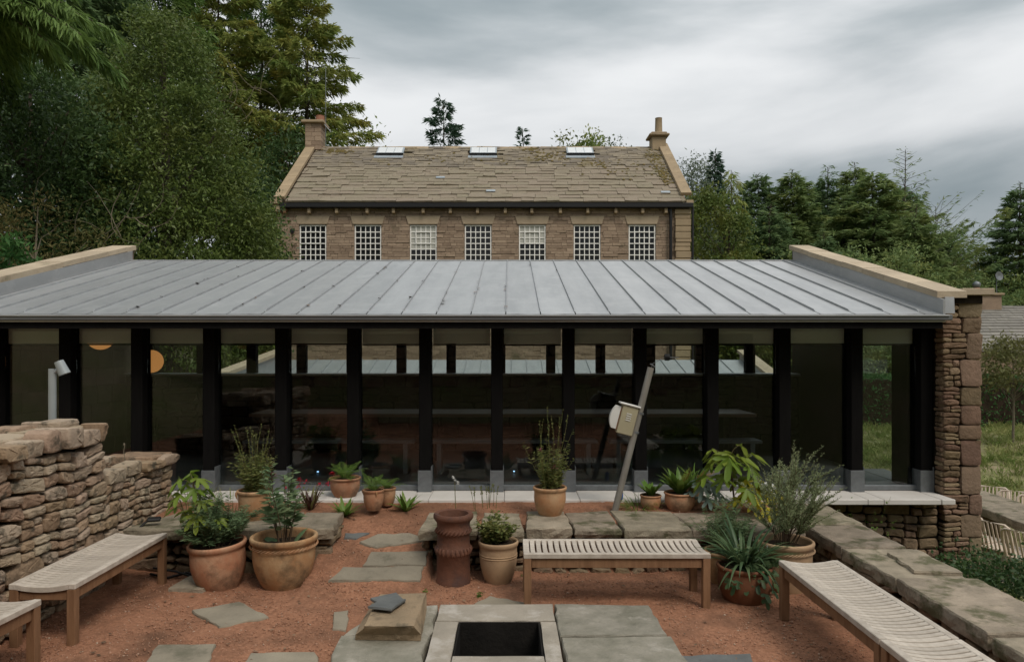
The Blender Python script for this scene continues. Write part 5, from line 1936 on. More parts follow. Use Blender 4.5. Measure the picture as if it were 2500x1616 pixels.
# --- pots on the left
o, z = potted('largest terracotta pot with a rope band below its rim, left of the path', -2.0, 6.30, 0.0, 0.288, 0.45, 'terracotta', 0.62, 0.10, rope=True, soil=0.80)
stems(o, z, 9, 0.70, 0.30, 201, 'lf_blue', 0.125, 0.036, 46, 'stem_brown', 0.006, 0.25, base_r=0.10, start=0.35)
straps(o, z, 5, 0.22, 202, 'lf_blue', 0.09, 1.4, 0.6, base_r=0.10)
o2, z = potted('terracotta pot leaning a little, with feathery blue-green shrub, beside a loose slab', -2.56, 6.28, 0.0, 0.245, 0.40, 'terracotta', 0.68, 0.10, soil=0.86, tilt=(0.04, -0.05))
stems(o2, z, 40, 0.58, 0.75, 203, 'lf_blue', 0.066, 0.011, 110, 'stem_brown', 0.0035, 0.35, base_r=0.10, start=0.2, sub=2)
o2.rotation_euler[2] = 0.0
lobed_plant(o2, z, 0.66, 15, 204, 'lf_fig', 0.17, 0.010, 0.20, off=(-0.10, 0.04), lean=-0.10)
o3, z = potted('terracotta pot on the left flagstones with tall wispy willowherb', -2.5, 6.97, CT, 0.168, 0.29, 'terracotta', 0.58, 0.08, soil=0.9, lugs=3)
stems(o3, z, 44, 0.42, 0.50, 205, 'lf_herb', 0.06, 0.014, 44, 'stem_green', 0.0028, 0.15, base_r=0.07, start=0.05)
spikes(o3, z, 13, 0.66, 206, 0.08, 0.50)
daisy(o3, (0.165, -0.06, 0.40), 0.06, 'plum_petal', 50, 2)
daisy(o3, (0.13, -0.08, 0.50), 0.035, 'red_petal', 30, 3)
o4, z = potted('wide terracotta pot of green fern standing on the pale sill', -1.83, 7.90, FLOOR, 0.172, 0.215, 'terracotta', 0.66, 0.10, soil=0.88)
fern(o4, z, 20, 0.30, 207, 'lf_fern', 1.3, 0.30, 22, 1.3)
daisy(o4, (-0.17, -0.02, 0.27), 0.045, 'red_petal', 40, 4)
o5, z = potted('small lugged terracotta pot of fern before the sill, front one of two', -1.425, 7.44, 0.415, 0.112, 0.215, 'terracotta', 0.60, 0.12, soil=0.9, lugs=3)
fern(o5, z, 15, 0.26, 208, 'lf_fern', 1.2, 0.30, 20, 1.6)
o6, z = potted('small terracotta pot of fern half hidden behind its lugged neighbour', -1.315, 7.62, 0.425, 0.095, 0.19, 'terracotta', 0.62, 0.10, soil=0.9)
fern(o6, z, 14, 0.24, 209, 'lf_fern', 1.3, 0.30, 18, 1.2)

# --- chimney pot used as a planter, and its neighbour
cp = empty('chimney_pot', 'tall dark red clay chimney pot with rope and leaf bands', 'chimney pot', (-0.505, 6.36, 0.0))
R = 0.150
prof = [(0.001, 0), (R * 1.02, 0), (R * 1.02, 0.04), (R * 0.99, 0.05), (R * 0.99, 0.27), (R * 1.03, 0.275), (R * 1.03, 0.30), (R * 0.98, 0.305), (R * 0.96, 0.45), (R * 1.0, 0.455), (R * 1.0, 0.49), (R * 0.97, 0.50), (R * 0.99, 0.55), (R * 1.12, 0.575),
        (R * 1.19, 0.59), (R * 1.19, 0.615), (R * 1.12, 0.63), (R * 0.90, 0.625), (R * 0.86, 0.58), (R * 0.84, 0.30), (0.001, 0.28)]
body = MB().lathe(prof, 40).obj('body', 'redclay', cp, smooth=True)
mb = MB()
for k in range(26):
    a = 2 * pi * k / 26
    mb.tube([(R * .99 * cos(a), R * .99 * sin(a), 0.455), (R * 1.06 * cos(a + .14), R * 1.06 * sin(a + .14), 0.475), (R * .99 * cos(a + .3), R * .99 * sin(a + .3), 0.50)], [.005, .010, .005], 6)
mb.obj('rope_band', 'redclay', body, smooth=True)
mb = MB()
for k in range(24):
    a = 2 * pi * k / 24
    mb.tube([(R * .99 * cos(a), R * .99 * sin(a), 0.335), (R * 1.07 * cos(a), R * 1.07 * sin(a), 0.315), (R * 1.03 * cos(a), R * 1.03 * sin(a), 0.275)], [.008, .014, .006], 6)
mb.obj('leaf_band', 'redclay', body, smooth=True)
o7, z = potted('pale terracotta pot with yellow-green bush beside the red chimney pot', -0.105, 6.40, 0.0, 0.180, 0.375, 'terracotta_pale', 0.64, 0.10, soil=0.9, band=(0.72, 0.78))
stems(o7, z, 40, 0.36, 0.80, 210, 'lf_herb', 0.062, 0.024, 44, 'stem_brown', 0.003, 0.3, base_r=0.06, start=0.15)
o8, z = potted('terracotta pot on the right low wall with tall stems and pink flowers', 0.40, 7.12, CT, 0.168, 0.29, 'terracotta', 0.62, 0.12, soil=0.92)
stems(o8, z, 36, 0.44, 0.42, 211, 'lf_herb', 0.055, 0.012, 44, 'stem_green', 0.0028, 0.15, base_r=0.08, start=0.05, flower='plum_petal', flower_n=2)
spikes(o8, z, 8, 0.80, 212, 0.08, 0.22)
stems(o8, z, 6, 0.62, 0.45, 213, 'lf_herb', 0.075, 0.013, 26, 'stem_green', 0.003, 0.2, base_r=0.06, start=0.3, lean=(0.16, 0))
daisy(o8, (0.17, -0.05, 0.36), 0.045, 'plum_petal', 40, 6)

# --- group on the right behind the wall
o9, z = potted('small terracotta pot of tongue ferns nearest the leaning pole', 1.48, 7.48, 0.415, 0.112, 0.15, 'terracotta', 0.68, 0.10, soil=0.88)
fern(o9, z, 20, 0.24, 214, 'lf_fern', 0.9, 0.24, 10, 1.6, plain=True)
o10, z = potted('wide orange terracotta bowl of tongue ferns with a bronze frond', 1.775, 7.44, 0.415, 0.162, 0.185, 'terracotta', 0.72, 0.10, soil=0.88)
fern(o10, z, 28, 0.36, 215, 'lf_fern', 0.9, 0.20, 10, 1.8, plain=True)
fern(o10, z + 0.02, 3, 0.36, 216, 'lf_bronze', 0.8, 0.30, 16, 2.2, spread=(-0.4, 1.8))
o11, z = potted('pale pot of grassy sedge hidden behind the wide orange bowl', 1.98, 7.66, 0.425, 0.11, 0.23, 'terracotta_pale', 0.66, 0.1, soil=0.9)
straps(o11, z, 46, 0.34, 217, 'lf_fern', 0.007, 1.5, 1.2)
fern(o11, z, 3, 0.40, 218, 'lf_bronze', 1.3, 0.28, 18, 1.3, spread=(-0.4, 0.6))
lp = empty('lobed_leaf_plant', 'tall plant with big yellow-green lobed leaves behind the right low wall', 'plant', (2.30, 7.28, 0.40))
lobed_plant(lp, 0.0, 0.62, 22, 219, 'lf_fig', 0.24, 0.012, 0.30)
lp2 = empty('lobed_leaf_plant', 'low plant with golden yellow lobed leaves resting on the flagstone', 'plant', (2.48, 7.20, 0.40))
lobed_plant(lp2, 0.0, 0.30, 20, 220, 'lf_yellow', 0.20, 0.010, 0.20)
lp3 = empty('lobed_leaf_plant', 'small plant with silvery lobed leaves beside the orange bowl', 'plant', (2.06, 7.38, 0.42))
lobed_plant(lp3, 0.0, 0.28, 11, 221, 'lf_silver', 0.17, 0.009, 0.18)
dh = empty('white_dahlia', 'white dahlia flower beside the grey-green rosemary', 'flower', (2.52, 7.05, 0.42))
MB().tube(curve_pts((0, 0, 0), (0.1, 0, 1), 0.30, 0.1, 6), 0.004, 5).obj('stem', 'stem_green', dh)
daisy(dh, (0.035, -0.005, 0.30), 0.088, 'white_petal', 90, 8)
o12, z = potted('oval buff pot with tall twiggy rosemary in the corner of the walls', 2.40, 6.22, 0.0, 0.245, 0.43, 'terracotta_pale', 0.72, 0.06, rope=True, soil=0.84, oval=1.0)
stems(o12, z, 28, 1.04, 0.70, 222, 'lf_rosemary', 0.034, 0.0075, 150, 'stem_brown', 0.0042, 0.05, base_r=0.09, start=0.40, sub=6, wob=0.05, up=0.9)
o13, z = potted('dark terracotta pot with strappy leaves, ivy and tiny white daisies by the middle bench', 1.955, 5.93, 0.0, 0.225, 0.30, 'terracotta_dark', 0.70, 0.12, soil=0.9)
straps(o13, z, 90, 0.56, 223, 'lf_strap', 0.028, 1.6, 1.3, base_r=0.05)
stems(o13, z, 16, 0.30, 1.3, 226, 'lf_strap', 0.07, 0.05, 16, 'stem_green', 0.003, 0.9, base_r=0.12, start=0.3, lean=(-0.5, -0.5))
rng = random.Random(31)
for k in range(34):       # ivy hanging over the rim
    a = rng.uniform(2.4, 5.6)
    rr = 0.21 + rng.uniform(-.06, .07)
    v, f = lobed_leaf(rng.uniform(.05, .085), rng, 3)
    t = rng.uniform(-1.3, -.3)
    zz = z + rng.uniform(-.10, .06) - max(0, rr - .2) * 1.2
    MB().add([(rr * cos(a) + (x * cos(t)) * cos(a) - y * sin(a), rr * sin(a) + (x * cos(t)) * sin(a) + y * cos(a), zz + x * sin(t) + q) for x, y, q in v], f, rng.random()).obj('ivy_leaf', 'lf_strap', o13)
stems(o13, z, 22, 0.36, 1.4, 224, 'lf_herb', 0.035, 0.006, 26, 'stem_green', 0.002, 0.9, base_r=0.08, start=0.1, lean=(0.9, -0.15))
mb = MB()
for k in range(46):
    c = (rng.uniform(0.02, 0.42), rng.uniform(-.24, .05), z + rng.uniform(-.16, .22))
    for j in range(6):
        a = 6.28 * j / 6
        mb.add([c, (c[0] + .011 * cos(a), c[1] - .004, c[2] + .011 * sin(a)), (c[0] + .011 * cos(a + .8), c[1] - .004, c[2] + .011 * sin(a + .8))], [(0, 1, 2)])
mb.obj('daisies', 'white_petal', o13)
o14, z = potted('orange terracotta pot with feathery lovage, half hidden behind the middle bench end', 1.93, 6.36, 0.0, 0.19, 0.30, 'terracotta', 0.66, 0.1, soil=0.9)
stems(o14, z, 44, 0.56, 0.62, 225, 'lf_blue', 0.055, 0.007, 70, 'stem_green', 0.0025, 0.4, base_r=0.09, start=0.3, lean=(-0.1, 0), sub=1)

# --- plants growing in the ground
def ground_plant(label, x, y, cat='plant', name='plant', group=None):
    return empty(name, label, cat, (x, y, float(court_h(x, y))), 0, group)


g1 = ground_plant('tongue fern in the gravel below the wide pot on the sill', -1.72, 7.40, 'fern', 'tongue_fern', 'ferns rooted in the gravel')
fern(g1, 0.0, 22, 0.24, 230, 'lf_fern', 0.8, 0.17, 10, 1.3, plain=True)
g2 = ground_plant('tongue fern in the gravel right of the two small pots', -1.10, 7.52, 'fern', 'tongue_fern', 'ferns rooted in the gravel')
fern(g2, 0.0, 17, 0.24, 231, 'lf_fern', 0.8, 0.17, 10, 1.5, plain=True)
g3 = ground_plant('clump of dark purple and cream striped leaves behind the left flagstones', -2.08, 7.42, 'plant', 'striped_plant')
straps(g3, 0.0, 15, 0.30, 232, 'lf_plum', 0.035, 0.8, 2.4)
straps(g3, 0.0, 8, 0.32, 233, 'lf_olive', 0.03, 1.0, 2.2)
g4 = ground_plant('tuft of fine grass at the foot of the leaning pole', 1.34, 7.46, 'grass', 'grass_tuft', 'grass tufts on the terrace')
straps(g4, 0.0, 90, 0.24, 234, 'lf_fern', 0.006, 1.7, 1.0, base_r=0.10)
g5 = ground_plant('dry grass tuft at the end of the tall stone wall', -3.32, 7.45, 'grass', 'grass_tuft', 'grass tufts on the terrace')
straps(g5, 0.0, 70, 0.30, 235, 'lf_olive', 0.005, 0.9, 2.2, base_r=0.16)
g6 = ground_plant('green and brown grass along the back of the left flagstones', -2.90, 7.44, 'grass', 'grass_tuft', 'grass tufts on the terrace')
straps(g6, 0.0, 110, 0.20, 236, 'lf_grass', 0.005, 1.0, 1.8, base_r=0.30)
g7 = ground_plant('single white galtonia stalk in front of the sill', -0.57, 7.46, 'flower', 'flower_stalk')
MB().tube(curve_pts((0, 0, 0), (-0.03, 0, 1), 0.30, 0.0, 6), 0.004, 5).obj('stem', 'stem_green', g7)
for k in range(5):
    daisy(g7, (RNG.uniform(-.03, .03), RNG.uniform(-.02, .02), 0.27 + 0.02 * k), 0.028, 'white_petal', 9, k)
g8 = ground_plant('wispy self-sown stems behind the second flagstone of the right wall', -0.22, 7.44, 'plant', 'wild_stems')
spikes(g8, 0.0, 9, 0.26, 237, 0.20, 0.2)
g9 = ground_plant('weeds with red flowers between the left pots and the sill', -2.25, 7.62, 'flower', 'red_flowers')
stems(g9, 0.0, 9, 0.34, 0.7, 238, 'lf_herb', 0.04, 0.014, 12, 'stem_green', 0.0025, 0.2, base_r=0.2, flower='red_petal', flower_n=6)
for k, (x, y, w) in enumerate(((-0.72, 6.05, 'in front of the red chimney pot'), (-0.25, 6.0, 'in front of the pale pot'), (-3.05, 4.55, 'between the two left benches'), (0.13, 6.52, 'behind the left leg of the middle bench'))):
    g = ground_plant('little green weed in the gravel ' + w, x, y, 'weed', 'weed', 'weeds in the gravel')
    stems(g, 0.0, 5, 0.07, 0.8, 240 + k, 'lf_fern', 0.03, 0.014, 7, 'stem_green', 0.0015, 0.2, base_r=0.02, start=.1)
tw = empty('dry_twig', 'lone dry seed stalk standing on the lower part of the dry stone wall', 'twig', (WX - 0.26, 7.12, 0.93))
MB().tube([(0, 0, 0), (0.004, 0, .08), (-0.006, 0, .14), (0.006, 0, .20)], 0.0035, 5).lathe([(0.001, .19), (.008, .2), (.009, .212), (.001, .225)], 7).obj('stalk', 'pale_twig', tw)

# climber on the pavilion base
cl = empty('climbing_weed', 'leafy weed climbing the rubble base under the right sill', 'plant', (3.85, 7.86, -0.4))
stems(cl, 0.0, 10, 0.95, 0.30, 250, 'lf_fern', 0.05, 0.02, 26, 'stem_green', 0.003, 0.1, base_r=0.25, start=.1)
cl = empty('climbing_weed', 'straggling weed on the ground below the stone pier', 'plant', (4.55, 7.55, -0.75))
stems(cl, 0.0, 26, 0.65, 0.9, 251, 'lf_herb', 0.05, 0.012, 30, 'stem_green', 0.003, 0.4, base_r=0.4, start=.1)

# ------------------------------------------------------------------ leaning pole with box
bx_, by_, bz_ = at(1500, 1240, 7.34)
tx_, ty_, tz_ = at(1589, 897, 7.34)
pole = empty('leaning_pole', 'leaning metal pole with a beige electrical box strapped to it', 'pole', (bx_, by_, 0.40))
d_ = norm((tx_ - bx_, 0, tz_ - bz_))
top = (tx_ - bx_, 0, tz_ - 0.40)
MB().tube([vmul(d_, -0.15), top], 0.034, 20).obj('pole', 'steel_post', pole, smooth=False)
ang = math.atan2(d_[0], d_[2])
bc = empty('junction_box', None, None)
del bc
# box is built straight and tipped with the pole
bo = link('electrical_box', MB().box((-0.20, -0.06, -0.15), (-0.036, 0.06, 0.145), 0.006).mesh('electrical_box', 'box_beige'), pole, vmul(d_, 0.965), (0, ang, 0))
MB().box((-0.235, -0.075, 0.146), (-0.02, 0.075, 0.166), 0.006).obj('rain_hood', 'white_plastic', bo)
for k in range(4):
    MB().box((-0.145, -0.066, -0.005 + 0.022 * k), (-0.092, -0.0605, 0.004 + 0.022 * k), 0.001).obj('louvre', 'white_plastic', bo)
MB().box((-0.214, -0.05, -0.125), (-0.201, 0.05, 0.12), 0.004).obj('lid', 'teak_brown', bo)
v, f = [], []
for i in range(9):
    t = i / 8
    zz = -0.115 + 0.235 * t
    dpt = 0.085 * sin(pi * (0.12 + 0.76 * t)) ** .6
    v += [(-0.215, -0.048, zz), (-0.215 - dpt, -0.036, zz), (-0.215 - dpt, 0.036, zz), (-0.215, 0.048, zz)]
for i in range(8):
    for j in range(3):
        f.append((i * 4 + j, (i + 1) * 4 + j, (i + 1) * 4 + j + 1, i * 4 + j + 1))
f += [(0, 1, 2, 3), (35, 34, 33, 32)]
MB().add(v, f).obj('lamp_cover', 'white_plastic', bo, smooth=True)
for k in (-0.10, 0.10):
    MB().tube([vmul(d_, 0.965 + k - .01), vmul(d_, 0.965 + k + .01)], 0.037, 20).obj('strap', 'galv', pole)
wire = [vadd(top, (0.005, 0, 0.0)), vadd(top, (0.02, 0, 0.04)), vadd(top, (0.07, 0, 0.065)), vadd(top, (0.13, 0, 0.10)), vadd(top, (0.17, 0, 0.105)), vadd(top, (0.30, 0.05, 0.10))]
MB().tube(wire, 0.0028, 5).obj('wire', 'galv', pole)
MB().add(*cbox((-.03, -.02, -.006), (.03, .02, .006), 0.002)).obj('clamp', 'galv', pole, loc=vadd(top, (0.02, 0, 0.02)), rot=(0, 0.6, 0))
for k in range(4):
    MB().lathe([(.006, -.004), (.034, -.004), (.036, 0), (.034, .004), (.006, .004)], 20).obj('insulator', 'rubber', pole, loc=vadd(top, (0.148 + 0.0125 * k, 0, 0.105)), rot=(0, pi / 2, 0), smooth=True)
bt = empty('blue_cap', 'small blue plastic cap behind the foot of the leaning pole', 'cap', (1.20, 7.70, 0.47))
MB().lathe([(.001, 0), (.022, 0), (.026, .05), (.022, .10), (.001, .115)], 14).obj('cap_body', 'blue_plastic', bt, smooth=True)

# ------------------------------------------------------------------ path light behind the left wall, flood light and cable
x, y, _ = at(128, 900, 6.6)
pl = empty('path_light', 'pale grey path light with a tilted shade behind the tall stone wall', 'lamp', (x, y, 0.5))
zt_ = at(0, 900, 6.6)[2] - 0.5
MB().lathe([(.033, 0), (.033, zt_ - .001), (.001, zt_)], 20).obj('post', 'lamp_grey', pl, smooth=False)
sh = MB().lathe([(.001, .075), (.040, .07), (.052, -.06), (.048, -.06), (.038, .06)], 20).obj('shade', 'lamp_grey', pl, loc=(0.095, -0.01, zt_ + 0.005), rot=(0.1, -0.38, 0))
MB().tube([(0.03, 0, zt_ - 0.03), (0.075, -0.005, zt_ + 0.01)], 0.02, 10).obj('arm', 'lamp_grey', pl)
fl = empty('flood_light', 'small black flood light on the left flagstones', 'lamp', (-3.36, 6.72, CT))
MB().box((-.06, -.035, .045), (.06, .035, .075), 0.01).obj('head', 'rubber', fl, rot=(0.2, 0, 0.3))
MB().tube([(-.04, 0, .05), (-.07, -.03, .03), (-.11, -.09, -.02), (-.16, -.16, -.12), (-.2, -.2, -.25)], 0.009, 6).tube([(-.05, .02, .05), (-.09, -.01, .02), (-.13, -.07, -.03), (-.18, -.15, -.14), (-.2, -.18, -.25)], 0.009, 6).obj('flex', 'rubber', fl, smooth=True)
ca = MB().tube([(-3.3, 6.53, .03), (-3.1, 6.45, .02), (-2.95, 6.50, .05), (-2.78, 6.42, .03), (-2.66, 6.45, .03)], 0.012, 6)
ca.tube([(-3.25, 6.48, .10), (-3.05, 6.50, .06), (-2.9, 6.44, .04), (-2.7, 6.48, .05)], 0.010, 6)
tag(ca.obj('black_cable', 'rubber', smooth=True), 'black cable snaking over the ground under the left flagstones', 'cable')
ls = slab('loose_slab', 'flag', None, [(-2.93, 6.10), (-2.62, 6.06), (-2.55, 6.44), (-2.90, 6.44)], 0.03, 0.10, 140, rough=0.008, bevel=0.006)
ls.rotation_euler = (0.0, -0.02, 0)
tag(ls, 'loose pale slab tilted against the leaning terracotta pot', 'stone slab')

# ------------------------------------------------------------------ dining table and chairs outdoors on the right
def chair_meshes():
    r = {}
    def leg(x0, y0, x1, y1, z1):
        return MB().tube([(x0, y0, 0), (x1, y1, z1)], [0.014, 0.018], 8)
    r['leg'] = [leg(-.25, -.24, -.21, -.2, .44), leg(.25, -.24, .21, -.2, .44), leg(-.25, .27, -.21, .2, .46), leg(.25, .27, .21, .2, .46)]
    r['seat'] = MB().box((-.22, -.22, .435), (.22, .22, .46), 0.012)
    fr = MB().tube([(-.215, .2, .45), (-.225, .26, .64), (-.215, .31, .80), (-.17, .325, .835), (0, .33, .845), (.17, .325, .835), (.215, .31, .80), (.225, .26, .64), (.215, .2, .45)], 0.019, 8)
    r['frame'] = fr
    r['slat'] = [MB().tube([(x, .21, .46), (x, .275, .66), (x, .33, .835)], [.012, .013, .012], 6) for x in (-.16, -.107, -.053, 0, .053, .107, .16)]
    m = {}
    m['leg'] = [q.mesh('leg', 'cream_plastic', True) for q in r['leg']]
    m['seat'] = r['seat'].mesh('seat', 'cream_plastic')
    m['frame'] = r['frame'].mesh('back_frame', 'cream_plastic', True)
    m['slat'] = [q.mesh('back_slat', 'cream_plastic', True) for q in r['slat']]
    return m


CM = chair_meshes()


def chair(label, x, y, rz_):
    z = float(terrain_h(x, y))
    c = empty('garden_chair', label, 'chair', (x, y, z), rz_, 'cream chairs round the stone table')
    for q in CM['leg']: link('leg', q, c)
    link('seat', CM['seat'], c)
    b = link('back_frame', CM['frame'], c)
    for q in CM['slat']: link('back_slat', q, b)
    c.scale = (1.12, 1.12, 1.12)
    return c


TZ = float(terrain_h(8.4, 12.0))
chair('cream slatted chair half hidden by the stone pier, left side of the stone table', 7.60, 11.50, pi / 2 + 0.42)
chair('second cream slatted chair from the pier on the left side of the stone table', 7.66, 11.00, pi / 2 + 0.45)
chair('cream chair cut by the right edge on the left side of the stone table', 7.72, 10.50, pi / 2 + 0.45)
chair('first cream chair from the pier beyond the stone table', 9.00, 13.30, -pi / 2 + 0.9)
chair('second cream chair from the pier beyond the stone table', 9.06, 12.80, -pi / 2 + 0.9)
chair('cream chair beyond the stone table nearest the right edge', 9.02, 12.25, -pi / 2 + 0.9)
tb = empty('stone_table', 'long rough stone slab table at the right edge between cream chairs', 'table', (8.4, 12.0, TZ))
bf = set(bpy.data.objects)
slab('table_slab', 'flag', tb, [(7.82, 10.2), (8.75, 10.1), (9.0, 13.5), (8.12, 13.6)], TZ + 0.72, TZ + 0.86, 150, rough=0.02, chip=0.02, lumpy=0.006, sub=14)
for x, y in ((8.4, 11.0), (8.5, 12.8)):
    MB().box((x - .2, y - .2, TZ - .1), (x + .2, y + .2, TZ + 0.70), 0.02).obj('table_support', 'wallstone', tb)
settle(tb, bf)

# ------------------------------------------------------------------ retaining wall behind the camera (seen only as reflection)
rw = empty('retaining_wall', 'rubble retaining wall behind the viewpoint, mirrored faintly in the glass', 'stone wall', (0, -4.0, 0))
bf = set(bpy.data.objects)
MB().box((-8, -4.5, -0.3), (7, -4.0, 2.55)).obj('rubble_core', 'stone_core', rw)
rubble(rw, (0, -3.98, 0), (1, 0, 0), (0, 1, 0), [(-7, 0, 6, 2.5)], 'wallstone', 160, tw=0.7, th=0.3, depth=0.08, bulge=0.04, n=10, course=0.5)
settle(rw, bf)

# fallen leaves on the gravel and flags: uncountable
rng = random.Random(77)
mb = MB()
for k in range(170):
    x, y = rng.uniform(-3.4, 2.7), rng.uniform(4.3, 7.6)
    if -1.2 < x < 1.2 and y < 5.65: continue
    z = float(court_h(x, y)) + 0.012
    a, l = rng.uniform(0, 6.28), rng.uniform(.010, .026)
    mb.add([(x + l * cos(a + q) * (1 if j % 2 else .5), y + l * sin(a + q) * (1 if j % 2 else .5), z + rng.uniform(0, .008)) for j, q in enumerate((0, 1.57, 3.14, 4.71))], [(0, 1, 2, 3)], rng.random())
tag(mb.obj('fallen_leaves', 'bark_mulch'), 'small dry brown leaves scattered on the courtyard gravel', kind='stuff')

# ------------------------------------------------------------------ trees
def taper(pts, r0, r1, n=7):
    k = len(pts)
    return tube(pts, [r0 + (r1 - r0) * i / (k - 1) for i in range(k)], n, False)


def leafy_crown(h, z0, rad, n_clump, clump_r, per, leafL, leafW, seed, inner=0.55, hang=0.0, flat=0.25, squash=0.75, lumps=0.22, lean=(0, 0)):
    """Leaves in clumps spread through a crown whose radius at height share t is rad(t); returns arrays and clump centres."""
    rs = np.random.RandomState(seed)
    t = rs.rand(n_clump * 3)
    r_t = np.array([rad(q) for q in t])
    keep = rs.rand(len(t)) < (r_t / r_t.max()) ** 1.0
    t = t[keep][:n_clump]
    n = len(t)
    a = rs.uniform(0, 2 * pi, n)
    ph = rs.uniform(0, 6.28, 6)
    lump = 1 + lumps * (np.sin(3 * a + 7 * t + ph[0]) + 0.7 * np.sin(5 * a - 11 * t + ph[1]) + 0.5 * np.sin(2 * a + 23 * t + ph[2])) / 2
    rr = np.array([rad(q) for q in t]) * lump * (inner + (1 - inner) * rs.rand(n) ** 0.55)
    C = np.stack([rr * np.cos(a) + lean[0] * t, rr * np.sin(a) + lean[1] * t, z0 + (h - z0) * t], 1)
    cr = clump_r * rs.uniform(0.6, 1.35, n)
    P = np.repeat(C, per, 0) + rs.normal(size=(n * per, 3)) * np.repeat(cr, per)[:, None] * np.array([0.55, 0.55, 0.55 * squash])
    out = P - np.array([0, 0, z0 + 0.4 * (h - z0)])
    out /= np.linalg.norm(out, axis=1, keepdims=True) + 1e-6
    Dv = rs.normal(size=P.shape) * 0.8 + out * 0.6
    Dv[:, 2] -= hang
    L = leafL * rs.uniform(0.6, 1.4, len(P))
    V, Fq = kites(P, Dv, L, L * leafW / leafL, rs, bend=0.1, flat=flat)
    tint = np.clip(np.repeat(rs.rand(n), per) * 0.8 + rs.rand(len(P)) * 0.22, 0, 1)
    return V, Fq, tint, C


def tree_obj(name, label, cat, loc, trunk, crown, leafm, barkm='bark', group=None, rz_=0.0, scl=1.0):
    o = empty(name, label, cat, loc, rz_, group)
    o.scale = (scl, scl, scl)
    tm = MB()
    for v, f in trunk: tm.add(v, f)
    tm.obj('trunk', barkm, o, smooth=True)
    np_obj('crown', crown[0], crown[1], leafm, o, tint=crown[2])
    return o


def copy_tree(src, label, loc, scl, rz_, leafm=None):
    o = src.copy()
    col.objects.link(o)
    o.location = loc
    o.rotation_euler = (0, 0, rz_)
    o.scale = scl if isinstance(scl, tuple) else (scl, scl, scl)
    o['label'] = label
    for ch in src.children:
        c = ch.copy()
        if leafm and ch.name.startswith('crown'):
            c.data = ch.data.copy()
            c.data.materials[0] = M[leafm]
        col.objects.link(c)
        c.parent = o
    return o


def limbs(C, h, r0, seed, k=26, base_r=None, z_from=0.1, lean=(0, 0), spread=0.9):
    rng = random.Random(seed)
    out = []
    tr = [(lean[0] * t + rng.uniform(-.02, .02) * h * .3, lean[1] * t + rng.uniform(-.02, .02) * h * .3, h * 0.92 * t) for t in [i / 8 for i in range(9)]]
    tr[0] = (0, 0, -0.6)
    out.append(taper(tr, r0, r0 * 0.15, 9))
    idx = list(range(len(C)))
    rng.shuffle(idx)
    for i in idx[:k]:
        c = C[i]
        t = min(0.85, max(z_from, (c[2] / h) - rng.uniform(0.1, 0.3)))
        q = t * 8
        j = min(7, int(q))
        p = tuple(tr[j][m] + (tr[j + 1][m] - tr[j][m]) * (q - j) for m in range(3))
        mid = tuple(p[m] + (c[m] * spread - p[m] * spread) * 0.5 + rng.uniform(-.15, .15) for m in range(3))
        e = tuple(p[m] + (c[m] - p[m]) * spread for m in range(3))
        out.append(taper([p, (mid[0], mid[1], mid[2] + 0.1 * h * .2), e], r0 * 0.28, r0 * 0.05, 5))
    return out


def conifer_parts(h, R, z0, nb, seed, droop=0.25, rise=(-0.15, 0.6), per=60, leafL=0.22, leafW=0.07, power=0.9, sparse=0.0, bare=0.0, hangk=0.35, trunk_r=None, wid=0.35, top_w=0.15, asym=0.0):
    """Whorled branches with flat sprays of needles; bare is the share of the height at the top left almost needleless."""
    rng = random.Random(seed)
    rs = np.random.RandomState(seed)
    parts = []
    r0 = trunk_r or h * 0.011
    tr = [(rng.uniform(-.01, .01) * h * .5, rng.uniform(-.01, .01) * h * .5, h * i / 10) for i in range(11)]
    tr[0] = (0, 0, -0.8)
    parts.append(taper(tr, r0, 0.015, 9))
    P, Dv, Ls, Tn = [], [], [], []
    for k in range(nb):
        t = (k + rng.random()) / nb
        t = t ** 0.9
        z = z0 + (h - z0) * t
        L = R * (1 - t) ** power * rng.uniform(0.55, 1.12) + top_w
        a = 2.4 * k + rng.uniform(-.5, .5)
        L *= 1 + asym * cos(a)
        up = rise[0] + (rise[1] - rise[0]) * t + rng.uniform(-.12, .12)
        pts = []
        n = 6
        for i in range(n + 1):
            s = L * i / n
            pts.append((s * cos(a), s * sin(a), z + s * up - droop * s * s / max(L, .3)))
        parts.append(taper(pts, r0 * 0.22 * (1 - t) + 0.012, 0.006, 4))
        if rng.random() < sparse: continue
        m = int(per * L * (0.12 if t > 1 - bare else 1.0))
        if m < 1: continue
        s = rs.uniform(0.12, 1.0, m) ** 0.8
        q = s * n
        i = np.minimum(n - 1, q.astype(int))
        pa = np.array(pts)
        base = pa[i] + (pa[i + 1] - pa[i]) * (q - i)[:, None]
        side = np.array([-sin(a), cos(a), 0])
        w = wid * L * (1.05 - s) + 0.06
        off = rs.uniform(-1, 1, m) * w
        base = base + side * off[:, None]
        base[:, 2] += rs.normal(0, 0.05, m) - np.abs(off) * 0.25
        d = np.array([cos(a), sin(a), up])[None] * 0.7 + side[None] * np.sign(off)[:, None] * 0.7 + rs.normal(size=(m, 3)) * 0.35
        d[:, 2] -= hangk
        P.append(base); Dv.append(d)
        Ls.append(leafL * rs.uniform(.6, 1.4, m))
        Tn.append(np.clip(rng.random() * .5 + rs.rand(m) * .6, 0, 1))
    P, Dv, Ls, Tn = np.concatenate(P), np.concatenate(Dv), np.concatenate(Ls), np.concatenate(Tn)
    V, Fq = kites(P, Dv, Ls, Ls * leafW / leafL, rs, bend=0.15, flat=0.35)
    return parts, (V, Fq, Tn)


def ground_at(px, d):
    x = (px - CX) * d / F
    return x, d, float(terrain_h(x, d))


def top_z(py, d):
    return EYE - (py - CY) * d / F


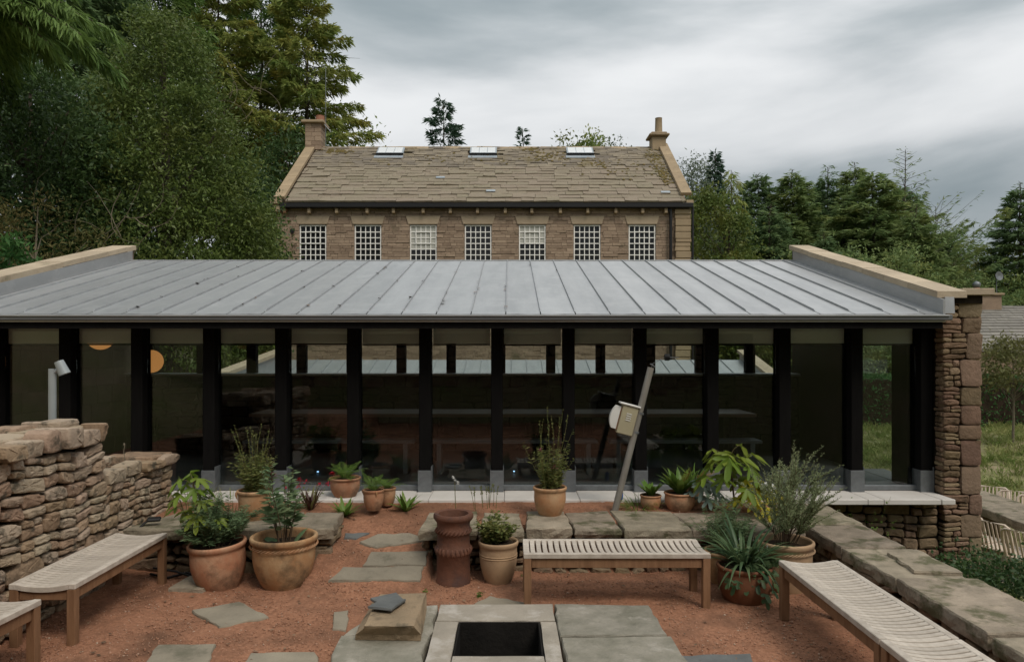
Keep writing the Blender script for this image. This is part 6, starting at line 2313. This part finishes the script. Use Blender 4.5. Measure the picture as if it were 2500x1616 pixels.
# --- wooded bank on the left
x, y, g = ground_at(400, 19)
h = top_z(28, 19) - g
cone = lambda t: 3.05 * (1 - t) ** 0.62 * (0.80 + 0.2 * min(1, t * 6)) + 0.12
cr = leafy_crown(h, 0.2, cone, 860, 0.46, 150, 0.11, 0.042, 301, inner=0.70, hang=0.3, lumps=0.26)
YEW = tree_obj('yew_tree', 'huge dense conical yew filling the bank left of the mill', 'tree', (x, y, g), limbs(cr[3], h, 0.28, 1, 40), cr, 'lf_yew', group='trees of the left bank')
x, y, g = ground_at(70, 16.5)
h = top_z(160, 16.5) - g
cr = leafy_crown(h, 0.0, lambda t: 2.5 * (1 - t ** 2.2) ** 0.5 * (0.7 + 0.3 * t), 420, 0.55, 110, 0.12, 0.05, 302, inner=0.6, lumps=0.3)
tree_obj('holly_tree', 'dark glossy holly at the left edge under the cypress', 'tree', (x, y, g), limbs(cr[3], h, 0.2, 2, 60), cr, 'lf_dark', group='trees of the left bank')
x, y, g = ground_at(-70, 13.2)
pa, cr = conifer_parts(top_z(-140, 13.2) - g, 2.3, 6.6, 80, 303, droop=0.45, rise=(0.1, 0.5), per=190, leafL=0.26, leafW=0.035, power=0.35, hangk=1.1, wid=0.30)
tree_obj('cypress_tree', 'weeping cypress overhanging the top left corner', 'tree', (x, y, g), pa, cr, 'lf_cypress', group='trees of the left bank')
x, y, g = ground_at(205, 17.5)
h = top_z(330, 17.5) - g
cr = leafy_crown(h, 0.0, lambda t: 2.0 * (1 - t ** 2) ** 0.5, 260, 0.5, 100, 0.11, 0.045, 304, inner=0.5, lumps=0.35)
tree_obj('holly_tree', 'dark holly thicket before the yew, tangled with bare branches', 'tree', (x, y, g), limbs(cr[3], h, 0.16, 3, 70), cr, 'lf_dark', group='trees of the left bank')
x, y, g = ground_at(90, 14.2)
h = top_z(468, 14.2) - g
cr = leafy_crown(h, 0.0, lambda t: 1.5 * (1 - t ** 2) ** 0.5, 120, 0.42, 90, 0.10, 0.022, 305, inner=0.4, lumps=0.4, hang=0.5)
tree_obj('bracken_bush', 'browning bracken and brambles at the left edge above the parapet', 'bush', (x, y, g), limbs(cr[3], h, 0.06, 4, 60), cr, 'lf_bracken', 'pale_twig', group='undergrowth of the left bank')
x, y, g = ground_at(22, 12.6)
h = top_z(585, 12.6) - g
cr = leafy_crown(h, 0.2, lambda t: 0.62 * (1 - t ** 2) ** 0.5, 46, 0.22, 46, 0.17, 0.05, 306, inner=0.3, lumps=0.3)
tree_obj('rhododendron', 'glossy rhododendron just above the left parapet at the picture edge', 'bush', (x, y, g), limbs(cr[3], h, 0.05, 5, 20), cr, 'lf_hedge', group='undergrowth of the left bank')
x, y, g = ground_at(606, 24.5)
h = top_z(395, 24.5) - g
cr = leafy_crown(h, 0.0, lambda t: 1.15 * (1 - t ** 2.4) ** 0.5 * (0.8 + .2 * t), 240, 0.5, 100, 0.12, 0.06, 307, inner=0.55, lumps=0.25)
tree_obj('hazel_bush', 'green hazel between the yew and the left end of the mill', 'tree', (x, y, g), limbs(cr[3], h, 0.14, 6, 30), cr, 'lf_dark', group='trees of the left bank')
for k, (px, py, d, R, lab, mt, seed, per) in enumerate((
        (748, -70, 42, 4.7, 'tall larch with yellowing branches rising over the left mill chimney', 'lf_larch', 311, 90),
        (535, -120, 40, 4.4, 'tall larch with dark trunk standing behind the yew', 'lf_larch', 312, 100),
        (640, -100, 46, 5.2, 'larch farther back between the two tall ones', 'lf_cypress', 313, 90),
        (350, -190, 34, 5.0, 'tall conifer behind the top of the yew', 'lf_cypress', 314, 90),
        (170, -220, 30, 4.6, 'tall conifer behind the weeping cypress', 'lf_pine', 315, 90))):
    x, y, g = ground_at(px, d)
    H = top_z(py, d) - g
    pa, cr = conifer_parts(H, R, H * (0.22 if k != 0 else 0.30), 110, seed, droop=0.12, rise=(-0.10, 0.45), per=per * 1.5, leafL=0.40, leafW=0.075, power=0.5, hangk=0.35, wid=0.5, sparse=0.08)
    tree_obj('larch_tree' if k < 3 else 'conifer_tree', lab, 'tree', (x, y, g), pa, cr, mt, group='trees of the left bank')
x, y, g = ground_at(720, 37)
h = top_z(330, 37) - g
cr = leafy_crown(h, 0.5, lambda t: 3.2 * (1 - t ** 2.2) ** 0.5, 260, 0.9, 100, 0.22, 0.10, 316, inner=0.4, lumps=0.3)
tree_obj('beech_tree', 'dark beech crowding the left gable of the mill', 'tree', (x, y, g), limbs(cr[3], h, 0.2, 7, 40), cr, 'lf_dark', group='trees of the left bank')
x, y, g = ground_at(905, 44)
h = top_z(322, 44) - g
cr = leafy_crown(h, 0.5, lambda t: 3.0 * (1 - t ** 2.0) ** 0.5, 160, 0.9, 80, 0.22, 0.10, 317, inner=0.3, lumps=0.35)
tree_obj('beech_tree', 'olive green treetop peeping over the left part of the mill ridge', 'tree', (x, y, g), limbs(cr[3], h, 0.2, 8, 40), cr, 'lf_larch', group='trees of the left bank')

# pale bare branches tangled in the thicket
rng = random.Random(320)
for k, (px0, py0, d, n_, sp, lab) in enumerate(((190, 560, 15.4, 14, 1.5, 'tangle of pale bare branches in the thicket above the left parapet'),
                                            (585, 250, 21.5, 10, 1.0, 'pale bare twisted branches hanging beside the upper right of the yew'))):
    tg = empty('bare_branches', lab, 'branches', at(px0, py0, d))
    mb = MB()
    for i in range(n_):
        p = (rng.uniform(-sp, sp) * .8, rng.uniform(-.5, .5), rng.uniform(-sp, sp) * .55)
        a = rng.uniform(0, 6.28)
        dd = (cos(a), rng.uniform(-.4, .4), sin(a))
        pts = [p]
        cv = rng.uniform(-.5, .5)
        for j in range(9):
            a += cv * rng.uniform(.2, 1.0)
            pts.append(vadd(pts[-1], (cos(a) * .16, rng.uniform(-.06, .06), sin(a) * .16 - 0.01)))
        mb.tube(pts, [0.0085 * (1 - .8 * q / 9) + .002 for q in range(10)], 5, cap=False)
    o = mb.obj('branch_tangle', 'pale_twig', tg, smooth=True)
    o['kind'] = 'stuff'

# --- behind the mill
x, y, g = ground_at(1082, 60)
pa, cr = conifer_parts(top_z(243, 60) - g, 3.6, 10.0, 60, 321, droop=0.10, rise=(-0.05, 0.25), per=70, leafL=0.5, leafW=0.11, power=0.55, hangk=0.0, wid=0.45, sparse=0.15)
tree_obj('cedar_tree', 'dark blue-green cedar standing against the sky over the mill ridge', 'tree', (x, y, g), pa, cr, 'lf_spruce', group='treetops behind the mill')
x, y, g = ground_at(1276, 55)
pa, cr = conifer_parts(top_z(312, 55) - g, 2.2, 8.0, 60, 322, droop=0.05, rise=(0.1, 0.7), per=70, leafL=0.4, leafW=0.10, power=0.9)
tip = tree_obj('spruce_tree', 'small pointed spruce tip just showing above the middle of the ridge', 'tree', (x, y, g), pa, cr, 'lf_spruce', group='treetops behind the mill')
for k, (px, py, d, R, mt, lab) in enumerate(((1390, 338, 50, 2.4, 'lf_beech', 'yellow-green treetop over the ridge near the right skylight'), (1440, 333, 51, 1.8, 'lf_larch', 'bright green treetop over the ridge beside the yellow one'),
                                             (1500, 328, 52, 1.8, 'lf_grey', 'silvery grey treetop over the ridge left of the right chimney'))):
    x, y, g = ground_at(px, d)
    h = top_z(py, d) - g
    cr = leafy_crown(h, h * .5, lambda t: R * (1 - t ** 2.4) ** 0.5, 80, 0.7, 70, 0.26, 0.11, 325 + k, inner=0.3, lumps=0.45)
    tree_obj('broadleaf_tree', lab, 'tree', (x, y, g), limbs(cr[3], h, 0.16, 9 + k, 30), cr, mt, group='treetops behind the mill')

# --- right of the mill
x, y, g = ground_at(1768, 36)
h = top_z(468, 36) - g
cr = leafy_crown(h, 0.0, lambda t: 3.1 * (1 - t ** 1.7) ** 0.62 + 0.1, 420, 0.55, 90, 0.17, 0.09, 330, inner=0.65, lumps=0.22, lean=(-1.1, 0))
tree_obj('beech_bush', 'rounded yellow-green beech right against the end of the mill', 'tree', (x + 0.3, y, g), limbs(cr[3], h, 0.16, 12, 30), cr, 'lf_beech', group='trees right of the mill')
x, y, g = ground_at(1690, 46)
h = top_z(372, 46) - g
cr = leafy_crown(h, h * .3, lambda t: 2.3 * (1 - t ** 2.0) ** 0.6 * (.6 + .4 * (1 - t)), 150, 0.6, 70, 0.20, 0.07, 331, inner=0.35, lumps=0.4)
tree_obj('willow_tree', 'airy grey-green willow behind the right gable of the mill', 'tree', (x, y, g), limbs(cr[3], h, 0.15, 13, 40), cr, 'lf_grey', group='trees right of the mill')
RW = 'conifers in a row right of the mill'
x, y, g = ground_at(1745, 48)
pa, cr = conifer_parts(top_z(376, 48) - g, 2.7, 3.0, 100, 332, droop=0.05, rise=(0.05, 0.7), per=75, leafL=0.36, leafW=0.10, power=0.95)
tree_obj('spruce_tree', 'dark pointed spruce, first of the conifer row after the mill', 'tree', (x, y, g), pa, cr, 'lf_spruce', group=RW)
x, y, g = ground_at(1786, 46)
pa, cr = conifer_parts(top_z(415, 46) - g, 2.2, 3.0, 60, 333, droop=0.6, rise=(0.2, 0.3), per=60, leafL=0.42, leafW=0.06, power=0.6, hangk=1.2, wid=0.2)
tree_obj('cypress_tree', 'thin drooping conifer with a nodding top beside the dark spruce', 'tree', (x, y, g), pa, cr, 'lf_larch', group=RW)
firs = []
for k, seed in enumerate((341, 342, 343)):
    pa, cr = conifer_parts(15.0, 3.7, 1.5, 150, seed, droop=0.12, rise=(-0.05, 0.65), per=120, leafL=0.34, leafW=0.075, power=(0.78, 0.92, 0.85)[k], hangk=0.35, wid=0.5, sparse=0.05, bare=(0.04, 0.05, 0.09)[k])
    firs.append((pa, cr))
spec = [(1850, 425, 50, 0, 1.15, 'lf_pine', 'blue-green fir standing right of the drooping conifer'),
        (1935, 415, 48, 1, 1.45, 'lf_fir', 'broad green fir in the middle left of the conifer row'),
        (2022, 408, 52, 2, 1.15, 'lf_pine', 'slim open fir with gaps of sky near its trunk'),
        (2085, 396, 50, 1, 1.15, 'lf_fir', 'tall fir just left of the broad drooping one'),
        (2130, 422, 43, 0, 1.45, 'lf_fir', 'broad olive green fir with drooping sides right of centre in the row'),
        (2235, 500, 40, 2, 1.35, 'lf_fir', 'lower olive fir below the bare topped larch'),
        (1880, 500, 42, 2, 1.35, 'lf_pine', 'smaller fir in front of the broad green one'),
        (2010, 570, 33, 1, 1.2, 'lf_pine', 'young bluish fir low before the row'),
        (1975, 455, 62, 0, 1.5, 'lf_pine', 'dark fir far behind filling the row'),
        (2190, 455, 60, 0, 1.5, 'lf_pine', 'dark fir far behind the bare topped larch'),
        (2060, 480, 44, 2, 1.3, 'lf_fir', 'olive fir filling the row below the tall ones'),
        (2300, 560, 52, 1, 1.5, 'lf_pine', 'low dark fir at the foot of the half bare larch'),
        (1815, 520, 44, 1, 1.2, 'lf_pine', 'low blue-green fir beside the yellow-green beech'),
        (2490, 445, 45, 1, 1.2, 'lf_pine', 'blue-green fir cut by the right edge of the picture')]
protos = {}
for i, (px, py, d, k, wscale, mt, lab) in enumerate(spec):
    x, y, g = ground_at(px, d)
    H = top_z(py, d) - g
    s = H / 15.0
    key = (k, mt)
    if key not in protos:
        protos[key] = tree_obj('fir_tree', lab, 'tree', (x, y, g), firs[k][0], firs[k][1], mt, group=RW, rz_=i * 1.3)
        protos[key].scale = (s * wscale * 1.18, s * wscale * 1.18, s)
    else:
        copy_tree(protos[key], lab, (x, y, g), (s * wscale * 1.18, s * wscale * 1.18, s), i * 1.3)
x, y, g = ground_at(2210, 46)
pa, cr = conifer_parts(top_z(366, 46) - g, 3.6, 2.5, 100, 345, droop=0.02, rise=(-0.1, 0.55), per=60, leafL=0.36, leafW=0.06, power=0.65, hangk=0.2, wid=0.36, sparse=0.2, bare=0.34)
tree_obj('larch_tree', 'tallest larch on the right with a bare twiggy top', 'tree', (x, y, g), pa, cr, 'lf_fir', group=RW)
x, y, g = ground_at(2285, 44)
pa, cr = conifer_parts(top_z(505, 44) - g, 4.2, 2.0, 60, 346, droop=-0.10, rise=(0.25, 0.8), per=60, leafL=0.34, leafW=0.06, power=0.5, hangk=0.2, wid=0.26, sparse=0.25, bare=0.2, asym=0.35)
tree_obj('larch_tree', 'half bare larch with long branches reaching right towards the sky', 'tree', (x, y, g), pa, cr, 'lf_fir', group=RW)
for k, (px, py, d, R, mt, lab) in enumerate(((2290, 625, 46, 3.4, 'lf_olive', 'olive bush above the right parapet coping'), (2400, 612, 46, 3.6, 'lf_beech', 'yellow-green bushes over the cottage chimney'), (2490, 575, 46, 3.6, 'lf_larch', 'green tree over the cottage at the right edge'),
                                            (2190, 610, 37, 2.6, 'lf_fir', 'dark bush below the olive fir'), (2090, 615, 36, 2.4, 'lf_fir', 'green bush above the upper end of the right coping'), (2350, 655, 43.5, 3.0, 'lf_fir', 'dark evergreen bush behind the cottage'), (2460, 680, 43.5, 3.4, 'lf_fir', 'dark bush behind the cottage chimney'), (1960, 600, 40, 2.8, 'lf_fir', 'dark green undergrowth below the conifer row'), (2350, 590, 52, 3.8, 'lf_fir', 'green trees filling the dip left of the edge fir'))):
    x, y, g = ground_at(px, d)
    h = top_z(py, d) - g
    cr = leafy_crown(h, 0.0, lambda t: R * (1 - t ** 2.2) ** 0.55, 170, 0.6, 70, 0.19, 0.07, 350 + k, inner=0.45, lumps=0.35)
    tree_obj('bush', lab, 'bush', (x, y, g), limbs(cr[3], h, 0.1, 20 + k, 30), cr, mt, group='bushes right of the pavilion')

# --- right side garden
x, y, g = ground_at(2475, 20)
cr = leafy_crown(3.0, 1.7, lambda t: 1.05 * (1 - t ** 2.2) ** 0.5, 70, 0.32, 60, 0.10, 0.05, 360, inner=0.3, lumps=0.45)
tree_obj('garden_shrub', 'loose olive shrub in front of the cottage roof', 'bush', (x, y, g), limbs(cr[3], 3.0, 0.04, 30, 24), cr, 'lf_olive', 'pale_twig', group='garden shrubs on the right')


def hedge(label, p0, p1, zb, zt, w, seed, m, n=5200, top_m=None):
    rs = np.random.RandomState(seed)
    o = empty('clipped_hedge', label, 'hedge', ((p0[0] + p1[0]) / 2, (p0[1] + p1[1]) / 2, zb))
    u = np.array([p1[0] - p0[0], p1[1] - p0[1]], float)
    L = np.linalg.norm(u)
    u /= L
    nv = np.array([-u[1], u[0]])
    a = rs.uniform(-L / 2, L / 2, n)
    face = rs.randint(0, 3, n)
    b = np.where(face == 0, -w / 2, np.where(face == 1, w / 2, rs.uniform(-w / 2, w / 2, n))) + rs.normal(0, .05, n)
    c = np.where(face == 2, zt - zb, rs.uniform(0, zt - zb, n)) + rs.normal(0, .04, n)
    P = np.stack([a * u[0] + b * nv[0], a * u[1] + b * nv[1], c], 1)
    V, Fq = kites(P, rs.normal(size=(n, 3)) + np.array([0, 0, .3]), rs.uniform(.07, .16, n), rs.uniform(.03, .06, n), rs)
    np_obj('foliage', V, Fq, m, o, tint=rs.rand(n))
    cbx = MB().box((-L / 2 + .05, -w / 2 + .08, -.2), (L / 2 - .05, w / 2 - .08, zt - zb - .06))
    co_ = MB().add([(p[0] * u[0] + p[1] * nv[0], p[0] * u[1] + p[1] * nv[1], p[2]) for p in cbx.v], cbx.f)
    co_.obj('branches', 'soil', o)
    return o


hedge('clipped green hedge crossing behind the stone table garden', (10.2, 24.5), (24, 24.0), -0.9, 1.16, 1.6, 361, 'lf_hedge', 14000)
bs = empty('box_bush', 'dark glossy box bush at the right edge beyond the mossy wall', 'bush', (4.62, 6.55, -1.0), group='garden shrubs on the right')
cr = leafy_crown(1.12, 0.1, lambda t: 0.98 * (1 - t ** 2.6) ** 0.5, 240, 0.18, 90, 0.045, 0.024, 362, inner=0.55, lumps=0.18)
MB().tube([(0, 0, -.1), (0, 0, .8)], [.04, .02], 6).obj('trunk', 'bark', bs)
np_obj('crown', cr[0], cr[1], 'lf_dark', bs, tint=cr[2])
# grass of the bank: uncountable
rs = np.random.RandomState(370)
nt_ = 1300
tx_ = rs.uniform(6.2, 20, nt_)
ty_ = rs.uniform(13.2, 23.5, nt_)
per = 34
X_ = np.repeat(tx_, per) + rs.normal(0, .10, nt_ * per)
Y_ = np.repeat(ty_, per) + rs.normal(0, .10, nt_ * per)
P = np.stack([X_, Y_, terrain_h(X_, Y_) - .02], 1)
Dv = np.stack([rs.normal(0, .5, len(P)), rs.normal(0, .5, len(P)), np.ones(len(P))], 1)
L_ = np.repeat(rs.uniform(.15, .55, nt_), per) * rs.uniform(.5, 1.1, len(P))
V, Fq = kites(P, Dv, L_, 0.022, rs, bend=0.3)
o = np_obj('bank_grass', V, Fq, 'lf_grass', None, tint=np.clip(np.repeat(rs.rand(nt_), per) + rs.normal(0, .15, len(P)), 0, 1))
tag(o, 'long grass and weeds on the bank behind the stone table', kind='stuff')
nt_ = 500
tx_ = rs.uniform(3.5, 7.5, nt_)
ty_ = rs.uniform(4.5, 11, nt_)
X_ = np.repeat(tx_, 24) + rs.normal(0, .10, nt_ * 24)
Y_ = np.repeat(ty_, 24) + rs.normal(0, .10, nt_ * 24)
ok = ~((X_ < 5.45) & (Y_ > 7.9))
X_, Y_ = X_[ok], Y_[ok]
P = np.stack([X_, Y_, terrain_h(X_, Y_) - .02], 1)
Dv = np.stack([rs.normal(0, .5, len(P)), rs.normal(0, .5, len(P)), np.ones(len(P))], 1)
V, Fq = kites(P, Dv, rs.uniform(.06, .22, len(P)), 0.012, rs, bend=0.3)
o = np_obj('verge_grass', V, Fq, 'lf_grass', None, tint=rs.rand(len(P)))
tag(o, 'rough grass beyond the mossy wall on the right', kind='stuff')

# woodland added unseen behind the viewpoint to darken the reflection in the glass, one mass
unseen_wood = empty('woodland', 'dark woodland added unseen behind the viewpoint, darkening the reflection in the glass', None, (0, -8, 0), kind='stuff')
crown_me = [c for c in YEW.children if c.name.startswith('crown')][0].data
for k, (x, y) in enumerate(((-13, -8.5), (-8, -7.5), (-3, -8.5), (2, -7.5), (7, -8.5), (12, -7.5), (17, -6))):
    link('foliage', crown_me, unseen_wood, (x, y + 8, float(terrain_h(x, y)) - 0.2), (0, 0, k * 0.9), (0.85, 0.85, 0.55))
